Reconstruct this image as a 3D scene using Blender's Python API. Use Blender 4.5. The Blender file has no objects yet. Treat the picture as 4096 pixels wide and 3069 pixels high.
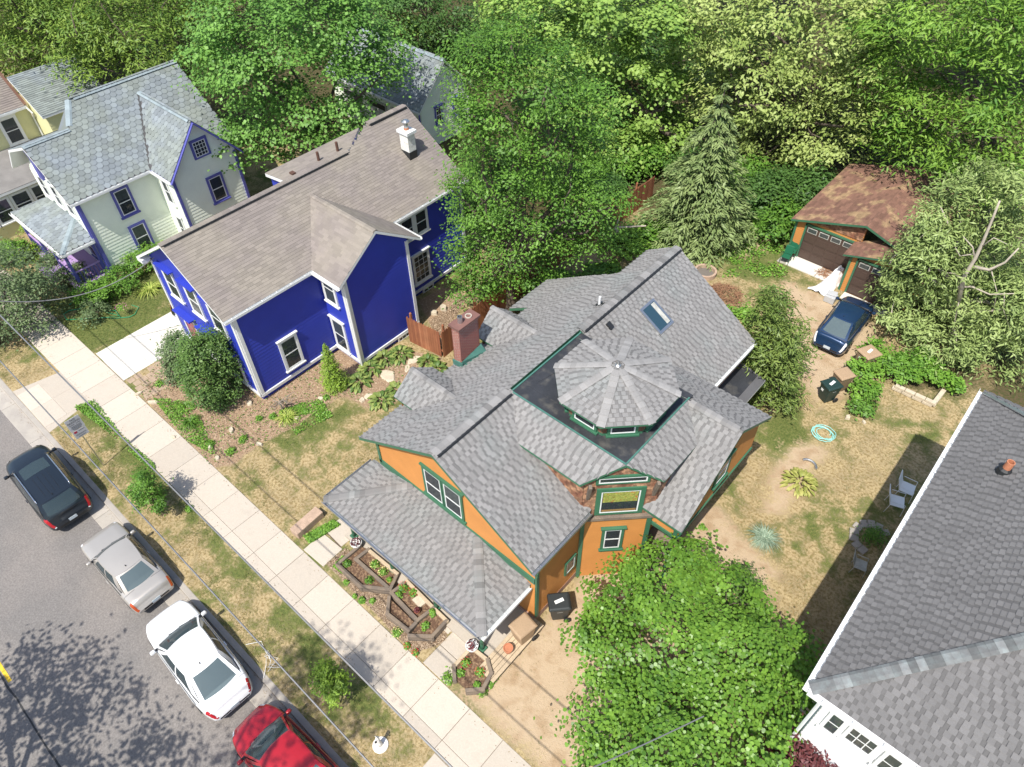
import bpy, math, random
import numpy as np
from mathutils import Matrix, Vector
rad = math.radians
random.seed(7)
RNG = np.random.default_rng(11)
SC = bpy.context.scene
COL = SC.collection

# ------------------------------------------------------------------ camera
CAM_H = 25.0
PITCH, YAW, ROLL, FPX = 0.816182748, -0.738745639, -0.0227573763, 2870.0
cp, sp = math.cos(PITCH), math.sin(PITCH)
_fw = np.array([math.sin(YAW)*cp, math.cos(YAW)*cp, -sp])
_rt = np.array([math.cos(YAW), -math.sin(YAW), 0.0])
_up = np.cross(_rt, _fw)
_cr, _sr = math.cos(ROLL), math.sin(ROLL)
CR, CU, CF = _rt*_cr + _up*_sr, -_rt*_sr + _up*_cr, _fw
cam = bpy.data.cameras.new("camera")
cam.sensor_width = 36.0
cam.lens = 36.0*FPX/4096.0
cam.clip_end = 600.0
camo = bpy.data.objects.new("camera", cam)
COL.objects.link(camo)
camo.matrix_world = Matrix(((CR[0], CU[0], -CF[0], 0), (CR[1], CU[1], -CF[1], 0), (CR[2], CU[2], -CF[2], CAM_H), (0, 0, 0, 1)))
SC.camera = camo

# ------------------------------------------------------------------ light
SUN_AZ, SUN_EL = rad(-13.0), rad(58.5)       # azimuth (from +Y towards +X) the shadows point to, and elevation
world = bpy.data.worlds.new("World"); SC.world = world; world.use_nodes = True
_wn = world.node_tree.nodes; _wl = world.node_tree.links
_wn.clear()
_o = _wn.new("ShaderNodeOutputWorld"); _b = _wn.new("ShaderNodeBackground"); _s = _wn.new("ShaderNodeTexSky")
_s.sky_type = 'NISHITA'; _s.sun_disc = False; _s.sun_elevation = SUN_EL
_s.air_density = 1.0; _s.dust_density = 1.6; _s.ozone_density = 1.0
# direction the light comes from
_ld = Vector((-math.sin(SUN_AZ)*math.cos(SUN_EL), -math.cos(SUN_AZ)*math.cos(SUN_EL), math.sin(SUN_EL)))
_s.sun_rotation = math.atan2(_ld.x, _ld.y)
_b.inputs[1].default_value = 0.14
_wl.new(_s.outputs[0], _b.inputs[0]); _wl.new(_b.outputs[0], _o.inputs[0])
sun = bpy.data.lights.new("sun", 'SUN'); sun.energy = 4.5; sun.angle = rad(0.53); sun.color = (1.0, 0.955, 0.88)
suno = bpy.data.objects.new("sun", sun); COL.objects.link(suno)
suno.rotation_euler = (-_ld).to_track_quat('-Z', 'Y').to_euler(); suno.location = _ld*90
SC.view_settings.view_transform = 'Standard'; SC.view_settings.look = 'None'
SC.view_settings.gamma = 1.0; SC.view_settings.exposure = 0.40
try: SC.view_settings.use_curve_mapping = False
except Exception: pass
SC.render.engine = 'CYCLES'
SC.cycles.max_bounces = 6; SC.cycles.transparent_max_bounces = 12
# ------------------------------------------------------------------ helpers
def P(sx, sy, z=0.0):
    """point at height z seen at photograph pixel (sx, sy)"""
    d = CR*((sx-2048)/FPX) - CU*((sy-1534.5)/FPX) + CF
    t = (z-CAM_H)/d[2]
    return np.array([d[0]*t, d[1]*t, z])
def Dp(x, y, z=0.0): return P(x*1.8525, y*1.8525, z)
def proj(p):
    q = np.asarray(p, float)-np.array([0, 0, CAM_H])
    w = q@CF
    return 2048+FPX*(q@CR)/w, 1534.5-FPX*(q@CU)/w, w

WM = {}
def link(o, parent=None, local=False):
    COL.objects.link(o)
    if parent is not None:
        o.parent = parent
        if not local:
            o.matrix_parent_inverse = WM.get(parent.name, Matrix()).inverted()
            WM[o.name] = Matrix()
    return o
def tag(o, label=None, cat=None, group=None, kind=None):
    if label: o['label'] = label
    if cat: o['category'] = cat
    if group: o['group'] = group
    if kind: o['kind'] = kind
    return o
def thing(name, label, cat, loc=(0, 0, 0), rz=0.0, group=None):
    o = bpy.data.objects.new(name, None); o.empty_display_size = 0.2
    COL.objects.link(o); o.location = Vector([float(c) for c in loc]); o.rotation_euler = (0, 0, rz)
    WM[o.name] = Matrix.Translation(o.location) @ Matrix.Rotation(rz, 4, 'Z')
    return tag(o, label, cat, group)
def copy_tree(src, parent=None):
    c = src.copy(); COL.objects.link(c)
    if parent is not None: c.parent = parent
    for ch in src.children: copy_tree(ch, c)
    return c

class MB:
    """collects faces; build() makes ONE mesh object"""
    def __init__(s): s.v = []; s.f = []; s.m = []
    def add(s, vs, fs, mi=0):
        b = len(s.v); s.v += [tuple(map(float, q)) for q in vs]
        for f in fs: s.f.append(tuple(i+b for i in f)); s.m.append(mi)
        return s
    def quad(s, a, b, c, d, mi=0): return s.add([a, b, c, d], [(0, 1, 2, 3)], mi)
    def box(s, c, size, rz=0.0, mi=0, taper=1.0):
        hx, hy, hz = size[0]/2, size[1]/2, size[2]/2
        ca, sa = math.cos(rz), math.sin(rz); vs = []
        for z, k in ((-hz, 1.0), (hz, taper)):
            for x, y in ((-hx, -hy), (hx, -hy), (hx, hy), (-hx, hy)):
                x *= k; y *= k
                vs.append((c[0]+x*ca-y*sa, c[1]+x*sa+y*ca, c[2]+z))
        return s.add(vs, [(3, 2, 1, 0), (4, 5, 6, 7), (0, 1, 5, 4), (1, 2, 6, 5), (2, 3, 7, 6), (3, 0, 4, 7)], mi)
    def bar(s, a, b, w, h, mi=0, up=(0, 0, 1)):
        a = np.array(a, float); b = np.array(b, float); d = b-a; d /= np.linalg.norm(d)
        u = np.array(up, float)
        if abs(d@u) > .98: u = np.array([1., 0, 0])
        r = np.cross(d, u); r /= np.linalg.norm(r); u = np.cross(r, d)
        vs = []
        for q in (a, b):
            for x, y in ((-1, -1), (1, -1), (1, 1), (-1, 1)): vs.append(q+r*x*w/2+u*y*h/2)
        return s.add(vs, [(3, 2, 1, 0), (4, 5, 6, 7), (0, 1, 5, 4), (1, 2, 6, 5), (2, 3, 7, 6), (3, 0, 4, 7)], mi)
    def tube(s, path, r, n=6, mi=0, cap=True):
        path = [np.array(p, float) for p in path]
        rs = r if hasattr(r, '__len__') else [r]*len(path)
        vs = []; pr = None
        for i, p in enumerate(path):
            d = path[min(i+1, len(path)-1)]-path[max(i-1, 0)]; d /= (np.linalg.norm(d)+1e-9)
            ref = np.array([0, 0, 1.]) if abs(d[2]) < .9 else np.array([1., 0, 0])
            if pr is not None: ref = pr
            x = np.cross(ref, d); x /= (np.linalg.norm(x)+1e-9); y = np.cross(d, x); pr = y
            for k in range(n):
                a = 2*math.pi*k/n; vs.append(p+rs[i]*(x*math.cos(a)+y*math.sin(a)))
        fs = []
        for i in range(len(path)-1):
            for k in range(n):
                fs.append((i*n+k, i*n+(k+1) % n, (i+1)*n+(k+1) % n, (i+1)*n+k))
        if cap: fs.append(tuple(range(n-1, -1, -1))); fs.append(tuple((len(path)-1)*n+k for k in range(n)))
        return s.add(vs, fs, mi)
    def lathe(s, prof, c=(0, 0, 0), n=14, mi=0, cap=True):
        vs = []; fs = []
        for r, z in prof:
            for k in range(n):
                a = 2*math.pi*k/n; vs.append((c[0]+r*math.cos(a), c[1]+r*math.sin(a), c[2]+z))
        for i in range(len(prof)-1):
            for k in range(n): fs.append((i*n+k, i*n+(k+1) % n, (i+1)*n+(k+1) % n, (i+1)*n+k))
        if cap: fs.append(tuple(range(n-1, -1, -1))); fs.append(tuple((len(prof)-1)*n+k for k in range(n)))
        return s.add(vs, fs, mi)
    def prism(s, poly, z0, z1, mi=0, mside=None):
        """plan polygon (counter-clockwise) extruded"""
        n = len(poly); ar = sum(poly[i][0]*poly[(i+1) % n][1]-poly[(i+1) % n][0]*poly[i][1] for i in range(n))
        if ar < 0: poly = poly[::-1]
        vs = [(p[0], p[1], z0) for p in poly]+[(p[0], p[1], z1) for p in poly]
        s.add(vs, [tuple(range(n-1, -1, -1)), tuple(range(n, 2*n))], mi)
        return s.add(vs, [(i, (i+1) % n, n+(i+1) % n, n+i) for i in range(n)], mi if mside is None else mside)
    def slab(s, pts, t, mi=0, mside=None):
        """3D planar polygon, extruded straight down by t"""
        pts = [np.array(p, float) for p in pts]; n = len(pts)
        nn = sum((np.cross(pts[i]-pts[0], pts[(i+1) % n]-pts[0]) for i in range(n)), np.zeros(3))
        if nn[2] < 0: pts = pts[::-1]
        vs = pts+[p-np.array([0, 0, t]) for p in pts]
        s.add(vs, [tuple(range(n))], mi)
        ms = mi if mside is None else mside
        s.add(vs, [tuple(range(2*n-1, n-1, -1))]+[(i, n+i, n+(i+1) % n, (i+1) % n) for i in range(n)], ms)
        return s
    def mesh(s, name, mats, smooth=False):
        me = bpy.data.meshes.new(name); me.from_pydata(s.v, [], s.f)
        for m in (mats if isinstance(mats, (list, tuple)) else [mats]): me.materials.append(m)
        if max(s.m, default=0) > 0: me.polygons.foreach_set('material_index', s.m)
        if smooth: me.polygons.foreach_set('use_smooth', [True]*len(s.f))
        me.update()
        return me
    def build(s, name, mats, parent=None, local=False, smooth=False):
        o = bpy.data.objects.new(name, s.mesh(name, mats, smooth))
        return link(o, parent, local)
def bevel(o, w, seg=2, ang=30):
    b = o.modifiers.new('bevel', 'BEVEL'); b.width = w; b.segments = seg; b.limit_method = 'ANGLE'; b.angle_limit = rad(ang)
    return o

# ------------------------------------------------------------------ materials
MATS = {}
def mat(name, col, alt=None, rough=.85, var=.12, sc=1.5, fine=.12, fsc=25., bump=0., bsc=60., attr=0., metal=0., spec=.5,
        coat=0., altlo=.4, althi=.6, altsc=None, trans=0., stretch=None):
    m = bpy.data.materials.new(name); m.use_nodes = True; MATS[name] = m
    nt = m.node_tree; N = nt.nodes; L = nt.links
    b = N['Principled BSDF']; b.inputs['Roughness'].default_value = rough; b.inputs['Metallic'].default_value = metal
    b.inputs['Specular IOR Level'].default_value = spec
    b.inputs['Coat Weight'].default_value = coat; b.inputs['Coat Roughness'].default_value = .03
    g = N.new('ShaderNodeNewGeometry'); pos = g.outputs['Position']
    if stretch:
        mp = N.new('ShaderNodeVectorMath'); mp.operation = 'MULTIPLY'; mp.inputs[1].default_value = stretch
        L.new(pos, mp.inputs[0]); pos = mp.outputs[0]
    def noise(scale, det=3.):
        n = N.new('ShaderNodeTexNoise'); n.inputs['Scale'].default_value = scale; n.inputs['Detail'].default_value = det
        L.new(pos, n.inputs['Vector']); return n.outputs['Fac']
    def math2(op, a, bb):
        n = N.new('ShaderNodeMath'); n.operation = op
        for i, x in enumerate((a, bb)):
            if hasattr(x, 'links'): L.new(x, n.inputs[i])
            else: n.inputs[i].default_value = x
        return n.outputs[0]
    def mix(fac, a, bb):
        n = N.new('ShaderNodeMix'); n.data_type = 'RGBA'
        for sk, x in ((n.inputs[0], fac), (n.inputs[6], a), (n.inputs[7], bb)):
            if hasattr(x, 'links'): L.new(x, sk)
            elif hasattr(x, '__len__'): sk.default_value = (*x[:3], 1)
            else: sk.default_value = x
        return n.outputs[2]
    c = (*col, 1)
    if alt is not None:
        r = N.new('ShaderNodeMapRange'); r.inputs[1].default_value = altlo; r.inputs[2].default_value = althi
        L.new(noise(altsc or sc, 5.), r.inputs[0]); c = mix(r.outputs[0], col, alt)
    k = 1.0
    if var: k = math2('MULTIPLY_ADD', noise(sc), 2*var*1.6); N_ = k.node; N_.inputs[2].default_value = 1-var*1.6
    if fine:
        q = math2('MULTIPLY_ADD', noise(fsc, 2.), 2*fine*1.6); q.node.inputs[2].default_value = 1-fine*1.6
        k = math2('MULTIPLY', k, q)
    if attr:
        a = N.new('ShaderNodeAttribute'); a.attribute_name = 'rnd'
        q = math2('MULTIPLY_ADD', a.outputs['Fac'], 2*attr); q.node.inputs[2].default_value = 1-attr
        k = math2('MULTIPLY', k, q)
    if not (isinstance(k, float)):
        h = N.new('ShaderNodeVectorMath'); h.operation = 'SCALE'
        if hasattr(c, 'links'): L.new(c, h.inputs[0])
        else: h.inputs[0].default_value = c[:3]
        L.new(k, h.inputs['Scale']); c = h.outputs[0]
    if hasattr(c, 'links'): L.new(c, b.inputs['Base Color'])
    else: b.inputs['Base Color'].default_value = c
    if bump:
        bn = N.new('ShaderNodeBump'); bn.inputs['Strength'].default_value = bump; bn.inputs['Distance'].default_value = .02
        L.new(noise(bsc, 3.), bn.inputs['Height']); L.new(bn.outputs[0], b.inputs['Normal'])
    if trans:
        t = N.new('ShaderNodeBsdfTranslucent'); ms = N.new('ShaderNodeMixShader'); ms.inputs[0].default_value = trans
        if hasattr(c, 'links'): L.new(c, t.inputs[0])
        else: t.inputs[0].default_value = c
        L.new(b.outputs[0], ms.inputs[1]); L.new(t.outputs[0], ms.inputs[2]); L.new(ms.outputs[0], N['Material Output'].inputs[0])
    return m
def leafmat(name, col, col2, trans=.25, rough=.5, attr=.32):
    """leaf colour runs from col to col2 with the leaf's own random value"""
    m = bpy.data.materials.new(name); m.use_nodes = True; nt = m.node_tree; N = nt.nodes; L = nt.links
    b = N['Principled BSDF']; b.inputs['Roughness'].default_value = rough; b.inputs['Specular IOR Level'].default_value = .35
    a = N.new('ShaderNodeAttribute'); a.attribute_name = 'rnd'
    mx = N.new('ShaderNodeMix'); mx.data_type = 'RGBA'; mx.inputs[6].default_value = (*col, 1); mx.inputs[7].default_value = (*col2, 1)
    L.new(a.outputs['Fac'], mx.inputs[0])
    L.new(mx.outputs[2], b.inputs['Base Color'])
    t = N.new('ShaderNodeBsdfTranslucent'); ms = N.new('ShaderNodeMixShader'); ms.inputs[0].default_value = trans
    L.new(mx.outputs[2], t.inputs[0]); L.new(b.outputs[0], ms.inputs[1]); L.new(t.outputs[0], ms.inputs[2])
    L.new(ms.outputs[0], N['Material Output'].inputs[0])
    return m
def glassmat(name, tint=(.045, .055, .065), alpha=.3, rough=.03):  # default tint lightened to stand in for reflections
    """window pane: dark tinted, mirrors the sky, lets a little through"""
    m = bpy.data.materials.new(name); m.use_nodes = True; nt = m.node_tree; N = nt.nodes; L = nt.links
    b = N['Principled BSDF']; b.inputs['Base Color'].default_value = (*tint, 1); b.inputs['Roughness'].default_value = rough
    b.inputs['Specular IOR Level'].default_value = .7
    t = N.new('ShaderNodeBsdfTransparent'); t.inputs[0].default_value = (.75, .82, .8, 1)
    ms = N.new('ShaderNodeMixShader'); ms.inputs[0].default_value = alpha
    L.new(b.outputs[0], ms.inputs[1]); L.new(t.outputs[0], ms.inputs[2]); L.new(ms.outputs[0], N['Material Output'].inputs[0])
    return m

M_white = mat('white_paint', (.74, .75, .74), rough=.5, var=.05, fine=.04)
M_green = mat('green_trim_paint', (.045, .15, .085), rough=.5, var=.12, fine=.06)
M_purple = mat('purple_trim_paint', (.10, .105, .36), rough=.5, var=.08, fine=.05)
M_orange = mat('orange_clapboard_paint', (.52, .225, .062), rough=.6, var=.1, fine=.06, attr=0)
M_blue = mat('blue_clapboard_paint', (.026, .046, .39), rough=.5, var=.08, fine=.05)
M_mint = mat('pale_green_clapboard_paint', (.82, .87, .74), rough=.6, var=.06, fine=.04)
M_yellow = mat('yellow_clapboard_paint', (.64, .62, .34), rough=.6, var=.08, fine=.05)
M_rhwhite = mat('white_wall_paint', (.8, .8, .8), rough=.55, var=.03, fine=.02)
M_shg = mat('grey_shingle', (.208, .203, .198), alt=(.2, .207, .202), rough=.95, var=.06, sc=.9, fine=.12, fsc=45, attr=.25, altsc=.7, altlo=.5, althi=.7)
M_shb = mat('taupe_shingle', (.228, .198, .180), alt=(.24, .212, .178), rough=.95, var=.08, sc=.5, fine=.14, fsc=40, attr=.10)
M_shw = mat('blue_grey_scalloped_shingle', (.215, .245, .265), alt=(.20, .225, .21), rough=.9, var=.1, sc=.6, fine=.1, fsc=30, attr=.16)
M_shr = mat('dark_grey_shingle', (.136, .133, .132), rough=.95, var=.06, sc=.8, fine=.14, fsc=45, attr=.22)
M_shbrown = mat('brown_shingle', (.19, .10, .07), alt=(.30, .20, .11), rough=.95, var=.15, sc=.8, fine=.25, fsc=20, attr=.2, altlo=.52, althi=.62, altsc=1.2)
M_scale = mat('brown_wood_scale', (.20, .085, .05), alt=(.30, .17, .10), rough=.8, var=.2, sc=3, fine=.2, attr=.35)
M_under = mat('roof_underlay', (.10, .10, .105), rough=.95)
M_membrane = mat('black_roof_membrane', (.035, .037, .042), alt=(.10, .095, .085), rough=.45, var=.3, sc=1.5, fine=.2, fsc=14, altlo=.55, althi=.75, altsc=2.2)
M_metal = mat('galvanised_metal', (.55, .56, .57), rough=.35, metal=.9, var=.05)
M_dark = mat('dark_plastic', (.02, .022, .024), rough=.5, var=.1)
M_glass = glassmat('window_glass')
M_inside = mat('room_dark', (.03, .03, .03), var=0, fine=0)
M_curtain = mat('pale_curtain', (.42, .42, .38), rough=.9, var=.25, sc=6, fine=.1)
M_conc = mat('pale_concrete', (.50, .44, .365), alt=(.45, .40, .335), rough=.9, var=.10, sc=2.2, fine=.09, fsc=22, bump=.2, bsc=90, attr=.09, altlo=.45, althi=.7)
M_concnew = mat('white_concrete', (.64, .61, .54), rough=.9, var=.05, sc=1., fine=.05, fsc=30, attr=.03)
M_gutterpan = mat('grey_kerb_concrete', (.42, .385, .335), alt=(.34, .31, .275), rough=.9, var=.1, sc=1.6, fine=.1, fsc=30, attr=.06)
M_asph = mat('asphalt', (.218, .198, .182), alt=(.172, .16, .15), rough=.95, var=.12, sc=.4, fine=.3, fsc=17, bump=.4, bsc=45)
M_wood = mat('weathered_timber', (.24, .185, .135), alt=(.15, .12, .095), rough=.9, var=.2, sc=2.5, fine=.2, fsc=25)
M_palewood = mat('pale_deck_timber', (.47, .37, .25), rough=.85, var=.15, sc=2, fine=.15, fsc=20)
M_fence = mat('red_cedar_fence', (.30, .115, .055), rough=.8, var=.2, sc=2, fine=.15, fsc=20, attr=0)
M_brick = mat('red_brick', (.24, .055, .038), rough=.9, var=.25, sc=6, fine=.2, fsc=30)
M_mortar = mat('white_mortar', (.56, .48, .41), rough=.95, var=.1)
M_bark = mat('bark', (.11, .085, .065), rough=.95, var=.25, sc=4, fine=.2, fsc=25)
M_deadwood = mat('bleached_dead_wood', (.42, .37, .30), rough=.9, var=.2, sc=4)
M_terra = mat('terracotta', (.48, .19, .10), rough=.8, var=.1)
M_stone = mat('limestone', (.52, .45, .34), rough=.9, var=.2, sc=4, fine=.15)
M_pinkstone = mat('pink_stone', (.42, .30, .22), rough=.9, var=.2, sc=4, fine=.2)
M_soil = mat('mulch_soil', (.11, .062, .038), alt=(.26, .17, .10), rough=1, var=.25, sc=9, fine=.4, fsc=30, altlo=.45, althi=.65, altsc=14, bump=.6, bsc=30)
M_rubber = mat('tyre_rubber', (.02, .02, .02), rough=.8, var=.1)
# ------------------------------------------------------------------ ground sheet
def inpoly(x, y, poly):
    ins = np.zeros(x.shape, bool); n = len(poly)
    for i in range(n):
        x0, y0 = poly[i]; x1, y1 = poly[(i+1) % n]
        c = ((y0 > y) != (y1 > y)) & (x < (x1-x0)*(y-y0)/(y1-y0+1e-12)+x0)
        ins ^= c
    return ins
def polydist(x, y, poly):
    d = np.full(x.shape, 1e9); n = len(poly)
    for i in range(n):
        x0, y0 = poly[i]; x1, y1 = poly[(i+1) % n]
        dx, dy = x1-x0, y1-y0
        t = np.clip(((x-x0)*dx+(y-y0)*dy)/(dx*dx+dy*dy+1e-12), 0, 1)
        d = np.minimum(d, np.hypot(x-x0-t*dx, y-y0-t*dy))
    return d
def weight(x, y, poly, soft):
    d = polydist(x, y, poly); s = np.where(inpoly(x, y, poly), d, -d)
    return np.clip(.5+s/(2*soft), 0, 1)
def Dpoly(pts): return [tuple(Dp(*p)[:2]) for p in pts]
def vnoise(x, y, s, seed):
    r = np.random.default_rng(seed); g = r.random((64, 64))
    fx, fy = x/s, y/s; ix, iy = np.floor(fx).astype(int), np.floor(fy).astype(int); fx -= ix; fy -= iy
    fx = fx*fx*(3-2*fx); fy = fy*fy*(3-2*fy)
    q = lambda a, b: g[a % 64, b % 64]
    return (q(ix, iy)*(1-fx)+q(ix+1, iy)*fx)*(1-fy)+(q(ix, iy+1)*(1-fx)+q(ix+1, iy+1)*fx)*fy

Z_mulch = [Dpoly([(345, 765), (380, 735), (520, 830), (565, 865), (640, 800), (700, 740), (790, 760), (850, 745), (900, 760), (960, 770), (930, 800), (870, 830), (855, 870), (800, 885), (740, 855), (690, 885), (620, 930), (560, 960), (500, 1005), (455, 1010), (400, 950), (300, 850)]),
           Dpoly([(705, 1218), (745, 1185), (860, 1240), (960, 1330), (965, 1385), (895, 1412)]),
           Dpoly([(900, 650), (960, 620), (1010, 640), (975, 700), (950, 760), (925, 690)])]
Z_bare = [[(-7.7, 5.3), (-2.6, 5.3), (-2.4, 14), (-4.4, 14.5), (-7.2, 12.5), (-7.2, 8)],
          Dpoly([(1440, 1210), (1500, 1090), (1560, 1090), (1600, 1150), (1690, 1230), (1650, 1310), (1560, 1270), (1480, 1235)]),
          Dpoly([(1650, 1060), (1690, 960), (1760, 950), (1800, 985), (1760, 1010), (1700, 1110), (1650, 1120)]),
          Dpoly([(1690, 600), (1790, 640), (1890, 700), (1890, 830), (1770, 880), (1700, 790), (1650, 690)]),
          Dpoly([(1560, 520), (1640, 490), (1660, 540), (1590, 560)])]
Z_green = [Dpoly([(40, 660), (360, 590), (385, 690), (200, 790), (100, 740)]), Dpoly([(1480, 540), (1560, 470), (1700, 440), (1720, 560), (1690, 600), (1600, 600), (1520, 590)]),
           Dpoly([(180, 880), (240, 910), (330, 1010), (420, 1110), (560, 1250), (760, 1470), (920, 1640), (860, 1600), (700, 1440), (540, 1250), (380, 1090), (250, 960)]),
           Dpoly([(690, 870), (760, 880), (720, 930), (640, 980), (580, 960)]), Dpoly([(1650, 900), (1720, 880), (1730, 960), (1680, 1010)]),
           Dpoly([(640, 1180), (720, 1130), (790, 1180), (820, 1240), (760, 1260), (720, 1200), (690, 1220)])]
Z_litter_shade = [[(-300, 13), (-52, 17), (-44, 24), (-22, 25.5), (-19.7, 33), (-13, 37), (-11.5, 44), (-2, 44), (1, 31), (14, 28), (300, 30), (300, 300), (-300, 300)],
            Dpoly([(1880, 800), (2100, 760), (2150, 830), (2070, 860), (1950, 850)])]
_xs = np.concatenate([[-260, -180, -120, -90, -75], np.arange(-66, 9.01, .24), [11, 16, 30, 60, 130, 260]])
_ys = np.concatenate([[-260, -150, -80, -40, -20, -10.95, -10.9, 1.2, 1.25], np.arange(1.4, 40.01, .24), [42, 46, 52, 60, 75, 95, 130, 260]])
_gx, _gy = np.meshgrid(_xs, _ys, indexing='xy')
_fx, _fy = _gx.ravel(), _gy.ravel()
_gz = np.where((_fy > -10.92) & (_fy < 1.22), -.4, 0.0)
_rel = (vnoise(_fx, _fy, 1.7, 1)-.5)*.03+(vnoise(_fx, _fy, .6, 2)-.5)*.02
_gz = _gz+np.where((_fy > 1.5), np.minimum(_rel, .012), 0)
W_mulch = np.max([weight(_fx, _fy, p, .35) for p in Z_mulch], 0)
W_bare = np.max([weight(_fx, _fy, p, .9) for p in Z_bare], 0)
W_green = np.max([weight(_fx, _fy, p, .6) for p in Z_green], 0)
W_litter_shade = np.max([weight(_fx, _fy, p, 1.5) for p in Z_litter_shade], 0)
nx, ny = len(_xs), len(_ys)
_i = np.arange((nx-1)*(ny-1)); _r, _c = _i//(nx-1), _i % (nx-1)
_q = np.stack([_r*nx+_c, _r*nx+_c+1, (_r+1)*nx+_c+1, (_r+1)*nx+_c], 1)
def npmesh(name, verts, faces, mats, attrs=None, smooth=False):
    """fast mesh from arrays; faces (n,k); attrs: name -> (domain, values)"""
    me = bpy.data.meshes.new(name); n, k = faces.shape
    me.vertices.add(len(verts)); me.vertices.foreach_set('co', np.ascontiguousarray(verts, dtype=np.float32).ravel())
    me.loops.add(n*k); me.loops.foreach_set('vertex_index', np.ascontiguousarray(faces, dtype=np.int32).ravel())
    me.polygons.add(n); me.polygons.foreach_set('loop_start', np.arange(0, n*k, k, dtype=np.int32))
    try: me.polygons.foreach_set('loop_total', np.full(n, k, dtype=np.int32))
    except Exception: pass
    if smooth: me.polygons.foreach_set('use_smooth', np.ones(n, bool))
    for m in (mats if isinstance(mats, (list, tuple)) else [mats]): me.materials.append(m)
    for an, (dom, val) in (attrs or {}).items():
        a = me.attributes.new(an, 'FLOAT', dom); a.data.foreach_set('value', np.ascontiguousarray(val, dtype=np.float32))
    me.update(calc_edges=True); me.validate()
    return me
def groundmat():
    m = bpy.data.materials.new('lawn_and_soil'); m.use_nodes = True; nt = m.node_tree; N = nt.nodes; L = nt.links
    b = N['Principled BSDF']; b.inputs['Roughness'].default_value = .95; b.inputs['Specular IOR Level'].default_value = .2
    g = N.new('ShaderNodeNewGeometry')
    def noise(s, d=4., dist=0.):
        n = N.new('ShaderNodeTexNoise'); n.inputs['Scale'].default_value = s; n.inputs['Detail'].default_value = d; n.inputs['Distortion'].default_value = dist
        L.new(g.outputs['Position'], n.inputs['Vector']); return n.outputs['Fac']
    def mth(op, *a):
        n = N.new('ShaderNodeMath'); n.operation = op
        for i, x in enumerate(a):
            if hasattr(x, 'links'): L.new(x, n.inputs[i])
            else: n.inputs[i].default_value = x
        return n.outputs[0]
    def ramp(v, lo, hi):
        r = N.new('ShaderNodeMapRange'); r.interpolation_type = 'SMOOTHSTEP'
        r.inputs[1].default_value = lo; r.inputs[2].default_value = hi; L.new(v, r.inputs[0]); return r.outputs[0]
    def att(n):
        a = N.new('ShaderNodeAttribute'); a.attribute_name = n; return a.outputs['Fac']
    def mix(f, a, c):
        n = N.new('ShaderNodeMix'); n.data_type = 'RGBA'
        for sk, x in ((n.inputs[0], f), (n.inputs[6], a), (n.inputs[7], c)):
            if hasattr(x, 'links'): L.new(x, sk)
            else: sk.default_value = (*x, 1)
        return n.outputs[2]
    n1, n2, n3, n4 = noise(.35, 5, .4), noise(1.6, 5, .3), noise(9., 4), noise(34., 3)
    gr = mth('ADD', mth('MULTIPLY', n1, .9), mth('MULTIPLY', n2, .75))
    gr = mth('ADD', gr, mth('MULTIPLY', n3, .35))
    gr = mth('ADD', gr, mth('MULTIPLY', att('green'), .27))
    gr = ramp(gr, .93, 1.22)
    dry = mix(ramp(n2, .35, .65), (.43, .335, .185), (.325, .255, .145))
    dry = mix(ramp(n3, .4, .68), dry, (.25, .185, .085))
    grn = mix(ramp(n3, .35, .65), (.085, .115, .03), (.15, .165, .05))
    c = mix(gr, dry, grn)
    bare = mix(ramp(n4, .35, .7), (.50, .385, .26), (.40, .30, .195))
    bare = mix(ramp(n2, .45, .7), bare, (.36, .255, .155))
    wob = mth('ADD', mth('MULTIPLY', mth('SUBTRACT', n2, .5), 1.1), mth('MULTIPLY', mth('SUBTRACT', n3, .5), .7))
    c = mix(ramp(mth('ADD', att('bare'), wob), .4, .75), c, bare)
    mul = mix(ramp(n4, .4, .62), (.37, .255, .165), (.22, .15, .095))
    mul = mix(ramp(n3, .5, .7), mul, (.46, .35, .24))
    c = mix(ramp(mth('ADD', att('mulch'), mth('MULTIPLY', wob, .6)), .4, .65), c, mul)
    lit = mix(ramp(n3, .4, .65), (.10, .075, .04), (.06, .07, .022))  # dark leaf litter, its tone also standing in for shade under the trees
    c = mix(ramp(mth('ADD', att('litter'), mth('MULTIPLY', wob, .4)), .35, .8), c, lit)
    k = mth('MULTIPLY_ADD', n4, .7, .65)
    sv = N.new('ShaderNodeVectorMath'); sv.operation = 'SCALE'; L.new(c, sv.inputs[0]); L.new(k, sv.inputs['Scale'])
    L.new(sv.outputs[0], b.inputs['Base Color'])
    bp = N.new('ShaderNodeBump'); bp.inputs['Strength'].default_value = .7; bp.inputs['Distance'].default_value = .03
    L.new(mth('ADD', n4, n3), bp.inputs['Height']); L.new(bp.outputs[0], b.inputs['Normal'])
    return m
ground = link(bpy.data.objects.new('ground', npmesh('ground', np.stack([_fx, _fy, _gz], 1), _q, groundmat(),
    dict(mulch=('POINT', W_mulch), bare=('POINT', W_bare), green=('POINT', W_green), litter=('POINT', W_litter_shade)))))
tag(ground, kind='structure')

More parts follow.
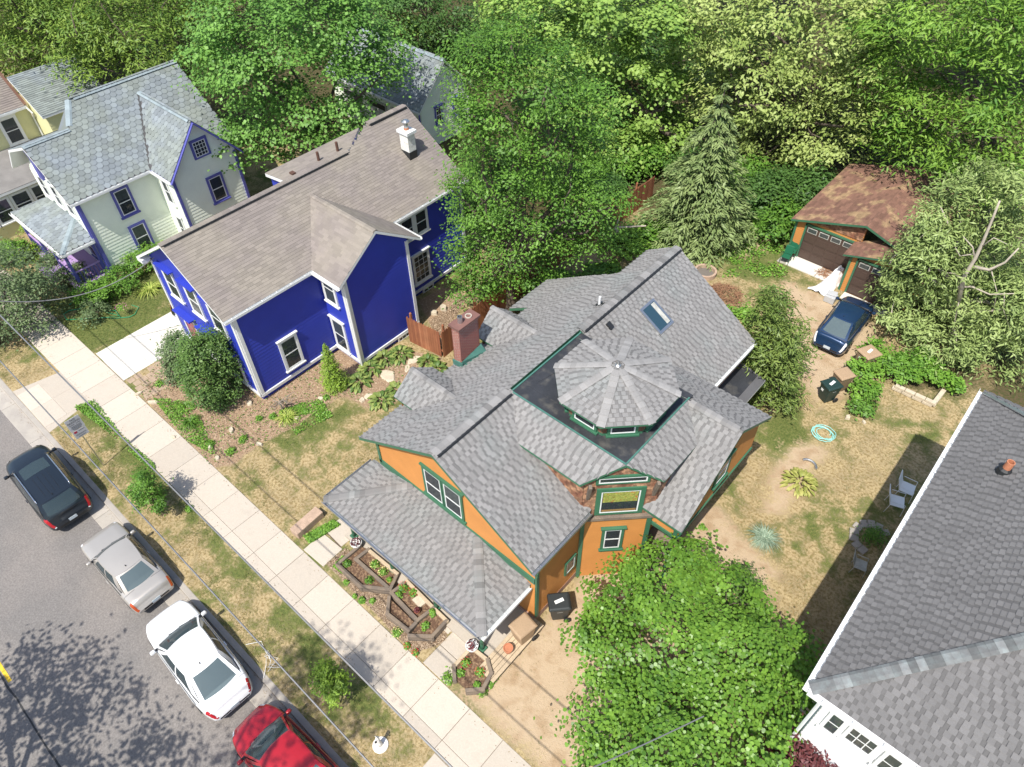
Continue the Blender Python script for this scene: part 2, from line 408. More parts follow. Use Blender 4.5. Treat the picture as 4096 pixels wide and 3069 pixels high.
# ------------------------------------------------------------------ road, kerb, pavements
road = MB().box((-80, -5.05, -.23), (420, 11.1, .2)).build('road', M_asph); tag(road, kind='structure')
M_seam = mat('tar_seam', (.03, .03, .03), rough=.7)
M_yel = mat('yellow_road_paint', (.72, .47, .03), rough=.7, fine=.2)
_m = MB(); _px = np.arange(-60, 12, .35); _off = np.cumsum(RNG.normal(0, .012, len(_px))); _off -= np.linspace(0, _off[-1], len(_px))
for i in range(len(_px)-1):
    w = .022+.014*RNG.random()
    _m.quad((_px[i], -4.8+_off[i]-w, -.126), (_px[i+1], -4.8+_off[i+1]-w, -.126), (_px[i+1], -4.8+_off[i+1]+w, -.126), (_px[i], -4.8+_off[i]+w, -.126))
_m.build('tar_seam', M_seam, road)
_m = MB()
for x in np.arange(-60, 8, .9):
    pass
for x0 in (-21.9, -34.0, -46.0):
    MB().box((x0+1.0, -4.66, -.124), (2.2, .12, .005)).build('lane_dash', M_yel, road)
kerb = tag(MB().box((-80, 1.275, -.12), (420, .23, .26)).build('kerb', M_gutterpan), kind='structure'); bevel(kerb, .03)
_slabs = {}
def tonemesh(key, make):
    if key not in _slabs: _slabs[key] = make()
    return _slabs[key]
def slabmesh(w, d, t, m, tone, bev=.012):
    def mk():
        mb = MB(); hx, hy = w/2, d/2
        a = [(-hx, -hy), (hx, -hy), (hx, hy), (-hx, hy)]; b2 = [(x-math.copysign(bev, x), y-math.copysign(bev, y)) for x, y in a]
        vs = [(x, y, -t) for x, y in a]+[(x, y, -bev*.7) for x, y in a]+[(x, y, 0) for x, y in b2]
        fs = [(i, (i+1) % 4, 4+(i+1) % 4, 4+i) for i in range(4)]+[(4+i, 4+(i+1) % 4, 8+(i+1) % 4, 8+i) for i in range(4)]+[(8, 9, 10, 11)]
        mb.add(vs, fs); me = mb.mesh('slab', m)
        at = me.attributes.new('rnd', 'FLOAT', 'FACE'); at.data.foreach_set('value', [tone]*len(me.polygons))
        return me
    return tonemesh((round(w, 3), round(d, 3), round(t, 3), m.name, round(tone, 2)), mk)
def slab(parent, name, cx, cy, z, w, d, m, t=.12, rz=0.0):
    o = bpy.data.objects.new(name, slabmesh(w, d, t, m, random.choice((.0, .2, .4, .6, .8, 1.))))
    link(o, parent); o.matrix_basis = Matrix.Translation((cx, cy, z+random.uniform(-.003, .003))) @ Matrix.Rotation(rz, 4, 'Z'); return o
gut = tag(MB().box((-80, .83, -.2), (420, .64, .1)).build('gutter', M_seam), kind='structure')
for k in range(26):
    slab(gut, 'gutter_slab', -62+k*3.05, .83, -.118, 3.035, .66, M_gutterpan, t=.03)
sw = tag(MB().box((-80, 4.36, -.03), (420, 1.70, .09)).build('sidewalk', mat('joint_dirt', (.13, .10, .07), rough=1)), kind='structure')
_x = -64.0
while _x < 9:
    w = 1.5
    if _x > -22.5:
        slab(sw, 'paving_slab', _x+w/2, 3.70, .03, w-.014, .40, M_conc, t=.05)
        slab(sw, 'paving_slab', _x+w/2, 4.565, .03, w-.014, 1.31, M_conc, t=.05)
    else:
        slab(sw, 'paving_slab', _x+w/2, 4.36, .03, w-.014, 1.72, M_conc, t=.05)
    _x += w
ap = tag(MB().prism([(-33.7, 1.39), (-29.8, 1.39), (-30.25, 3.49), (-33.25, 3.49)], -.1, .012).build('driveway_apron', M_conc), kind='structure')
for i in range(2):
    for j in range(2): slab(ap, 'apron_slab', -32.5+i*1.5, 1.93+j*1.05, .024, 1.485, 1.035, M_conc, t=.03)
dw = tag(MB().box((-31.7, 9.6, -.03), (2.86, 8.7, .08)).build('driveway', M_gutterpan), kind='structure')
for i in range(2):
    for j in range(6): slab(dw, 'drive_slab', -32.41+i*1.42, 6.0+j*1.45, .035, 1.41, 1.44, M_concnew, t=.04)
ap2 = tag(MB().box((-4.2, 2.45, -.04), (5.4, 2.06, .1)).build('driveway_apron', M_conc), kind='structure')
for i in range(3): slab(ap2, 'apron_slab', -6.0+i*1.8, 2.45, .025, 1.785, 2.04, M_conc, t=.03)
wk = tag(MB().box((-8.7, 6.1, -.04), (1.25, 1.66, .09)).build('porch_walk', MATS['joint_dirt']), kind='structure')
slab(wk, 'walk_slab', -8.7, 5.68, .03, 1.22, .84, M_conc, t=.05); slab(wk, 'walk_slab', -8.7, 6.52, .03, 1.22, .80, M_conc, t=.05)
slab(wk, 'walk_slab', -9.65, 6.75, .025, .55, .36, M_conc, t=.05); slab(wk, 'walk_slab', -9.08, 6.85, .03, .4, .3, M_conc, t=.02)
st = tag(MB().box((-15.6, 6.3, -.045), (1.0, 2.0, .09)).build('stepping_path', MATS['joint_dirt']), kind='structure')
slab(st, 'walk_slab', -15.55, 5.78, .03, 1.18, .98, M_conc, t=.06, rz=.04); slab(st, 'walk_slab', -15.62, 6.86, .03, 1.1, .98, M_conc, t=.06, rz=-.05)
pv = tag(MB().box((-29.25, 6.75, -.05), (1.9, 2.9, .09)).build('paver_patch', M_soil), kind='structure')
M_paver = mat('tan_paver', (.36, .27, .19), rough=.9, var=.2, sc=3, fine=.15)
for i in range(5):
    for j in range(8):
        if random.random() < .93: slab(pv, 'paver', -30.02+i*.385, 5.52+j*.355+(.1 if i % 2 else 0), .018+random.uniform(-.004, .008), .355, .325, M_paver, t=.05, rz=random.gauss(0, .02))
gl = tag(MB().box((-8.6, 34.75, -.05), (4.3, 1.1, .11)).build('garage_apron', M_gutterpan), kind='structure')
slab(gl, 'apron_slab', -9.4, 34.75, .07, 1.75, 1.08, M_concnew, t=.06); slab(gl, 'apron_slab', -7.62, 34.6, .07, 1.75, .8, M_concnew, t=.06)
slab(gl, 'apron_slab', -5.2, 33.7, .07, 3.0, .6, M_concnew, t=.06)
# ------------------------------------------------------------------ house building
class House:
    def __init__(s, name, label, cat, loc):
        s.root = thing(name, label, cat, loc); s.sh = []; s.shm = {}
    def part(s, name, mb, mats, parent=None, smooth=False):
        return mb.build(name, mats, parent or s.root, smooth=smooth)
def newell(pts):
    n = np.zeros(3)
    for i in range(len(pts)):
        a, b = pts[i], pts[(i+1) % len(pts)]
        n += np.array([(a[1]-b[1])*(a[2]+b[2]), (a[2]-b[2])*(a[0]+b[0]), (a[0]-b[0])*(a[1]+b[1])])
    return n/np.linalg.norm(n)
def spans(P2, v):
    xs = []; n = len(P2)
    for i in range(n):
        (u0, v0), (u1, v1) = P2[i], P2[(i+1) % n]
        if (v0 > v) != (v1 > v): xs.append(u0+(v-v0)*(u1-u0)/(v1-v0))
    xs.sort(); return [(xs[i], xs[i+1]) for i in range(0, len(xs)-1, 2)]
def shingle_plane(H, pts, m, e=.145, wmin=.14, wmax=.19, t=.026, style='tab', nrm=None, lift=.004, tones=None):
    """lay courses of shingles on a planar polygon"""
    pts = [np.array(p, float) for p in pts]; n = newell(pts)
    if nrm is not None:
        if n@np.array(nrm) < 0: n = -n
    elif n[2] < 0: n = -n
    u = np.cross([0, 0, 1.], n); u /= np.linalg.norm(u); v = np.cross(n, u)
    o = pts[0]+n*lift
    P2 = [((p-pts[0])@u, (p-pts[0])@v) for p in pts]
    v0, vmax = min(p[1] for p in P2), max(p[1] for p in P2); row = 0
    while v0 < vmax-.02:
        v1 = min(v0+e, vmax); I0, I1 = spans(P2, v0+.004), spans(P2, v1-.004)
        if len(I0) != len(I1): I0 = I1 = spans(P2, (v0+v1)/2)
        for (a0, b0), (a1, b1) in zip(I0, I1):
            lo, hi = min(a0, a1), max(b0, b1)
            if style == 'scale':
                w = wmin; x = math.floor((lo)/w)*w-(w/2 if row % 2 else 0)
            else: x = lo-random.random()*wmax
            k = 0
            while x < hi:
                thin = style == 'tab' and k % 2 == 1
                if style != 'scale': w = random.uniform(wmin*.6, wmin*.75) if thin else random.uniform(wmin, wmax)
                xa, xb = x, x+w; x += w; k += 1
                p0, p1, q0, q1 = max(xa, a0), min(xb, b0), max(xa, a1), min(xb, b1)
                if p1-p0 < .03 and q1-q0 < .03: continue
                if p1 < p0: p0 = p1 = (q0+q1)/2
                if q1 < q0: q0 = q1 = (p0+p1)/2
                full = abs(p0-xa)+abs(p1-xb)+abs(q0-xa)+abs(q1-xb) < 1e-6
                if style == 'scale' and not full and (min(p1-p0, q1-q0) < w*.3): continue
                tone = random.choice(tones or (((0., 0., .2) if thin else (.6, .6, .8, .8, 1.)) if style == 'tab' else (0., .2, .4, .6, .8, 1.)))  # recessed tabs toned darker: shade of the recess put into the colour
                tt = t*(.3 if thin else 1.0)
                H.sh.append((m, o, u, v, n, p0, p1, q0, q1, v0, v1, tt, round(tone*5)/5, full, style, w))
        v0 += e; row += 1
def shingle_geo(r):
    """local verts (u,v,n) and faces of one shingle"""
    m, o, u, v, n, p0, p1, q0, q1, v0, v1, t, tone, full, style, w = r
    if style == 'scale' and full:
        rr = w/2*.97; c = (p0+p1)/2; e = v1-v0
        arc = [(c+rr*math.cos(a), v0+rr*.72*(1+math.sin(a))) for a in [math.pi*k/6 for k in range(6, 13)]]
        top = v1+rr*.72
        base = [(x, y, t*.95) for x, y in arc]+[(c+rr, top, .002), (c-rr, top, .002)]
        low = [(x, y, .0) for x, y in arc]
        nb = len(base); na = len(arc)
        fs = [tuple(range(nb))]+[(i, nb+i, nb+i+1, i+1) for i in range(na-1)]
        return base+low, fs
    V = [(p0, v0, 0.), (p1, v0, 0.), (p0, v0, t), (p1, v0, t), (q1, v1, .003), (q0, v1, .003)]
    F = [(2, 3, 4, 5), (0, 1, 3, 2), (0, 2, 5), (1, 4, 3)]
    return V, F
_shm = {}
def finish_shingles(H, name, parent, nsep=300):
    if not H.sh: return
    cen = np.array([r[1]+r[2]*((r[5]+r[6])/2)+r[3]*r[9] for r in H.sh])
    q = cen-np.array([0, 0, CAM_H]); w = q@CF; sx = 2048+FPX*(q@CR)/w; sy = 1534.5-FPX*(q@CU)/w
    facing = np.array([r[4] for r in H.sh]); fc = -(facing*q).sum(1)/np.linalg.norm(q, axis=1)
    ok = (sx > 10) & (sx < 4086) & (sy > 10) & (sy < 3060) & (fc > .15) & np.array([r[13] for r in H.sh])
    score = np.where(ok, fc*w**-2, -1)
    pick = set(np.argsort(-score)[:nsep][(np.sort(-score)[:nsep] < 0)].tolist())
    rest = {}
    for i, r in enumerate(H.sh):
        if i in pick:
            wq = round(r[15]/.03)*.03 if r[14] == 'tab' else r[15]
            key = (r[0].name, wq, round(r[10]-r[9], 3), round(r[11], 4), r[12], r[14])
            if key not in _shm:
                rr = list(r); rr[5], rr[6], rr[7], rr[8] = 0, wq, 0, wq; rr[9], rr[10] = 0, r[10]-r[9]; rr[15] = wq
                V, F = shingle_geo(rr); me = bpy.data.meshes.new(name); me.from_pydata(V, [], F); me.materials.append(r[0])
                a = me.attributes.new('rnd', 'FLOAT', 'FACE'); a.data.foreach_set('value', [r[12]]*len(F)); _shm[key] = me
            o = bpy.data.objects.new(name, _shm[key]); link(o, parent)
            u, v, n = r[2], r[3], r[4]; p = r[1]+u*r[5]+v*r[9]
            o.matrix_basis = Matrix(((u[0], v[0], n[0], p[0]), (u[1], v[1], n[1], p[1]), (u[2], v[2], n[2], p[2]), (0, 0, 0, 1)))
        else: rest.setdefault(0, []).append(r)
    for _, L in rest.items():
        mats = []; vs = []; fs = []; mi = []; rn = []
        for r in L:
            if r[0] not in mats: mats.append(r[0])
            V, F = shingle_geo(r); b = len(vs)
            A = np.array(V); W = r[1]+A[:, :1]*r[2]+A[:, 1:2]*r[3]+A[:, 2:3]*r[4]
            vs.extend(map(tuple, W))
            for f in F: fs.append(tuple(i+b for i in f)); mi.append(mats.index(r[0])); rn.append(r[12])
        me = bpy.data.meshes.new(name+'s'); me.from_pydata(vs, [], fs)
        for m in mats: me.materials.append(m)
        me.polygons.foreach_set('material_index', mi)
        a = me.attributes.new('rnd', 'FLOAT', 'FACE'); a.data.foreach_set('value', rn)
        o = link(bpy.data.objects.new(name+'s', me), H.root); o['kind'] = 'stuff'
def roof(H, pts, t=.14, mside=None, m=None, name='roof', **kw):
    o = H.part(name, MB().slab(pts, t, 0, 1), [M_under, mside or M_white])
    if 'st' in kw: kw['t'] = kw.pop('st')
    if m: shingle_plane(H, pts, m, **kw)
    return o
_capm = {}
def caps(H, a, b, m, w=.15, step=.18, drop=.05, parent=None, name='ridge_cap', nrm=None):
    """row of bent cap shingles from a (low / start) to b"""
    a = np.array(a, float); b = np.array(b, float); d = b-a; L = np.linalg.norm(d); d /= L
    r = np.cross(d, [0, 0, 1.]); r /= np.linalg.norm(r); up = np.cross(r, d)
    for i in range(int(L/step)):
        tone = random.choice((0., .3, .5, .7, 1.)); key = (m.name, w, step, drop, tone)
        if key not in _capm:
            V = [(-w, 0, -drop), (-w*.5, 0, -drop*.15), (w*.5, 0, -drop*.15), (w, 0, -drop), (-w, step*1.12, -drop-.014), (-w*.5, step*1.12, -drop*.15-.014), (w*.5, step*1.12, -drop*.15-.014), (w, step*1.12, -drop-.014)]
            V2 = [(x, y, z+.012) for x, y, z in V]+[(x, 0, z-.01) for x, y, z in V[:4]]
            F = [(0, 1, 5, 4), (1, 2, 6, 5), (2, 3, 7, 6), (8, 9, 1, 0), (9, 10, 2, 1), (10, 11, 3, 2)]
            me = bpy.data.meshes.new(name); me.from_pydata(V2, [], F); me.materials.append(m)
            at = me.attributes.new('rnd', 'FLOAT', 'FACE'); at.data.foreach_set('value', [tone]*len(F)); _capm[key] = me
        o = link(bpy.data.objects.new(name, _capm[key]), parent or H.root); p = a+d*(i*step)+up*.012
        o.matrix_basis = Matrix(((r[0], d[0], up[0], p[0]), (r[1], d[1], up[1], p[1]), (r[2], d[2], up[2], p[2]), (0, 0, 0, 1)))
_bdm = {}
def wall(H, A, B, z0, top, m, n, e=.115, t=.13, boards=True, zb=None, name='wall'):
    """vertical wall from A to B (plan points); top = list of (fraction along, z); n = outward plan normal; clapboards are its children"""
    A = np.array(A, float); B = np.array(B, float); d = B-A; L = np.linalg.norm(d); u = d/L; n = np.array(n, float); n /= np.linalg.norm(n)
    poly = [(0, z0)]+[(0, z0)]*0+[(L, z0)]+[(f*L, z) for f, z in sorted(top, reverse=True)]
    P3 = [(A[0]+u[0]*s, A[1]+u[1]*s, z) for s, z in poly]; Q3 = [(p[0]-n[0]*t, p[1]-n[1]*t, p[2]) for p in P3]; k = len(P3)
    mb = MB(); mb.add(P3+Q3, [tuple(range(k)), tuple(range(2*k-1, k-1, -1))]+[(i, k+i, k+(i+1) % k, (i+1) % k) for i in range(k)])
    w = H.part(name, mb, m)
    if not boards: return w
    z = z0 if zb is None else zb; zmax = max(p[1] for p in poly)
    while z < zmax-.02:
        z1 = min(z+e, zmax)
        S0, S1 = spans(poly, z+.002), spans(poly, z1-.002)
        if len(S0) == len(S1):
            for (a0, b0), (a1, b1) in zip(S0, S1):
                if max(b0-a0, b1-a1) < .1: continue
                c0, c1 = u, n
                V = []
                for s, zz, off in ((a0, z, .003), (b0, z, .003), (a0, z, .021), (b0, z, .021), (b1, z1, .004), (a1, z1, .004)):
                    V.append((A[0]+u[0]*s+n[0]*off, A[1]+u[1]*s+n[1]*off, zz))
                F = [(2, 3, 4, 5), (0, 1, 3, 2), (0, 2, 5), (1, 4, 3)]
                if np.cross(np.append(u, 0), [0, 0, 1.])[:2]@n < 0: F = [f[::-1] for f in F]
                mb = MB().add(V, F); mb.build('clapboard', m, w)
        z += e
    return w
def strip(H, a, b, w, d, m, n, name='trim', parent=None):
    """flat trim board along a-b lying on a wall with plan normal n: w across, d proud"""
    a = np.array(a, float); b = np.array(b, float); nn = np.array([n[0], n[1], 0.]); nn /= np.linalg.norm(nn)
    dd = b-a; dd /= np.linalg.norm(dd); r = np.cross(dd, nn)
    V = []
    for q in (a, b):
        for x, y in ((-1, 0), (1, 0), (1, 1), (-1, 1)): V.append(q+r*x*w/2+nn*(.004+y*(d+.02)))
    return H.part(name, MB().add(V, [(3, 2, 1, 0), (4, 5, 6, 7), (0, 1, 5, 4), (1, 2, 6, 5), (2, 3, 7, 6), (3, 0, 4, 7)]), m, parent)
def window(H, c, n, z0, w, h, cm=None, sm=None, cw=.11, kind='dh', grid=(1, 1), sill=True, head=True, name='window', curtain=0, parent=None, depth=.06):
    """casing (the window itself) > pane, sash, sill, head"""
    cm = cm or M_white; sm = sm or M_white
    n = np.array([n[0], n[1], 0.]); n /= np.linalg.norm(n); u = np.array([-n[1], n[0], 0.]); c = np.array([c[0], c[1], 0.])
    def pt(x, y, z): return tuple(c+u*x+n*y+np.array([0, 0, z]))
    def bx(mb, x0, x1, y0, y1, za, zb):
        V = [pt(x, y, z) for z in (za, zb) for x, y in ((x0, y0), (x1, y0), (x1, y1), (x0, y1))]
        mb.add(V, [(3, 2, 1, 0), (4, 5, 6, 7), (0, 1, 5, 4), (1, 2, 6, 5), (2, 3, 7, 6), (3, 0, 4, 7)])
    depth += .02; hw = w/2; mb = MB(); y0, y1 = .002, depth
    bx(mb, -hw, -hw+cw, y0, y1, z0, z0+h); bx(mb, hw-cw, hw, y0, y1, z0, z0+h)
    bx(mb, -hw+cw, hw-cw, y0, y1, z0+h-cw, z0+h); bx(mb, -hw+cw, hw-cw, y0, y1, z0, z0+cw*.7)
    W = H.part(name, mb, cm, parent)
    ix, iz0, iz1 = hw-cw, z0+cw*.7, z0+h-cw
    back = MB(); bx(back, -ix, ix, .046, .049, iz0, iz1); H.part('blind' if curtain else 'room_dark_sheet', back, M_curtain if curtain > .9 else M_inside, W)  # where not fully curtained, a near-black sheet stands in for the unlit room
    if 0 < curtain <= .9:
        cb = MB(); bx(cb, -ix, ix, .050, .052, iz1-(iz1-iz0)*curtain, iz1); H.part('curtain', cb, M_curtain, W)
    s = .045; sb = MB(); zc = (iz0+iz1)/2
    bx(sb, -ix, -ix+s, .056, .072, iz0, iz1); bx(sb, ix-s, ix, .056, .072, iz0, iz1)
    bx(sb, -ix+s, ix-s, .056, .072, iz0, iz0+s); bx(sb, -ix+s, ix-s, .056, .072, iz1-s, iz1)
    if kind == 'dh': bx(sb, -ix+s, ix-s, .054, .075, zc-s/2, zc+s/2)
    gx, gz = grid
    for i in range(1, gx): x = -ix+2*ix*i/gx; bx(sb, x-.012, x+.012, .056, .07, iz0+s, iz1-s)
    for j in range(1, gz): z = iz0+(iz1-iz0)*j/gz; bx(sb, -ix+s, ix-s, .057, .071, z-.012, z+.012)
    H.part('sash', sb, sm, W)
    if kind == 'dh':
        for za, zb in ((iz0+s, zc-s/2), (zc+s/2, iz1-s)):
            p = MB(); p.quad(pt(-ix+s, .063, za), pt(ix-s, .063, za), pt(ix-s, .063, zb), pt(-ix+s, .063, zb)); H.part('pane', p, M_glass, W)
    else:
        p = MB(); p.quad(pt(-ix+s, .063, iz0+s), pt(ix-s, .063, iz0+s), pt(ix-s, .063, iz1-s), pt(-ix+s, .063, iz1-s)); H.part('pane', p, M_glass, W)
    if sill: sb = MB(); bx(sb, -hw-.05, hw+.05, y0, depth+.05, z0-.07, z0-.001); H.part('sill', sb, cm, W)
    if head: sb = MB(); bx(sb, -hw-.06, hw+.06, y0, depth+.06, z0+h+.001, z0+h+.06); H.part('head', sb, cm, W)
    return W
def gutter(H, a, b, out, m, w=.12, h=.11, name='gutter', brk=.75):
    """open trough along an eave, out = plan direction away from the roof"""
    a = np.array(a, float); b = np.array(b, float); o = np.array([out[0], out[1], 0.]); t = .012; mb = MB()
    prof = [(0, 0), (0, -h), (w, -h), (w, .01), (w-t, .01), (w-t, -h+t), (t, -h+t), (t, 0)]
    V = [a+o*x+np.array([0, 0, z]) for x, z in prof]+[b+o*x+np.array([0, 0, z]) for x, z in prof]; k = len(prof)
    F = [(i, (i+1) % k, k+(i+1) % k, k+i) for i in range(k)]+[tuple(range(k-1, -1, -1)), tuple(range(k, 2*k))]
    g = H.part(name, mb.add(V, F), m)
    L = np.linalg.norm(b-a); d = (b-a)/L
    for i in range(int(L/brk)):
        q = a+d*(i+.5)*brk
        H.part('gutter_hanger', MB().bar(q+o*.005+np.array([0, 0, .012]), q+o*(w-.002)+np.array([0, 0, .014]), .03, .008), m, g)
    return g
# ------------------------------------------------------------------ orange cottage with the octagonal cupola
HO = House('orange_cottage', 'orange clapboard cottage with green trim, grey shingle roofs and an octagonal cupola', 'house', (-11.2, 15.0, 0))
XR, ZR, SL = -11.245, 7.08, .6
zr_ = lambda x: ZR-SL*(x-XR)
zl_ = lambda x: ZR-SL*(XR-x)
XE, XL = -7.08, -15.39
GS = dict(m=M_shg, mside=M_green)
r_front = roof(HO, [(XE, 8.5, zr_(XE)), (XE, 11.55, zr_(XE)), (-7.4, 11.65, zr_(-7.4)), (-7.4, 12.25, zr_(-7.4)), (XR, 12.25, ZR), (XR, 8.5, ZR)], **GS)
roof(HO, [(XR, 16.12, ZR), (XR, 22.8, ZR), (-6.95, 22.55, zr_(-6.95)), (-6.95, 18.4, zr_(-6.95)), (-9.0, 16.12, zr_(-9.0))], **GS)
roof(HO, [(XR, 8.5, ZR), (XR, 22.8, ZR), (-12.7, 22.8, zl_(-12.7)), (-12.7, 20.7, zl_(-12.7)), (-16.45, 20.65, zl_(-16.45)), (-16.45, 18.0, zl_(-16.45)), (XL, 18.0, zl_(XL)), (XL, 8.5, zl_(XL))], **GS)
# tower slopes round the flat deck
roof(HO, [(-11.12, 12.2, 7.0), (-6.4, 12.2, 7.0), (-7.31, 11.1, 6.285), (-9.93, 11.1, 6.285)], t=.1, **GS)
roof(HO, [(-6.4, 12.2, 7.0), (-6.4, 15.75, 7.0), (-5.38, 14.9, 6.285), (-5.38, 12.98, 6.285)], t=.1, **GS)
# right wing
roof(HO, [(-6.0, 12.8, 4.54), (-4.33, 12.8, 4.54), (-4.33, 15.78, 7.0), (-6.4, 15.78, 7.0), (-6.4, 13.4, 5.036)], t=.12, **GS)
roof(HO, [(-4.33, 15.78, 7.0), (-4.33, 18.6, 5.2), (-8.1, 18.6, 5.2), (-11.1, 15.78, 7.0)], t=.12, **GS)
# porch roof
roof(HO, [(-15.6, 6.53, 2.6), (-7.52, 6.53, 2.6), (-10.0, 9.0, 3.1), (-13.2, 9.0, 3.1)], t=.1, **GS)
roof(HO, [(-15.6, 6.53, 2.6), (-13.2, 9.0, 3.1), (-15.6, 9.0, 2.6)], t=.1, **GS)
roof(HO, [(-7.52, 6.53, 2.6), (-7.52, 9.0, 2.6), (-10.0, 9.0, 3.1)], t=.1, **GS)
# left gablets
for gy, gz, ez in ((11.4, 5.95, 5.2), (15.85, 6.05, 5.15)):
    xe_, xi = XR-(ZR-ez)/SL, XR-(ZR-gz)/SL
    roof(HO, [(-15.45, gy, gz), (-15.45, gy-1.0, ez), (xe_, gy-1.0, ez), (xi, gy, gz)], t=.08, name='gablet_roof', **GS)
    roof(HO, [(-15.45, gy, gz), (-15.45, gy+1.0, ez), (xe_, gy+1.0, ez), (xi, gy, gz)], t=.08, name='gablet_roof', **GS)
    HO.part('gablet_wall', MB().add([(-15.2, gy-.9, 4.5), (-15.2, gy+.9, 4.5), (-15.2, gy+.9, ez), (-15.2, gy, gz-.1), (-15.2, gy-.9, ez)], [(0, 1, 2, 3, 4)]), M_orange)
    caps(HO, (-15.45, gy, gz+.012), (xi+.1, gy, gz+.012), M_shg, w=.13, drop=.07)
# flat deck
deck = HO.part('flat_roof', MB().prism([(-11.2, 12.2), (-6.4, 12.2), (-6.4, 16.1), (-11.2, 16.1)], 6.8, 6.985), M_membrane)
for a, b in (((-11.2, 12.23, 7.0), (-6.4, 12.23, 7.0)), ((-6.43, 12.25, 7.0), (-6.43, 15.9, 7.0)), ((-11.17, 12.25, 7.0), (-11.17, 16.1, 7.0))):
    HO.part('flashing', MB().bar(a, b, .055, .04), mat('green_copper_flashing', (.06, .17, .14), rough=.6, var=.25, sc=4) if 'green_copper_flashing' not in MATS else MATS['green_copper_flashing'], deck)
MATS_FL = MATS['green_copper_flashing']
for a, b in (((-10.9, 12.85, 6.99), (-6.95, 12.85, 6.99)), ((-7.05, 12.9, 6.99), (-7.05, 15.8, 6.99)), ((-10.8, 13.2, 6.99), (-10.2, 15.9, 6.99))):
    HO.part('membrane_seam', MB().bar(a, b, .1, .012), M_membrane, deck)
caps(HO, (XR, 12.1, ZR+.03), (XR, 8.5, ZR+.03), M_shg, w=.2, step=.22, drop=.07)
caps(HO, (XR, 16.15, ZR+.03), (XR, 22.8, ZR+.03), M_shg, w=.2, step=.22, drop=.07)
caps(HO, (-6.3, 15.78, 7.03), (-4.33, 15.78, 7.03), M_shg, w=.16, step=.2, drop=.1)
caps(HO, (-15.6, 6.53, 2.63), (-13.2, 9.0, 3.13), M_shg, w=.17, step=.2, drop=.03, name='hip_cap')
caps(HO, (-7.52, 6.53, 2.63), (-10.0, 9.0, 3.13), M_shg, w=.17, step=.2, drop=.03, name='hip_cap')
# ridge vent slots under the caps
for y0, y1 in ((8.6, 12.1), (16.2, 22.7)):
    HO.part('ridge_vent', MB().bar((XR+.05, y0, ZR-.025), (XR+.05, y1, ZR-.025), .36, .05), M_dark)
# cupola
CX, CY, RC = -8.35, 14.25, 2.12
octp = lambda R, k: (CX+R*math.cos(rad(22.5+45*k)), CY+R*math.sin(rad(22.5+45*k)))
M_capg = mat('pale_grey_cap_shingle', (.275, .268, .26), rough=.95, var=.05, fine=.1, attr=.12)
cup = HO.part('cupola', MB().prism([octp(1.72, k) for k in range(8)], 6.98, 7.85), M_green)
for k in range(8):
    a, b = octp(RC, k), octp(RC, k+1); ap = (CX, CY, 8.58)
    HO.part('cupola_roof', MB().slab([(*a, 7.86), (*b, 7.86), ap], .07, 0, 1), [M_under, M_green], cup)
    shingle_plane(HO, [(*a, 7.86), (*b, 7.86), ap], M_shg)
    caps(HO, (*a, 7.885), (CX+(a[0]-CX)*.04, CY+(a[1]-CY)*.04, 8.59), M_capg, w=.14, step=.2, drop=.02, name='hip_cap', parent=cup)
    th = rad(45*(k+1)); nn = (math.cos(th), math.sin(th)); fc = (CX+1.592*nn[0], CY+1.592*nn[1])
    window(HO, fc, nn, 7.08, .98, .62, cm=M_green, kind='fixed', cw=.09, sill=True, head=False, name='cupola_window', parent=cup)
    for sgn in (-1, 1):
        q = (fc[0]-nn[1]*sgn*.58, fc[1]+nn[0]*sgn*.58)
        HO.part('scale_panel', MB().box((q[0], q[1], 7.42), (.02, .14, .6), rz=th), M_scale, cup)
HO.part('finial', MB().lathe([(.1, 0), (.06, .03), (.03, .1), (.015, .16)], (CX, CY, 8.575), 8), M_metal, cup)
# bay set across the corner, brown wooden scales above, clapboards below
bA, bB, bn = (-7.35, 11.40), (-5.60, 13.15), (1, -1)
wall(HO, bA, bB, 0, [(0, 3.96), (1, 3.96)], M_orange, bn, e=.13)
up = wall(HO, bA, bB, 3.96, [(0, 6.42), (.5, 6.9), (1, 6.42)], M_scale, bn, boards=False, name='shingled_wall')
w3 = lambda f, z: (bA[0]+(bB[0]-bA[0])*f, bA[1]+(bB[1]-bA[1])*f, z)
shingle_plane(HO, [w3(0, 4.1), w3(1, 4.1), w3(1, 6.42), w3(.5, 6.9), w3(0, 6.42)], M_scale, e=.1, wmin=.115, wmax=.115, t=.02, style='scale', nrm=(1, -1, 0))
wall(HO, (-9.7, 11.4), (-7.35, 11.4), 4.5, [(0, 6.35), (1, 6.35)], M_scale, (0, -1), boards=False, name='shingled_wall')
shingle_plane(HO, [(-9.6, 11.39, 4.6), (-7.35, 11.39, 4.6), (-7.35, 11.39, 6.3), (-9.6, 11.39, 6.3)], M_scale, e=.1, wmin=.115, wmax=.115, t=.02, style='scale', nrm=(0, -1, 0))
wall(HO, (-5.6, 13.15), (-5.6, 14.9), 4.5, [(0, 6.35), (1, 6.35)], M_scale, (1, 0), boards=False, name='shingled_wall')
shingle_plane(HO, [(-5.59, 13.15, 4.8), (-5.59, 14.8, 4.8), (-5.59, 14.8, 6.3), (-5.59, 13.15, 6.3)], M_scale, e=.1, wmin=.115, wmax=.115, t=.02, style='scale', nrm=(1, 0, 0))
strip(HO, w3(-.03, 4.03), w3(1.03, 4.03), .14, .12, M_wood, bn, 'belt_course')
bc = w3(.5, 0)
gd = glassmat('stained_glass', (.10, .11, .03), .1, .15)
gw = window(HO, (bc[0], bc[1]), bn, 4.22, 1.62, 1.5, cm=M_green, kind='fixed', cw=.16, sill=False, head=False, name='stained_glass_window', curtain=.45)
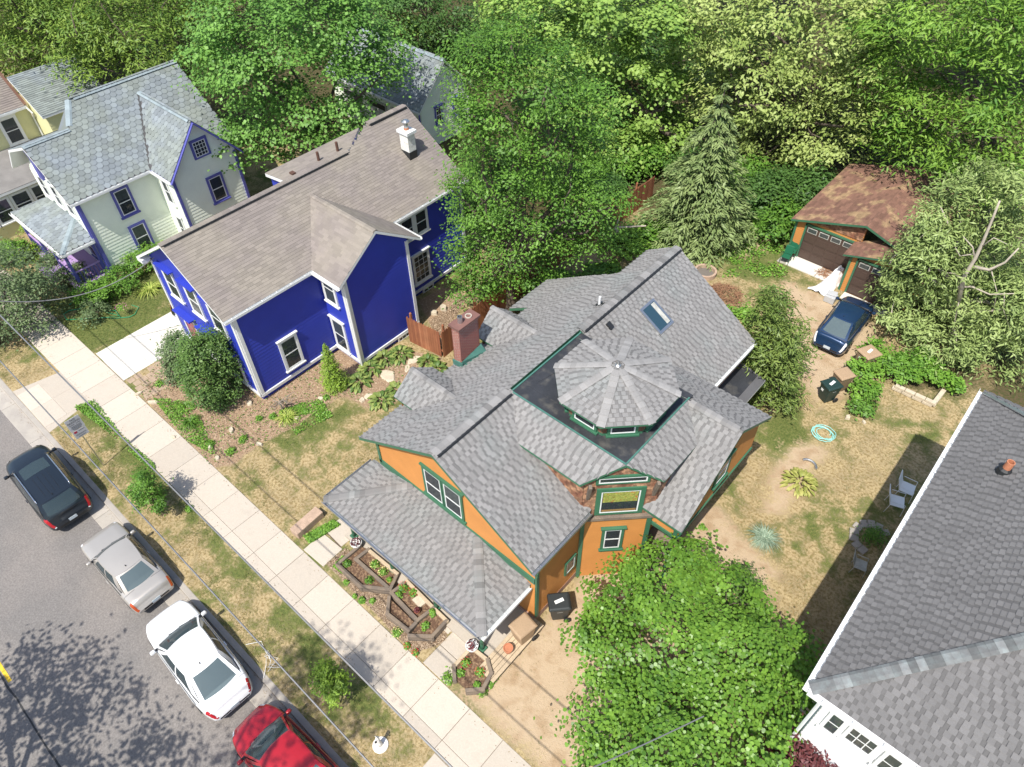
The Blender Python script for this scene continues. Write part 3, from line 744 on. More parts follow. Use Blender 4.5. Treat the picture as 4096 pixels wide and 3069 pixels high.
M_stain = mat('stained_glass_leaf', (.30, .32, .08), alt=(.42, .16, .05), rough=.25, var=.35, sc=9, fine=.5, fsc=22, altlo=.58, althi=.64, altsc=8)
un = np.array([.7071, .7071]); 
def bayrect(z0, z1, hw, off, m, nm, par):
    V = [(bc[0]+un[0]*x+.7071*off, bc[1]+un[1]*x-.7071*off, z) for x, z in ((-hw, z0), (hw, z0), (hw, z1), (-hw, z1))]
    return HO.part(nm, MB().add(V, [(0, 1, 2, 3)]), m, par)
bayrect(4.95, 5.5, .58, .066, M_stain, 'stained_glass_pane', gw)
bayrect(4.40, 4.52, .58, .066, mat('brown_blind', (.28, .17, .06)), 'blind_rail', gw)
window(HO, (bc[0], bc[1]), bn, 5.98, 1.75, .42, cm=M_green, kind='fixed', cw=.09, sill=False, head=False, name='transom_window')
window(HO, (bc[0]-.04, bc[1]-.04), bn, 1.95, .78, 1.35, cm=M_green, cw=.1, name='window', sill=True)
strip(HO, w3(.03, 0), w3(.03, 3.95), .14, .04, M_green, bn, 'corner_board'); strip(HO, w3(.96, 0), w3(.96, 3.95), .16, .04, M_green, bn, 'corner_board')
for f in (.06, .94): HO.part('bracket', MB().bar((*w3(f, 5.2)[:2], 5.2), (w3(f, 0)[0]+.22, w3(f, 0)[1]-.22, 6.25), .1, .14), M_wood)
# main walls
mr = wall(HO, (-7.35, 9.0), (-7.35, 11.4), .35, [(0, 4.6), (1, 4.6)], M_orange, (1, 0))
M_found = mat('pink_brick_foundation', (.36, .22, .17), rough=.9, var=.2, sc=5)
HO.part('foundation', MB().box((-11.22, 10.3, .17), (7.8, 2.7, .36)), M_found)
window(HO, (-7.35, 10.93), (1, 0), 1.1, .62, .85, cm=M_green, cw=.07, kind='fixed', sill=False, head=False)
strip(HO, (-7.35, 9.07, .35), (-7.35, 9.07, 4.5), .14, .04, M_green, (1, 0), 'corner_board')
fg = wall(HO, (-15.1, 9.0), (-7.35, 9.0), .3, [(0, 4.62), (.4975, 6.95), (1, 4.62)], M_orange, (0, -1))
strip(HO, (-15.1, 9.0, 2.98), (-7.35, 9.0, 2.98), .34, .035, M_green, (0, -1), 'band')
strip(HO, (-15.02, 9.0, 3.0), (-15.02, 9.0, 4.6), .13, .035, M_green, (0, -1), 'corner_board')
for x in (-11.99, -11.03): window(HO, (x, 9.0), (0, -1), 3.42, .99, 1.6, cm=M_green, cw=.1, head=False, sill=False, curtain=.5 if x > -11.5 else 0)
HO.part('head', MB().box((-11.51, 8.96, 5.07), (2.1, .12, .07)), M_green); HO.part('sill', MB().box((-11.51, 8.95, 3.38), (2.1, .14, .07)), M_green)
# front door and window under the porch
window(HO, (-13.4, 9.0), (0, -1), .9, 1.1, 1.6, cm=M_green); window(HO, (-9.3, 9.0), (0, -1), .9, 1.1, 1.6, cm=M_green)
dr = HO.part('door', MB().box((-11.3, 8.97, 1.28), (.95, .06, 2.05)), M_wood); HO.part('handle', MB().lathe([(.02, 0), (.03, .02), (.02, .05)], (-10.92, 8.9, 1.2), 8), M_metal, dr)
wall(HO, (-15.1, 9.0), (-15.1, 20.4), 0, [(0, 4.6), (1, 4.6)], M_orange, (-1, 0), boards=False)
wall(HO, (-15.1, 20.4), (-12.5, 20.4), 0, [(0, 4.55), (1, 6.1)], M_orange, (0, 1), boards=False)
wall(HO, (-12.5, 20.4), (-12.5, 22.5), 0, [(0, 6.1), (1, 6.1)], M_orange, (-1, 0), boards=False)
wall(HO, (-12.5, 22.5), (-7.2, 22.5), 0, [(0, 6.1), (.24, 6.85), (1, 4.5)], M_orange, (0, 1), boards=False)
wall(HO, (-7.2, 18.4), (-7.2, 22.5), 0, [(0, 4.45), (1, 4.45)], M_orange, (1, 0))
# wing carried on posts over the side porch
wall(HO, (-5.7, 13.2), (-4.6, 13.2), 3.45, [(0, 4.75), (1, 4.75)], M_orange, (0, -1))
wall(HO, (-4.6, 13.2), (-4.6, 18.35), 3.45, [(0, 4.78), (.5, 6.86), (1, 5.2)], M_orange, (1, 0))
window(HO, (-4.6, 15.7), (1, 0), 4.2, .9, 1.3, cm=M_green)
HO.part('wing_floor', MB().box((-5.45, 15.8, 3.37), (1.72, 5.15, .14)), M_palewood)
strip(HO, (-5.75, 13.2, 3.45), (-4.58, 13.2, 3.45), .16, .04, M_green, (0, -1), 'band'); strip(HO, (-4.66, 13.2, 3.4), (-4.66, 13.2, 4.6), .14, .04, M_green, (0, -1), 'corner_board')
strip(HO, (-4.6, 13.2, 3.45), (-4.6, 18.35, 3.45), .12, .04, M_green, (1, 0), 'band')
wall(HO, (-6.3, 12.45), (-6.3, 18.4), 0, [(0, 4.4), (1, 4.4)], M_orange, (1, 0))
for x, y in ((-4.72, 13.3), (-6.1, 15.8), (-6.1, 18.25)): HO.part('porch_post', MB().box((x, y, 1.68), (.13, .13, 3.3)), M_green)
HO.part('porch_floor', MB().box((-5.75, 15.4, .1), (1.05, 4.3, .2)), M_wood)
# lean-to behind the wing
roof(HO, [(-7.15, 19.3, 3.35), (-7.15, 22.3, 3.35), (-5.95, 22.3, 3.05), (-5.95, 19.3, 3.05)], t=.1, mside=M_white)
HO.part('lean_to_membrane', MB().slab([(-7.1, 19.32, 3.36), (-7.1, 22.2, 3.36), (-6.3, 22.2, 3.16), (-6.3, 19.32, 3.16)], .02), M_membrane)
roof(HO, [(-6.7, 18.35, 3.0), (-6.7, 19.28, 3.0), (-5.75, 19.28, 2.85), (-5.75, 18.35, 2.85)], t=.1, m=M_shg, mside=M_white)
# porch
pf = HO.part('porch_floor', MB().box((-11.45, 7.85, .06), (7.75, 2.25, .2)), M_conc)
for x in (-14.97, -12.7, -10.33, -8.03):
    p = HO.part('porch_post', MB().tube([(x, 6.95, .16), (x, 6.95, .5), (x, 6.95, 1.6), (x, 6.95, 2.36)], [.085, .075, .065, .07], 8), M_green, smooth=True)
    HO.part('post_base', MB().box((x, 6.95, .2), (.26, .26, .1)), M_green, p)
HO.part('porch_beam', MB().box((-11.5, 6.95, 2.42), (7.2, .14, .16)), M_green); HO.part('porch_beam', MB().box((-8.0, 7.98, 2.42), (.14, 1.9, .16)), M_green); HO.part('porch_beam', MB().box((-15.0, 7.98, 2.42), (.14, 1.9, .16)), M_green)
# gutters
gutter(HO, (-15.6, 6.53, 2.59), (-7.52, 6.53, 2.59), (0, -1), M_metal); gutter(HO, (-7.52, 6.5, 2.59), (-7.52, 8.9, 2.59), (1, 0), M_white)
gutter(HO, (XE, 8.5, zr_(XE)-.02), (XE, 11.5, zr_(XE)-.02), (1, 0), M_metal); gutter(HO, (-6.95, 18.7, 4.49), (-6.95, 22.5, 4.49), (1, 0), M_white)
gutter(HO, (-15.6, 6.6, 2.59), (-15.6, 8.95, 2.59), (-1, 0), M_metal)
ds = HO.part('downpipe', MB().tube([(-6.98, 8.62, 4.46), (-6.98, 8.62, 4.25), (-7.2, 8.85, 4.0), (-7.2, 8.88, 2.75)], .04, 6), M_green)
# chimney with separate bricks
cx0, cx1, cy0, cy1 = -15.2, -14.79, 13.35, 14.4
ch = HO.part('chimney', MB().box(((cx0+cx1)/2, (cy0+cy1)/2, 5.6), (cx1-cx0-.012, cy1-cy0-.012, 2.5)), M_mortar)
_bm = {}
def brickmesh(l, w, h):
    k = (round(l, 3), round(w, 3), h)
    if k not in _bm: _bm[k] = MB().box((0, 0, 0), (l, w, h)).mesh('brick', M_brick)
    return _bm[k]
rest = MB(); row = 0; z = 4.5
while z < 6.8:
    for face in range(4):
        L = (cx1-cx0) if face < 2 else (cy1-cy0); s0 = -.105 if row % 2 else 0.; s = s0
        while s < L-.02:
            a, b = max(s, 0), min(s+.192, L-.0)
            if b-a > .04:
                mid, ln = (a+b)/2, b-a
                if face == 0: c, sz = (cx0+mid, cy0+.012, z+.03), (ln, .024, .047)
                elif face == 1: c, sz = (cx0+mid, cy1-.012, z+.03), (ln, .024, .047)
                elif face == 2: c, sz = (cx1-.012, cy0+mid, z+.03), (.024, ln, .047)
                else: c, sz = (cx0+.012, cy0+mid, z+.03), (.024, ln, .047)
                if face in (0, 2):
                    o = link(bpy.data.objects.new('brick', brickmesh(*sz)), ch); o.matrix_basis = Matrix.Translation(c)
                else: rest.box(c, sz)
            s += .212
    z += .072; row += 1
ro = HO.part('bricks', rest, M_brick, ch); ro['kind'] = 'stuff'
HO.part('chimney_cap', MB().box(((cx0+cx1)/2, (cy0+cy1)/2, 6.89), (.56, 1.18, .11)), mat('brown_chimney_cap', (.18, .09, .075), rough=.8), ch)
HO.part('flue', MB().lathe([(.1, 0), (.1, .3), (.075, .3), (.075, .02)], (-15.0, 13.65, 6.94), 12), M_metal, ch)
HO.part('flue', MB().lathe([(.14, 0), (.14, .05), (.1, .05), (.1, .0)], (-15.0, 14.1, 6.94), 12), MATS['pale_concrete'], ch)
HO.part('chimney_flashing', MB().add([(-14.78, 13.3, 4.98), (-14.6, 13.25, 5.08), (-14.55, 14.5, 5.11), (-14.78, 14.45, 5.4), (-14.78, 13.33, 5.2)], [(0, 1, 2, 3, 4)]), MATS_FL, ch)
HO.part('chimney_flashing', MB().bar((-15.25, 13.33, 4.95), (-14.7, 13.33, 5.05), .05, .25), MATS_FL, ch)
# skylight, vents
def onR(x, y, dz=0): return (x, y, zr_(x)+dz)
sk = HO.part('skylight', MB().slab([onR(-10.42, 18.85, .12), onR(-10.42, 19.78, .12), onR(-9.35, 19.78, .12), onR(-9.35, 18.85, .12)], .14), M_metal)
HO.part('pane', MB().slab([onR(-10.33, 18.95, .13), onR(-10.33, 19.68, .13), onR(-9.44, 19.68, .13), onR(-9.44, 18.95, .13)], .01), glassmat('skylight_glass', (.03, .07, .10), .1), sk)
HO.part('blind', MB().slab([onR(-10.3, 19.45, .135), onR(-10.3, 19.66, .135), onR(-9.46, 19.66, .135), onR(-9.46, 19.45, .135)], .006), M_curtain, sk)
HO.part('roof_vent', MB().bar(onR(-10.82, 17.27, .06), onR(-10.58, 17.27, .05), .2, .12), M_dark)
vp_ = HO.part('vent_pipe', MB().tube([(-11.72, 17.99, 6.75), (-11.72, 17.99, 7.2)], .05, 8), M_white)
HO.part('pipe_boot', MB().slab([(-11.9, 17.85, zl_(-11.9)+.03), (-11.55, 17.85, zl_(-11.55)+.03), (-11.55, 18.15, zl_(-11.55)+.03), (-11.9, 18.15, zl_(-11.9)+.03)], .015), M_dark, vp_)
finish_shingles(HO, 'shingle', r_front)
# ------------------------------------------------------------------ blue house
HB = House('blue_house', 'deep blue clapboard house with white trim and a taupe shingle roof', 'house', (-27.3, 15.5, 0))
BS = dict(m=M_shb, mside=M_white, wmin=.30, wmax=.34, st=.013, style='three')
b_main = roof(HB, [(-23.78, 8.5, 5.35), (-23.78, 23.0, 5.35), (-27.95, 23.0, 8.031), (-27.95, 20.4, 8.031), (-27.27, 18.7, 7.594), (-27.27, 8.5, 7.594)], **BS)
roof(HB, [(-27.27, 8.5, 7.594), (-27.27, 23.0, 7.594), (-30.8, 23.0, 5.33), (-30.8, 8.5, 5.33)], **BS)
roof(HB, [(-27.29, 14.85, 7.61), (-27.29, 18.7, 7.61), (-28.9, 20.6, 7.40), (-28.9, 14.85, 7.40)], t=.16, **BS)
HB.part('dormer_wall', MB().box((-28.1, 17.5, 7.0), (1.3, 5.0, .5)), M_blue)
HB.part('ridge_end_wall', MB().add([(-27.3, 18.72, 7.5), (-27.96, 20.4, 7.5), (-27.96, 23, 7.4), (-27.96, 23, 8.0), (-27.96, 20.4, 8.0), (-27.3, 18.72, 7.55)], [(0, 1, 4, 5), (1, 2, 3, 4)]), M_blue)
roof(HB, [(-21.85, 13.05, 5.35), (-21.85, 15.45, 7.02), (-26.37, 15.45, 7.02), (-23.78, 13.05, 5.35)], **BS)
roof(HB, [(-21.85, 17.87, 5.35), (-21.85, 15.45, 7.02), (-26.37, 15.45, 7.02), (-23.78, 17.87, 5.35)], **BS)
caps(HB, (-27.27, 8.5, 7.62), (-27.27, 18.6, 7.62), M_shb, w=.15, step=.2, drop=.06)
caps(HB, (-27.95, 20.4, 8.055), (-27.95, 23.0, 8.055), M_shb, w=.2, step=.25, drop=.07)
caps(HB, (-26.3, 15.45, 7.045), (-21.85, 15.45, 7.045), M_shb, w=.14, step=.2, drop=.07)
HB.part('ridge_vent', MB().bar((-27.2, 8.6, 7.555), (-27.2, 18.4, 7.555), .27, .05), M_dark)
HB.part('ridge_vent', MB().bar((-27.88, 20.45, 7.99), (-27.88, 22.9, 7.99), .36, .06), M_dark)
wall(HB, (-24.0, 8.95), (-24.0, 13.45), .3, [(0, 5.28), (1, 5.28)], M_blue, (1, 0), e=.19)
wall(HB, (-24.0, 13.45), (-22.15, 13.45), .3, [(0, 5.45), (1, 5.45)], M_blue, (0, -1), e=.19)
wall(HB, (-22.15, 13.45), (-22.15, 17.3), .3, [(0, 5.5), (.52, 6.92), (1, 5.5)], M_blue, (1, 0), e=.19)
wall(HB, (-24.0, 17.3), (-24.0, 22.75), .3, [(0, 5.28), (1, 5.28)], M_blue, (1, 0), e=.19)
wall(HB, (-30.55, 8.95), (-24.0, 8.95), .3, [(0, 5.3), (.5, 7.42), (1, 5.3)], M_blue, (0, -1), e=.19)
wall(HB, (-22.15, 17.3), (-24.0, 17.3), .3, [(0, 5.4), (1, 5.4)], M_blue, (0, 1), boards=False)
wall(HB, (-24.0, 22.75), (-30.55, 22.75), 0, [(0, 5.3), (.5, 7.5), (1, 5.3)], M_blue, (0, 1), boards=False)
wall(HB, (-30.55, 22.75), (-30.55, 8.95), 0, [(0, 5.3), (1, 5.3)], M_blue, (-1, 0), boards=False)
HB.part('foundation', MB().prism([(-30.5, 9.0), (-24.05, 9.0), (-24.05, 13.5), (-22.2, 13.5), (-22.2, 17.25), (-24.05, 17.25), (-24.05, 22.7), (-30.5, 22.7)], -.1, .3), M_blue)
for a, b, n in (((-24, 8.95), (-24, 13.45), (1, 0)), ((-24, 13.45), (-22.15, 13.45), (0, -1)), ((-22.15, 13.45), (-22.15, 17.3), (1, 0)), ((-24, 17.3), (-24, 22.75), (1, 0)), ((-30.55, 8.95), (-24, 8.95), (0, -1))):
    strip(HB, (*a, .34), (*b, .34), .16, .05, M_white, n, 'water_table')
for x, y, n, zt in ((-24, 9.03, (1, 0), 5.2), (-24.07, 8.95, (0, -1), 5.2), (-30.48, 8.95, (0, -1), 5.2), (-22.15, 13.53, (1, 0), 5.4), (-22.23, 13.45, (0, -1), 5.4), (-22.15, 17.22, (1, 0), 5.4), (-24, 22.67, (1, 0), 5.2)):
    strip(HB, (x, y, .4), (x, y, zt), .16, .04, M_white, n, 'corner_board')
window(HB, (-24.0, 11.0), (1, 0), .78, 1.02, 1.85, curtain=.3)
window(HB, (-23.34, 13.45), (0, -1), 3.45, .96, 1.75, curtain=1); window(HB, (-23.38, 13.45), (0, -1), .5, 1.02, 1.9, curtain=.5)
window(HB, (-24.0, 18.85), (1, 0), 3.7, .92, 1.35, cw=.1); window(HB, (-24.0, 19.78), (1, 0), 3.7, .92, 1.35, cw=.1)
window(HB, (-24.0, 19.43), (1, 0), .82, 1.2, 1.82, kind='fixed', grid=(3, 5))
window(HB, (-24.0, 19.7), (1, 0), -.05, .8, .33, kind='fixed', grid=(2, 1), cw=.05, sill=False, head=False, name='basement_window')
window(HB, (-22.15, 16.2), (1, 0), -.05, .8, .33, kind='fixed', grid=(3, 1), cw=.04, sill=False, head=False, name='basement_window')
for x in (-29.1, -27.25, -25.45): window(HB, (x, 8.95), (0, -1), 3.5, 1.05, 1.7, curtain=.5)
for x in (-27.3, -25.5): window(HB, (x, 8.95), (0, -1), .5, 1.1, 1.9)
dr = HB.part('door', MB().box((-29.05, 8.93, 1.35), (.95, .08, 2.1)), mat('crimson_door_paint', (.30, .02, .06), rough=.4)); HB.part('door_casing', MB().box((-29.05, 8.91, 2.47), (1.3, .14, .12)), M_white, dr)
HB.part('door_casing', MB().box((-29.6, 8.91, 1.35), (.12, .1, 2.12)), M_white, dr); HB.part('door_casing', MB().box((-28.5, 8.91, 1.35), (.12, .1, 2.12)), M_white, dr)
HB.part('door_canopy', MB().box((-29.05, 8.78, 2.58), (1.5, .36, .07)), M_blue); HB.part('window_hood', MB().box((-25.5, 8.8, 2.53), (1.35, .3, .06)), M_blue); HB.part('window_hood', MB().box((-27.3, 8.8, 2.53), (1.35, .3, .06)), M_blue)
for x in (-29.1, -27.25, -25.45): HB.part('window_hood', MB().box((x, 8.82, 5.33), (1.3, .24, .05)), M_blue)
HB.part('step', MB().box((-29.05, 8.55, .12), (1.5, .7, .24)), M_conc)
HB.part('cornice_return', MB().box((-30.65, 8.72, 5.16), (.5, .45, .2)), M_white)
gutter(HB, (-23.78, 8.5, 5.33), (-23.78, 13.0, 5.33), (1, 0), M_white); gutter(HB, (-23.7, 13.05, 5.33), (-21.85, 13.05, 5.33), (0, -1), M_white)
gutter(HB, (-23.78, 17.95, 5.33), (-23.78, 23.0, 5.33), (1, 0), M_white); gutter(HB, (-23.7, 17.87, 5.33), (-21.85, 17.87, 5.33), (0, 1), M_white)
HB.part('downpipe', MB().tube([(-22.02, 13.38, 5.2), (-22.02, 13.38, 5.0), (-22.05, 13.38, .1)], .05, 6), M_white)
ch = HB.part('chimney', MB().box((-25.96, 21.24, 7.15), (.6, .46, 1.5)), mat('white_painted_brick', (.70, .69, .64), alt=(.45, .40, .34), rough=.9, var=.15, sc=5, altlo=.6, althi=.75, altsc=6, bump=.5, bsc=25))
HB.part('chimney_cap', MB().box((-25.96, 21.24, 7.95), (.78, .62, .14)), M_white, ch); HB.part('flue', MB().lathe([(.13, 0), (.13, .12)], (-25.96, 21.24, 8.0), 12), M_terra, ch)
HB.part('flue_pipe', MB().lathe([(.11, 0), (.11, .3)], (-25.96, 21.24, 8.1), 12), M_metal, ch); HB.part('flue_hat', MB().lathe([(.2, 0), (.21, .03), (.1, .1), (.01, .13)], (-25.96, 21.24, 8.42), 12), M_metal, ch)
HB.part('chimney_flashing', MB().box((-25.96, 21.24, 6.72), (.64, .5, .5)), M_dark, ch)
M_rust = mat('rusty_vent_pipe', (.10, .05, .035), rough=.8)
for x, y, h in ((-27.6, 18.2, .45), (-27.6, 17.05, .42)):
    HB.part('vent_pipe', MB().tube([(x, y, 7.55), (x, y, 7.6+h)], .07, 8), M_rust)
HB.part('roof_vent', MB().box((-27.55, 15.5, 7.64), (.25, .2, .08)), M_rust)
finish_shingles(HB, 'shingle', b_main)

# ------------------------------------------------------------------ pale green house with scalloped roof
HW = House('pale_green_house', 'pale green clapboard house with purple trim and blue-grey scalloped roof', 'house', (-41.0, 13.0, 0))
WS = dict(m=M_shw, mside=M_white, style='scale', e=.27, wmin=.33, wmax=.33, st=.03)
w_main = roof(HW, [(-37.97, 8.6, 5.0), (-37.97, 18.2, 5.0), (-41.95, 18.2, 8.104), (-41.95, 11.9, 8.104), (-40.8, 11.0, 7.207), (-40.8, 8.55, 7.207)], **WS)
roof(HW, [(-40.8, 11.0, 7.2), (-40.8, 8.55, 7.2), (-42.9, 8.35, 6.42), (-42.9, 11.0, 6.42)], **WS)
HW.part('roof', MB().slab([(-40.8, 11.0, 7.2), (-42.9, 11.0, 6.42), (-41.95, 11.9, 8.1)], .1), M_shw)
roof(HW, [(-41.95, 18.2, 8.1), (-41.95, 11.9, 8.1), (-45.9, 11.9, 5.0), (-45.9, 18.2, 5.0)], **WS)
roof(HW, [(-42.9, 8.35, 6.42), (-42.9, 11.9, 6.42), (-44.2, 11.9, 5.0), (-44.2, 8.35, 5.0)], **WS)
roof(HW, [(-35.9, 13.1, 5.0), (-35.9, 15.3, 7.55), (-41.24, 15.3, 7.55), (-37.97, 13.1, 5.0)], **{**WS, 'mside': M_purple})
roof(HW, [(-35.9, 17.5, 5.0), (-35.9, 15.3, 7.55), (-41.24, 15.3, 7.55), (-37.97, 17.5, 5.0)], **{**WS, 'mside': M_purple})
roof(HW, [(-44.4, 7.13, 2.6), (-38.2, 7.13, 2.6), (-39.8, 8.96, 3.35), (-42.8, 8.96, 3.35)], t=.1, **WS)
roof(HW, [(-38.2, 7.13, 2.6), (-38.2, 8.96, 2.6), (-39.8, 8.96, 3.35)], t=.1, **WS)
roof(HW, [(-44.4, 7.13, 2.6), (-44.4, 8.96, 2.6), (-42.8, 8.96, 3.35)], t=.1, **WS)
M_ridgeblue = mat('blue_grey_ridge_tile', (.24, .29, .31), rough=.9, attr=.12)
for a, b in (((-41.95, 18.2, 8.13), (-41.95, 11.9, 8.13)), ((-41.95, 11.9, 8.13), (-40.8, 11.0, 7.23)), ((-40.8, 11.0, 7.23), (-40.8, 8.55, 7.23)), ((-41.2, 15.3, 7.58), (-35.9, 15.3, 7.58)), ((-38.2, 7.13, 2.63), (-39.8, 8.96, 3.38))):
    caps(HW, a, b, M_ridgeblue, w=.17, step=.3, drop=.08)
HW.part('valley_metal', MB().bar((-37.99, 13.08, 5.03), (-41.22, 15.25, 7.56), .12, .04), M_dark)
wall(HW, (-38.26, 8.96), (-38.26, 13.3), .3, [(0, 4.95), (1, 4.95)], M_mint, (1, 0), e=.19)
wall(HW, (-38.26, 13.3), (-36.3, 13.3), .3, [(0, 5.0), (1, 5.0)], M_mint, (0, -1), e=.19)
wall(HW, (-36.3, 13.3), (-36.3, 17.3), .3, [(0, 5.1), (.5, 7.4), (1, 5.1)], M_mint, (1, 0), e=.19)
wall(HW, (-43.4, 8.96), (-38.26, 8.96), .3, [(0, 5.0), (.5, 7.05), (1, 5.0)], M_mint, (0, -1), e=.19)
wall(HW, (-36.3, 17.3), (-45.5, 17.9), 0, [(0, 4.8), (.18, 4.8), (.6, 7.0), (1, 4.8)], M_mint, (0, 1), boards=False); wall(HW, (-45.5, 17.9), (-43.4, 8.96), 0, [(0, 5), (1, 5)], M_mint, (-1, 0), boards=False)
HW.part('foundation', MB().prism([(-43.3, 9.0), (-38.3, 9.0), (-38.3, 13.35), (-36.35, 13.35), (-36.35, 17.25), (-43.3, 17.25)], -.1, .3), M_stone)
for x, y, n, zt in ((-38.26, 9.03, (1, 0), 4.9), (-38.33, 8.96, (0, -1), 4.9), (-36.3, 13.38, (1, 0), 5.0), (-36.3, 17.22, (1, 0), 5.0)):
    strip(HW, (x, y, .3), (x, y, zt), .15, .045, M_purple, n, 'corner_board')
window(HW, (-38.26, 11.24), (1, 0), 3.02, 1.0, 1.65, cm=M_purple, cw=.13, head=False, curtain=.4); window(HW, (-38.26, 11.28), (1, 0), .7, 1.0, 1.72, cm=M_purple, cw=.13, head=False, curtain=.6)
window(HW, (-36.3, 15.42), (1, 0), 5.38, 1.0, 1.06, cm=M_purple, kind='fixed', grid=(4, 4), cw=.13, head=False, sill=False)
window(HW, (-36.3, 15.6), (1, 0), 2.6, 1.0, 1.6, cm=M_purple, cw=.13, head=False)
window(HW, (-37.25, 13.3), (0, -1), 3.1, .7, 1.6, cm=M_white, cw=.1); window(HW, (-37.25, 13.3), (0, -1), .7, .7, 1.6, cm=M_white, cw=.1)
for x in (-42.3, -40.8, -39.4): window(HW, (x, 8.96), (0, -1), 3.6, .8, 1.35, cm=M_white)
window(HW, (-39.4, 8.96), (0, -1), .9, .9, 1.5, cm=M_purple); window(HW, (-42.2, 8.96), (0, -1), .9, .9, 1.5, cm=M_purple)
HW.part('gable_return', MB().box((-40.85, 8.72, 5.9), (.5, .12, 1.1)), M_purple); HW.part('gable_bracket', MB().bar((-40.85, 8.66, 7.0), (-40.85, 8.9, 5.4), .2, .16), M_purple)
HW.part('bargeboard', MB().bar((-35.88, 13.08, 4.9), (-35.88, 15.3, 7.46), .05, .2, up=(1, 0, 0)), M_purple); HW.part('bargeboard', MB().bar((-35.88, 17.52, 4.9), (-35.88, 15.3, 7.46), .05, .2, up=(1, 0, 0)), M_purple)
gutter(HW, (-37.97, 8.6, 4.98), (-37.97, 13.05, 4.98), (1, 0), M_white); gutter(HW, (-37.9, 13.1, 4.98), (-35.9, 13.1, 4.98), (0, -1), M_white); gutter(HW, (-44.4, 7.13, 2.58), (-38.2, 7.13, 2.58), (0, -1), M_white); gutter(HW, (-38.2, 7.1, 2.58), (-38.2, 8.9, 2.58), (1, 0), M_white)
M_lilac = mat('lilac_porch_paint', (.40, .27, .52), rough=.6, var=.08)
HW.part('porch_floor', MB().box((-41.2, 8.0, .25), (6.0, 1.9, .4)), M_lilac)
for x in (-44.1, -42.1, -40.3, -38.45): HW.part('porch_post', MB().box((x, 7.3, 1.5), (.14, .14, 2.1)), M_purple)
HW.part('porch_post', MB().box((-38.45, 8.8, 1.5), (.14, .14, 2.1)), M_purple)
HW.part('porch_beam', MB().box((-41.3, 7.3, 2.45), (5.9, .16, .14)), M_purple); HW.part('porch_beam', MB().box((-38.45, 8.05, 2.45), (.16, 1.4, .14)), M_purple)
for (x0, y0, x1, y1) in ((-40.3, 7.3, -38.5, 7.3), (-44.1, 7.3, -42.1, 7.3), (-38.45, 7.3, -38.45, 8.8)):
    r = HW.part('railing', MB().bar((x0, y0, 1.2), (x1, y1, 1.2), .09, .06), M_lilac)
    n = int(math.hypot(x1-x0, y1-y0)/.18)
    for i in range(n): t_ = (i+.5)/n; HW.part('baluster', MB().box((x0+(x1-x0)*t_, y0+(y1-y0)*t_, .82), (.05, .05, .74)), M_purple, r)
HW.part('porch_step', MB().box((-41.2, 6.75, .15), (1.6, .6, .3)), M_lilac)
finish_shingles(HW, 'scallop', w_main)

# ------------------------------------------------------------------ grey roofed carriage house behind
HC = House('carriage_house', 'cream carriage house with grey scalloped roof, half hidden behind the ginkgo', 'house', (-39, 32, 0))
c_main = roof(HC, [(-34.6, 29.6, 3.0), (-44.5, 29.6, 3.0), (-44.5, 32.2, 5.6), (-34.6, 32.2, 5.6)], m=M_shw, style='scale', e=.27, wmin=.33, wmax=.33, st=.03)
roof(HC, [(-34.6, 34.8, 3.0), (-44.5, 34.8, 3.0), (-44.5, 32.2, 5.6), (-34.6, 32.2, 5.6)])
wall(HC, (-44.2, 29.95), (-34.9, 29.95), 0, [(0, 3.05), (1, 3.05)], M_mint, (0, -1), e=.14); wall(HC, (-34.9, 29.95), (-34.9, 34.5), 0, [(0, 3.1), (.5, 5.35), (1, 3.1)], M_mint, (1, 0), e=.14)
window(HC, (-34.9, 31.5), (1, 0), 1.5, .7, 1.2, cm=M_purple, grid=(2, 2)); window(HC, (-34.9, 33.2), (1, 0), 1.5, .7, 1.2, cm=M_purple, grid=(2, 2))
for x in (-36.8, -39.4, -42): 
    d_ = HC.part('carriage_door', MB().box((x, 29.9, 1.15), (2.1, .08, 2.3)), M_curtain); HC.part('door_lights', MB().box((x, 29.85, 2.0), (1.8, .03, .35)), M_dark, d_)
HC.part('downpipe', MB().tube([(-34.8, 29.7, 3), (-34.8, 29.8, .1)], .06, 6), M_purple)
caps(HC, (-34.6, 32.2, 5.63), (-44.5, 32.2, 5.63), M_ridgeblue, w=.17, step=.3, drop=.1)
gutter(HC, (-34.6, 29.6, 2.98), (-44.5, 29.6, 2.98), (0, -1), M_white)
finish_shingles(HC, 'scallop', c_main)

# ------------------------------------------------------------------ yellow house at the left edge
HY = House('yellow_house', 'yellow clapboard house with brown roof, cut by the left edge of the view', 'house', (-53, 10, 0))
y_main = roof(HY, [(-50.2, 2.0, 5.3), (-50.2, 11.9, 5.3), (-54.5, 11.9, 8.2), (-54.5, 2.0, 8.2)], m=M_shb, wmin=.3, wmax=.34, style='three')
roof(HY, [(-58.8, 2.0, 5.3), (-58.8, 11.9, 5.3), (-54.5, 11.9, 8.2), (-54.5, 2.0, 8.2)])
roof(HY, [(-47.9, 11.85, 5.3), (-47.9, 16, 5.3), (-51.0, 16, 6.8), (-51.0, 11.85, 6.8)], m=M_shw, wmin=.3, wmax=.34, style='three')
wall(HY, (-50.5, 2.3), (-50.5, 12.0), 0, [(0, 5.25), (1, 5.25)], M_yellow, (1, 0), e=.19); wall(HY, (-50.5, 12.1), (-48.15, 12.1), 0, [(0, 5.9), (1, 5.25)], M_yellow, (0, -1), e=.19); wall(HY, (-48.15, 12.1), (-48.15, 15.9), 0, [(0, 5.25), (1, 5.25)], M_yellow, (1, 0), e=.19)
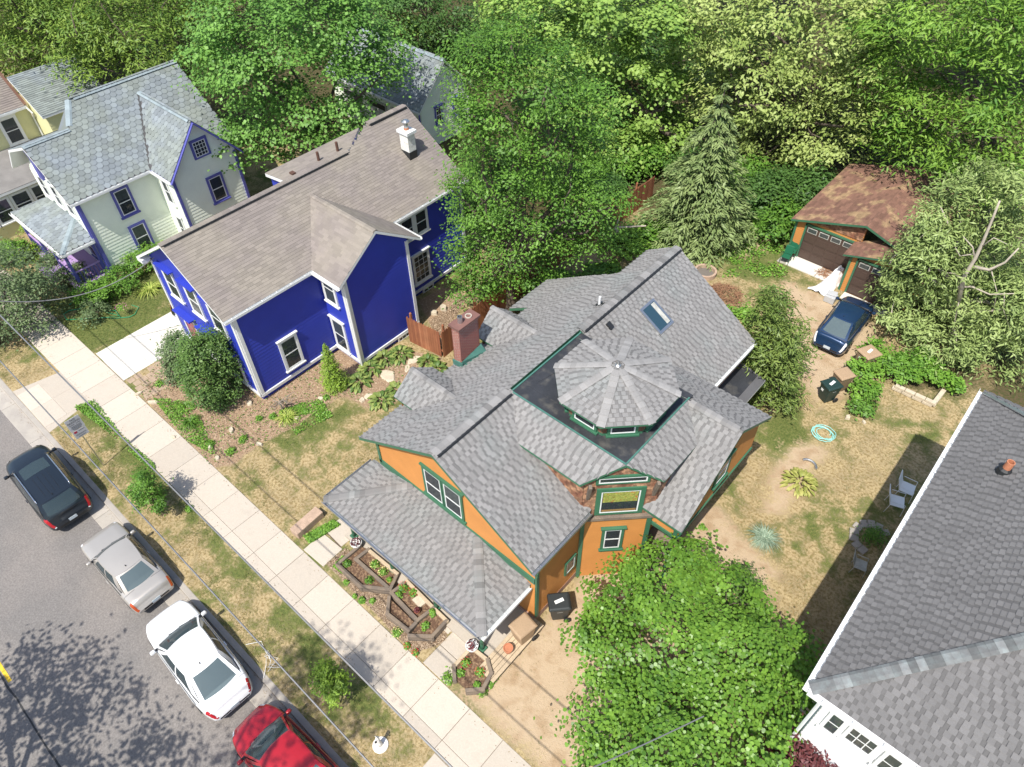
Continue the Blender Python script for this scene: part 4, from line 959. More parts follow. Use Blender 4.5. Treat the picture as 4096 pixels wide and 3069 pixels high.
window(HY, (-50.5, 10.6), (1, 0), 3.3, 1.1, 1.7, cw=.13, curtain=.4); window(HY, (-50.5, 8.4), (1, 0), 3.3, 1.1, 1.7, cw=.13)
window(HY, (-48.15, 14.0), (1, 0), 3.2, .9, 1.5, cw=.13)
M_flatgrey = mat('grey_flat_roof', (.2, .19, .18), rough=.9, var=.2)
roof(HY, [(-50.4, 5.2, 3.25), (-50.4, 11.8, 3.25), (-46.4, 11.8, 2.75), (-46.4, 5.2, 2.75)], t=.15)
HY.part('sunporch_roofing', MB().slab([(-50.4, 5.2, 3.275), (-50.4, 11.8, 3.275), (-46.42, 11.8, 2.775), (-46.42, 5.2, 2.775)], .02), M_flatgrey)
wall(HY, (-46.7, 5.4), (-46.7, 11.6), 0, [(0, 2.7), (1, 2.7)], M_yellow, (1, 0), e=.19); wall(HY, (-50.4, 5.4), (-46.7, 5.4), 0, [(0, 2.7), (1, 2.7)], M_yellow, (0, -1), e=.19)
for y in (6.1, 7.25, 8.4, 9.55, 10.7): window(HY, (-46.7, y), (1, 0), .95, 1.12, 1.5, cw=.1, head=False, curtain=.4)
gutter(HY, (-50.2, 2.0, 5.28), (-50.2, 11.9, 5.28), (1, 0), M_white); HY.part('downpipe', MB().tube([(-50.1, 11.85, 5.2), (-49.9, 11.95, 4.9), (-50.3, 12.0, 4.4), (-50.35, 12.0, .2)], .05, 6), M_white)
HY.part('valley_rust', MB().bar((-50.2, 11.9, 5.36), (-52.9, 11.9, 7.2), .16, .03), M_shbrown)
finish_shingles(HY, 'shingle', y_main)

# ------------------------------------------------------------------ white house at the right edge
HR = House('white_house', 'white house with dark grey hipped shingle roof at the right edge', 'house', (5.4, 16, 0))
RS = dict(m=M_shr, mside=M_white, wmin=.14, wmax=.2)
zr = 7.0+.68*4.6
r_main = roof(HR, [(.91, 9.58, 7.0), (.91, 22.62, 7.0), (5.51, 18.02, zr), (5.51, 14.18, zr)], **RS)
roof(HR, [(.91, 9.58, 7.0), (10.11, 9.58, 7.0), (5.51, 14.18, zr)], **RS); roof(HR, [(.91, 22.62, 7.0), (10.11, 22.62, 7.0), (5.51, 18.02, zr)], **RS)
roof(HR, [(10.11, 9.58, 7.0), (10.11, 22.62, 7.0), (5.51, 18.02, zr), (5.51, 14.18, zr)])
M_hipcap = mat('green_grey_hip_cap', (.15, .155, .155), alt=(.18, .2, .2), rough=.95, attr=.3, altlo=.4, althi=.65, altsc=6, fine=.1)
caps(HR, (.91, 9.58, 7.03), (5.51, 14.18, zr+.03), M_hipcap, w=.17, step=.19, drop=.05, name='hip_cap')
HR.part('hip_flashing', MB().bar((.95, 22.45, 7.05), (5.4, 18.0, zr+.03), .22, .03), M_metal)
wall(HR, (1.35, 22.2), (1.42, 10.0), 0, [(0, 6.9), (1, 6.9)], M_rhwhite, (-1, 0), e=.19); wall(HR, (1.42, 10.0), (9.7, 10.05), 0, [(0, 6.9), (1, 6.9)], M_rhwhite, (0, -1), e=.19)
wall(HR, (1.35, 22.2), (9.6, 22.3), 0, [(0, 6.9), (1, 6.9)], M_rhwhite, (0, 1), boards=False)
window(HR, (1.84, 10.0), (0, -1), 4.9, .46, 1.15, kind='fixed', grid=(1, 2), cw=.05, head=False, curtain=1); window(HR, (2.52, 10.0), (0, -1), 5.15, .8, .88, kind='fixed', grid=(3, 2), cw=.05, head=False, curtain=.95); window(HR, (3.28, 10.0), (0, -1), 4.9, .5, 1.15, kind='fixed', grid=(1, 2), cw=.05, head=False, curtain=1)
for y in (12.5, 15.5, 18.5): window(HR, (1.37, y), (-1, 0), 3.6, 1.0, 1.6); window(HR, (1.37, y), (-1, 0), .7, 1.0, 1.6)
gutter(HR, (.91, 9.5, 6.98), (.91, 22.62, 6.98), (-1, 0), M_white, w=.14); gutter(HR, (.91, 9.58, 6.98), (10.11, 9.58, 6.98), (0, -1), M_white, w=.14)
HR.part('vent_pipe', MB().lathe([(.11, -.1), (.11, .38), (.085, .38), (.085, .1)], (2.3, 18.45, 8.03), 12), M_terra); HR.part('pipe_boot', MB().lathe([(.2, -.1), (.18, .08), (.12, .14)], (2.3, 18.45, 8.0), 12), M_dark)
HR.part('downpipe', MB().tube([(1.3, 9.92, 6.9), (1.3, 9.92, .1)], .05, 6), M_white)
finish_shingles(HR, 'shingle', r_main)

# ------------------------------------------------------------------ orange garage
HG = House('orange_garage', 'orange garage with brown doors and brown shingle roof at the back of the yard', 'garage', (-7, 38, 0))
pk = 3.55; RB = dict(m=M_shbrown, mside=M_green, wmin=.3, wmax=.34, st=.01, style='three')
g_main = roof(HG, [(-10.9, 34.95, 2.34), (-7.1, 34.95, pk), (-7.1, 42.5, pk), (-10.9, 42.5, 2.34)], t=.12, **RB)
roof(HG, [(-3.3, 34.95, 2.34), (-7.1, 34.95, pk), (-7.1, 42.5, pk), (-3.3, 42.5, 2.34)], t=.12, **RB)
roof(HG, [(-7.42, 33.78, 2.3), (-5.25, 33.78, 2.95), (-5.25, 36.2, 2.95), (-7.42, 35.2, 2.3)], t=.1, **RB); roof(HG, [(-3.1, 33.78, 2.3), (-5.25, 33.78, 2.95), (-5.25, 36.2, 2.95), (-3.1, 35.2, 2.3)], t=.1, **RB)
wall(HG, (-10.7, 35.3), (-7.1, 35.3), 0, [(0, 2.4), (1, 3.45)], M_orange, (0, -1), e=.12); wall(HG, (-7.1, 34.1), (-3.4, 34.1), 0, [(0, 2.3), (.5, 2.85), (1, 2.3)], M_orange, (0, -1), e=.12); wall(HG, (-7.1, 34.1), (-7.1, 35.3), 0, [(0, 2.3), (1, 2.3)], M_orange, (-1, 0), e=.12)
wall(HG, (-10.7, 35.3), (-10.7, 42.3), 0, [(0, 2.35), (1, 2.35)], M_orange, (-1, 0), boards=False); wall(HG, (-3.5, 34.1), (-3.5, 42.3), 0, [(0, 2.3), (1, 2.3)], M_orange, (1, 0), boards=False)
shingle_plane(HG, [(-9.6, 35.27, 2.42), (-7.1, 35.27, 2.42), (-7.1, 35.27, 3.4), (-9.6, 35.27, 2.7)], M_scale, e=.12, wmin=.13, wmax=.13, t=.02, style='scale', nrm=(0, -1, 0))
M_gdoor = mat('brown_garage_door', (.075, .048, .038), rough=.55, var=.1)
def gdoor(x0, x1, y, win):
    d = HG.part('garage_door', MB().box(((x0+x1)/2, y, 1.12), (x1-x0, .06, 2.08)), M_gdoor)
    for r in range(4):
        for c in range(4):
            w_ = (x1-x0)/4; cx, cz = x0+w_*(c+.5), .1+.52*(r+.5)
            if r == 3 and win: HG.part('door_light', MB().box((cx, y-.035, cz), (w_*.8, .02, .3)), M_curtain, d); HG.part('pane', MB().box((cx, y-.047, cz), (w_*.7, .01, .22)), M_glass, d)
            else: HG.part('door_panel', MB().box((cx, y-.04, cz), (w_*.86, .03, .38)), M_gdoor, d)
    for a, b in (((x0-.06, y-.02, .05), (x0-.06, y-.02, 2.25)), ((x1+.06, y-.02, .05), (x1+.06, y-.02, 2.25)), ((x0-.1, y-.02, 2.22), (x1+.1, y-.02, 2.22))): HG.part('door_casing', MB().bar(a, b, .12, .1), M_green, d)
gdoor(-10.02, -7.35, 35.27, True); gdoor(-6.62, -3.85, 34.07, True)
strip(HG, (-10.64, 35.3, 0), (-10.64, 35.3, 2.3), .12, .03, M_green, (0, -1), 'corner_board'); strip(HG, (-7.04, 34.1, 0), (-7.04, 34.1, 2.25), .12, .03, M_green, (0, -1), 'corner_board')
finish_shingles(HG, 'shingle', g_main)
# ------------------------------------------------------------------ cars
def carpaint(name, col, metal=.0, rough=.32):
    return mat(name, col, rough=rough, metal=metal, var=.03, fine=.0, coat=.8, spec=.5)
M_carglass = glassmat('car_glass', (.05, .075, .085), .28, .02)
M_rearglass = glassmat('rear_window_glass', (.13, .175, .19), .3, .02)  # bluish car glass bases stand in for mirrored sky, palest at the rear
M_carin = mat('car_interior', (.06, .06, .06), rough=.9, var=.1)
M_seat = mat('grey_car_seat', (.22, .23, .22), rough=.9, var=.1)
M_seatdark = mat('dark_car_seat', (.05, .05, .05), rough=.9)
M_red = mat('tail_lamp_red', (.42, .012, .02), rough=.15, var=.1, coat=.6)
M_amber = mat('tail_lamp_amber', (.42, .07, .015), rough=.15, var=.1, coat=.6)
M_lamp = mat('lamp_clear', (.75, .76, .78), rough=.1, var=.05, coat=.5)
M_black = mat('black_trim', (.012, .012, .013), rough=.4)
M_chrome = mat('chrome', (.75, .75, .76), rough=.12, metal=1., var=0, fine=0)
M_plate = mat('number_plate', (.55, .62, .66), rough=.5, var=.3, sc=30)
SHAPES = dict(
    sedan=dict(top=[(-.5, .50), (-.492, .66), (-.478, .74), (-.468, .93), (-.44, 1.0), (-.30, 1.02), (.2, .97), (.30, .92), (.40, .86), (.455, .76), (.485, .62), (.5, .5)],
               wid=[(-.5, .66), (-.48, .80), (-.43, .92), (-.3, 1), (.25, 1), (.36, .96), (.42, .87), (.46, .75), (.485, .62), (.5, .46)], belt=.95,
               cab=dict(xc=.215, xf=.065, xr=-.205, xd=-.39, zt=1.43, wb=.92, wt=.69)),
    boxy=dict(top=[(-.5, .50), (-.492, .62), (-.48, .70), (-.472, .92), (-.45, .97), (-.30, .99), (.2, .94), (.30, .90), (.42, .82), (.47, .74), (.49, .6), (.5, .5)],
              wid=[(-.5, .84), (-.48, .92), (-.43, .97), (-.3, 1), (.3, 1), (.42, .97), (.47, .9), (.49, .82), (.5, .74)], belt=.92,
              cab=dict(xc=.205, xf=.09, xr=-.20, xd=-.345, zt=1.37, wb=.92, wt=.72)),
    suv=dict(top=[(-.5, .52), (-.494, .70), (-.482, .80), (-.474, 1.05), (-.46, 1.12), (.22, 1.06), (.32, 1.02), (.42, .95), (.468, .84), (.488, .68), (.5, .55)],
             wid=[(-.5, .78), (-.48, .9), (-.44, .96), (-.3, 1), (.25, 1), (.36, .96), (.42, .87), (.46, .75), (.485, .62), (.5, .48)], belt=1.06,
             cab=dict(xc=.25, xf=.11, xr=-.40, xd=-.462, zt=1.66, wb=.92, wt=.74)),
    hatch=dict(top=[(-.5, .50), (-.492, .66), (-.48, .76), (-.468, 1.0), (-.45, 1.06), (-.3, 1.05), (.2, 1.0), (.32, .93), (.42, .83), (.47, .72), (.49, .58), (.5, .48)],
               wid=[(-.5, .74), (-.48, .86), (-.43, .95), (-.3, 1), (.25, 1), (.35, .95), (.42, .84), (.46, .7), (.485, .58), (.5, .44)], belt=.98,
               cab=dict(xc=.26, xf=.08, xr=-.20, xd=-.415, zt=1.48, wb=.9, wt=.68)))
def make_car(name, label, kind, L, W, paint, loc, rz, seat=None, tail=None, rails=False, sunroof=False, hoodscoop=False, plate=True, tailz=(.72, .93), group='cars parked along the kerb', bandlight=None):
    S = SHAPES[kind]; root = thing(name, label, 'car', loc, rz, group)
    tx, tz = zip(*S['top']); wx, ww = zip(*S['wid']); hw = W/2
    def sec(f):
        zt = np.interp(f, tx, tz); w = hw*np.interp(f, wx, ww); zb = np.interp(f, (-.5, -.45, -.36, .36, .45, .5), (.38, .26, .2, .2, .25, .32))
        zt = max(zt, zb+.15); h = zt-zb
        return [(w*.9, zb), (w*.985, zb+.12*h+.03), (w, zb+.48*h), (w*.99, zb+.72*h), (w*.955, zb+.89*h), (w*.885, zb+.965*h), (w*.55, zt), (0, zt+.018)]
    fs = np.concatenate([[-.5, -.497, -.492, -.485, -.478, -.473, -.466, -.455, -.44], np.linspace(-.42, .42, 29), [.435, .45, .46, .47, .48, .488, .495, .5]])
    V = []; F = []; MI = []; np_ = 15; c = S['cab']
    for f in fs:
        s = sec(f); ring = [(f*L, -y, z) for y, z in s]+[(f*L, y, z) for y, z in s[-2::-1]]; V += ring
    for i in range(len(fs)-1):
        for k in range(np_-1):
            F.append((i*np_+k, i*np_+k+1, (i+1)*np_+k+1, (i+1)*np_+k))
            mid = (fs[i]+fs[i+1])/2
            MI.append(1 if (c['xd']+.03 < mid < c['xc']-.02 and 5 <= k <= 8) else 0)
        F.append(((i+1)*np_, (i+1)*np_+np_-1, i*np_+np_-1, i*np_)); MI.append(1)
    F.append(tuple(range(np_))); MI.append(0); F.append(tuple(range(len(fs)*np_-1, (len(fs)-1)*np_-1, -1))); MI.append(0)
    mb = MB(); mb.v = V; mb.f = F; mb.m = MI
    body = mb.build('body', [paint, M_carin], root, local=True, smooth=True)
    md = body.modifiers.new('es', 'EDGE_SPLIT'); md.split_angle = rad(50)
    # greenhouse: four bowed patches, the panes are cut out of them
    zc = S['belt']; zt = c['zt']; wb, wt = hw*c['wb'], hw*c['wt']
    zcf, zcr = np.interp(c['xc'], tx, tz)-.02, np.interp(c['xd'], tx, tz)-.02
    def lerp(a, b, t): return a+(b-a)*t
    def bow(u, k): return k*(1-(2*u-1)**2)
    xc, xf, xr_, xd = c['xc']*L, c['xf']*L, c['xr']*L, c['xd']*L
    def front(u, v): return (lerp(xc, xf, v)+bow(u, lerp(.13, .09, v)), lerp(-1, 1, u)*lerp(wb*.97, wt, v), lerp(zcf, zt, v)+.03*math.sin(math.pi*v)+bow(u, .02*v))
    wr = wt*(1. if kind == 'suv' else .88); wbr = wb*(.95 if kind == 'suv' else .88)
    def rear(u, v): return (lerp(xd, xr_, v)-bow(u, lerp(.12, .06, v)), lerp(1, -1, u)*lerp(wbr, wr, v), lerp(zcr, zt, v)+.035*math.sin(math.pi*v)+bow(u, .02*v))
    def side(sg):
        def fn(u, v):
            x = lerp(lerp(xc, xd, u), lerp(xf, xr_, u), v)
            b = lerp(lerp(wb*.97, wbr, u), lerp(wt, wr, u), v)+bow(u, .05)*(1-.3*v)+.03*math.sin(math.pi*v)
            z = lerp(lerp(zcf, zcr, u)-.015, zt, v)+bow(u, .015)*v
            return (x, sg*b, z)
        return fn
    def roofp(u, v): return (lerp(xf, xr_, u)+bow(v, lerp(.09, -.05, u)), lerp(-1, 1, v)*(lerp(wt, wr, u)+bow(u, .035)), zt+bow(u, .015)+bow(v, .02)+bow(u, .03)*bow(v, 1.)+0*u)
    shell = MB()
    def patch(fn, us, vs, holes, flip, pane_name, gm=M_carglass):
        pts = [[fn(u, v) for v in vs] for u in us]; P_ = MB(); nv = len(vs)
        sv = [p for r in pts for p in r]; sf = []; pf = {}
        for i in range(len(us)-1):
            for j in range(len(vs)-1):
                q = (i*nv+j, (i+1)*nv+j, (i+1)*nv+j+1, i*nv+j+1)
                if flip: q = q[::-1]
                um, vm = (us[i]+us[i+1])/2, (vs[j]+vs[j+1])/2
                h = next((hi for hi, (a, b, c_, d_) in enumerate(holes) if a < um < b and c_ < vm < d_), None)
                if h is None: sf.append(q)
                else: pf.setdefault(h, []).append(q)
        shell.add(sv, sf)
        for h, ff in pf.items(): MB().add(sv, ff).build(pane_name, gm, root, local=True, smooth=True)
    ug = lambda cuts: sorted(set(list(np.linspace(0, 1, 9).round(4))+cuts))
    patch(front, ug([.045, .955]), [0, .05, .35, .65, .94, 1], [(.045, .955, .05, .94)], False, 'windscreen')
    patch(rear, ug([.09, .91]), [0, .1, .35, .65, .92, 1], [(.09, .91, .1, .92)], False, 'rear_window', M_rearglass if kind != 'suv' else M_carglass)
    sh = [(.10, .46, .10, .9), (.495, .82 if kind != 'suv' else .93, .10, .9)]
    for sg in (-1, 1): patch(side(sg), ug([.10, .46, .495, .82 if kind != 'suv' else .93]), [0, .1, .4, .7, .9, 1], sh, sg > 0, 'side_window')
    shell.build('pillars', paint, root, local=True, smooth=True)
    rp = MB(); us = np.linspace(0, 1, 9); vs = np.linspace(0, 1, 9)
    rp.add([roofp(u, v) for u in us for v in vs], [(i*9+j, i*9+j+1, (i+1)*9+j+1, (i+1)*9+j)[::-1] for i in range(8) for j in range(8)]); rp.build('roof_panel', paint, root, local=True, smooth=True)
    # seats
    sm = seat or M_seat
    for x in (lerp(xc, xd, .42), lerp(xc, xd, .68)):
        for y in (-.34, .34):
            o = MB().box((x-.12, y*W/1.8, zc+.12), (.14, .5, .42)).build('seat', sm, root, local=True); bevel(o, .05)
            o2 = MB().box((x-.17, y*W/1.8, zc+.36), (.1, .24, .14)).build('headrest', sm, root, local=True); bevel(o2, .04)
    MB().box((xc-.22, 0, zc+.03), (.4, W*.76, .1)).build('dashboard', M_carin, root, local=True)
    # lamps follow the body skin
    def skin(f, k, off):
        s = sec(f); x = k*(len(s)-1); i = min(int(x), len(s)-2); t = x-i
        y, z = lerp(s[i][0], s[i+1][0], t), lerp(s[i][1], s[i+1][1], t)
        return (f*L+math.copysign(off*.8, f), y+off, z+off*.5)
    def lamp(nm, m, fa, fb, ka, kb):
        for sg in (-1, 1):
            ff = np.linspace(fa, fb, 6); kk = np.linspace(ka, kb, 5)
            vv = [(p[0], sg*p[1], p[2]) for p in (skin(f, k, .008) for f in ff for k in kk)]
            q = [(i*5+j, i*5+j+1, (i+1)*5+j+1, (i+1)*5+j) for i in range(5) for j in range(4)]
            MB().add(vv, q if sg > 0 else [a[::-1] for a in q]).build(nm, m, root, local=True, smooth=True)
    lamp('headlight', M_lamp, .435, .484, .42, .74)
    lamp('tail_lamp', tail or M_red, -.496, -.44, .46, .72)
    if bandlight: lamp('reversing_lamp', M_lamp, -.4985, -.4965, .5, .72)
    # mirrors, wheels, trim
    for sg in (-1, 1):
        o = MB().box((xc-.12, sg*(hw+.07), zc+.07), (.13, .2, .14), taper=.8).build('door_mirror', paint, root, local=True); bevel(o, .04)
        MB().box((xc-.1, sg*(hw-.06), zc+.03), (.08, .14, .04)).build('mirror_arm', M_black, root, local=True)
        for xw in (.295*L, -.29*L):
            hub = sg*(hw-.10)
            wv = MB(); prof = [(.17, -.1), (.29, -.1), (.32, -.06), (.325, 0), (.32, .06), (.29, .1), (.17, .1)]
            n = 20; vs_ = []
            for r, yy in prof:
                for k in range(n): a = 2*math.pi*k/n; vs_.append((xw+r*math.cos(a), hub+sg*yy, .325+r*math.sin(a)))
            wv.add(vs_, [(i*n+k, i*n+(k+1) % n, (i+1)*n+(k+1) % n, (i+1)*n+k) for i in range(len(prof)-1) for k in range(n)])
            wh = wv.build('wheel', M_rubber, root, local=True, smooth=True)
            rm = MB(); vs_ = [(xw, hub+sg*.09, .325)]
            for r, yy in ((.06, .105), (.2, .085)):
                for k in range(n): a = 2*math.pi*k/n; vs_.append((xw+r*math.cos(a), hub+sg*yy, .325+r*math.sin(a)))
            rm.add(vs_, [(0, 1+k, 1+(k+1) % n) for k in range(n)]+[(1+k, 1+n+k, 1+n+(k+1) % n, 1+(k+1) % n) for k in range(n)])
            rm.build('rim', M_chrome, wh, local=True)
            ar = MB(); vs_ = []
            for r in (.33, .385):
                for k in range(13): a = math.pi*k/12; vs_.append((xw+r*math.cos(a), sg*(hw+.004), .33+r*math.sin(a)))
            ar.add(vs_, [(k, k+1, 14+k, 13+k) for k in range(12)]); ar.build('wheel_arch', M_black, root, local=True)
        MB().bar((xc*.9, sg*(wb+.028), zc-.005), (xd*.9, sg*(wb+.028), zc+.02), .012, .03).build('belt_moulding', M_black, root, local=True)
        MB().box((lerp(xc, xd, .52), sg*(hw+.005), zc-.14), (.18, .03, .03)).build('door_handle', paint, root, local=True)
    if rails:
        for sg in (-1, 1): MB().tube([(xf-.1, sg*(wt-.03), zt+.02), (xf-.22, sg*(wt-.02), zt+.07), (xr_+.25, sg*(wt-.02), zt+.07), (xr_+.12, sg*(wt-.03), zt+.02)], .026, 6).build('roof_rail', M_chrome, root, local=True, smooth=True)
    if sunroof:
        MB().add([roofp(u, v)[:2]+(roofp(u, v)[2]+.006,) for u in np.linspace(.08, .36, 5) for v in np.linspace(.14, .86, 7)], [(i*7+j, i*7+j+1, (i+1)*7+j+1, (i+1)*7+j)[::-1] for i in range(4) for j in range(6)]).build('sunroof', M_carglass, root, local=True, smooth=True)
        for v in (.3, .43, .57, .7):
            q = [roofp(u, v) for u in np.linspace(.42, .9, 6)]
            MB().tube([(a, b, z+.004) for a, b, z in q], .006, 4).build('roof_rib', M_black, root, local=True)
    MB().tube([(xr_+.18, .05, zt+.03), (xr_+.1, .05, zt+.07)], .02, 6).build('aerial', M_black, root, local=True)
    for y0, y1 in ((-.1, -.55), (.3, -.15)):
        MB().bar((xc+.1, y0, zcf+.025), (xc-.0, y1, zcf+.055), .02, .015).build('wiper', M_black, root, local=True)
    if plate:
        xb = -.4995*L
        MB().box((xb-.012, 0, np.interp(-.497, tx, tz)-.02), (.012, .32, .15)).build('number_plate', M_plate, root, local=True)
    MB().bar((-.497*L-.012, -hw*.6, .47), (-.497*L-.012, hw*.6, .47), .02, .07).build('bumper_strip', M_black, root, local=True)
    # panel gaps drawn as real thin seams
    sv_ = lambda f: [(f*L, y*s_, z+.003) for s_ in (1,) for y, z in sec(f)]
    for f, nm in ((c['xc']+.012, 'bonnet_seam'), (c['xd']-.012, 'boot_seam')):
        s = sec(f)[4:]; path = [(f*L+.0, -y, z+.002) for y, z in s]+[(f*L, y, z+.002) for y, z in s[-2::-1]]
        MB().tube(path, .006, 4).build(nm, M_black, root, local=True)
    return root
PI = math.pi
make_car('car', 'dark blue-black estate SUV with silver roof rails, front of the kerb row', 'suv', 4.75, 1.86, carpaint('midnight_blue_paint', (.012, .018, .026), .2), (-26.5, .02, -.13), PI-.02, seat=M_seatdark, rails=True, sunroof=True, bandlight=True)
make_car('car', 'silver beige older saloon with amber tail lamps, second in the kerb row', 'boxy', 4.3, 1.66, carpaint('champagne_silver_paint', (.46, .43, .39), .35, .35), (-20.5, .3, -.13), PI+.015, tail=M_amber)
make_car('car', 'white saloon parked at the kerb between the silver saloon and the red car', 'sedan', 4.88, 1.82, carpaint('white_car_paint', (.82, .83, .83)), (-15.3, .15, -.13), PI-.035)
make_car('car', 'bright red hatchback at the kerb, cut by the bottom edge of the view', 'hatch', 4.5, 1.78, carpaint('red_car_paint', (.42, .012, .022), .15), (-10.02, .2, -.13), PI+.05)
make_car('car', 'dark blue hatchback parked on dirt in front of the orange garage', 'hatch', 4.35, 1.72, carpaint('blue_car_paint', (.016, .045, .11), .35), (-5.52, 30.95, 0.0), PI/2+.03, tail=M_lamp, group='cars parked beside houses')
make_car('car', 'black saloon in the white driveway, half hidden behind the blue house', 'sedan', 4.7, 1.8, carpaint('black_car_paint', (.012, .012, .013)), (-31.75, 11.6, .035), PI/2, group='cars parked beside houses')
# ------------------------------------------------------------------ vegetation
def unit(a): return a/(np.linalg.norm(a, axis=-1, keepdims=True)+1e-9)
LEAFSHAPES = dict(
    diamond=np.array([(0, -.5), (.5, -.05), (0, .5), (-.5, -.05)]),
    round=np.array([(0, -.5), (.42, -.28), (.48, .12), (.0, .5), (-.48, .12), (-.42, -.28)]),
    lance=np.array([(0, -.5), (.5, -.15), (.3, .2), (0, .5), (-.3, .2), (-.5, -.15)]))
def leafmesh(name, C, Nn, size, aspect, m, rng, shape='diamond', droop=0., rnd=None, T=None):
    """C centres, Nn normals; one flat face per leaf"""
    n = len(C); sh = LEAFSHAPES[shape]; k = len(sh)
    t = unit(np.cross(Nn, unit(rng.normal(size=(n, 3))))) if T is None else unit(T-Nn*(T*Nn).sum(1, keepdims=True))
    if droop: t = unit(t+np.array([0, 0, -droop])); t = unit(t-Nn*(t*Nn).sum(1, keepdims=True))
    b = np.cross(Nn, t); s = size*rng.uniform(.7, 1.3, (n, 1))
    V = np.empty((n, k, 3))
    for i, (x, y) in enumerate(sh): V[:, i] = C+b*(x*s*aspect)+t*(y*s)
    if k == 4: V[:, 0] -= Nn*s*.08; V[:, 2] -= Nn*s*.08
    F = np.arange(n*k).reshape(n, k)
    r = rng.random(n) if rnd is None else rnd
    return npmesh(name, V.reshape(-1, 3), F, m, dict(rnd=('FACE', r)))
def crown_points(blobs, rng, dens, per, rc, inner=.12, flat=.55, upb=.15, shell=(.72, 1.04)):
    """clumps of leaves spread over the shells of overlapping ellipsoids"""
    B = np.array([b[0] for b in blobs], float); R = np.array([b[1] for b in blobs], float)
    area = (R[:, 0]*R[:, 1]+R[:, 0]*R[:, 2]+R[:, 1]*R[:, 2])*4.19; ncl = (area*dens).astype(int)+1
    idx = np.repeat(np.arange(len(B)), ncl); d = unit(rng.normal(size=(len(idx), 3))+np.array([0, 0, upb]))
    rr = rng.uniform(*shell, (len(idx), 1)); ins = rng.random(len(idx)) < inner; rr[ins] *= rng.uniform(.4, .85, (ins.sum(), 1))
    p = B[idx]+d*R[idx]*rr
    q = (((p[:, None, :]-B[None])/R[None])**2).sum(2); q[np.arange(len(idx)), idx] = 9
    keep = (q.min(1) > .42) | (rng.random(len(idx)) < .12)
    p, d = p[keep], d[keep]; n = len(p)
    ctone = rng.random(n); sz = rng.uniform(.6, 1.35, n)
    ii = np.repeat(np.arange(n), per)
    off = rng.normal(size=(n*per, 3))*rc*np.array([1, 1, flat])*sz[ii][:, None]
    C = p[ii]+off; tilt = rng.normal(size=(n, 3))*.18
    Nn = unit(d[ii]*.4+np.array([0, 0, .85])+tilt[ii]+rng.normal(size=C.shape)*.26+unit(off)*.2)
    r = np.clip(ctone[ii]*.5+rng.random(len(C))*.45+.02, 0, 1)
    out = unit(d[ii]+rng.normal(size=C.shape)*.5)
    return C, Nn, r, out, p
def blob_at(base, x, y):
    """point seen at view pixel (x, y) in the upright plane through the trunk facing the camera"""
    d = CR*((x*1.8525-2048)/FPX)-CU*((y*1.8525-1534.5)/FPX)+CF
    h = np.array([base[0], base[1]]); h = h/np.linalg.norm(h)
    t = (h@np.array(base[:2]))/(d[:2]@h); return np.array([0, 0, CAM_H])+d*t
def pxm(p): return np.linalg.norm(np.asarray(p)-np.array([0, 0, CAM_H]))/1549.
def limb_path(a, b, rng, wob, n=5):
    a, b = np.array(a, float), np.array(b, float); L = np.linalg.norm(b-a)
    return [a+(b-a)*t+(rng.normal(size=3)*wob*L*math.sin(math.pi*t) if 0 < t < 1 else 0) for t in np.linspace(0, 1, n)]
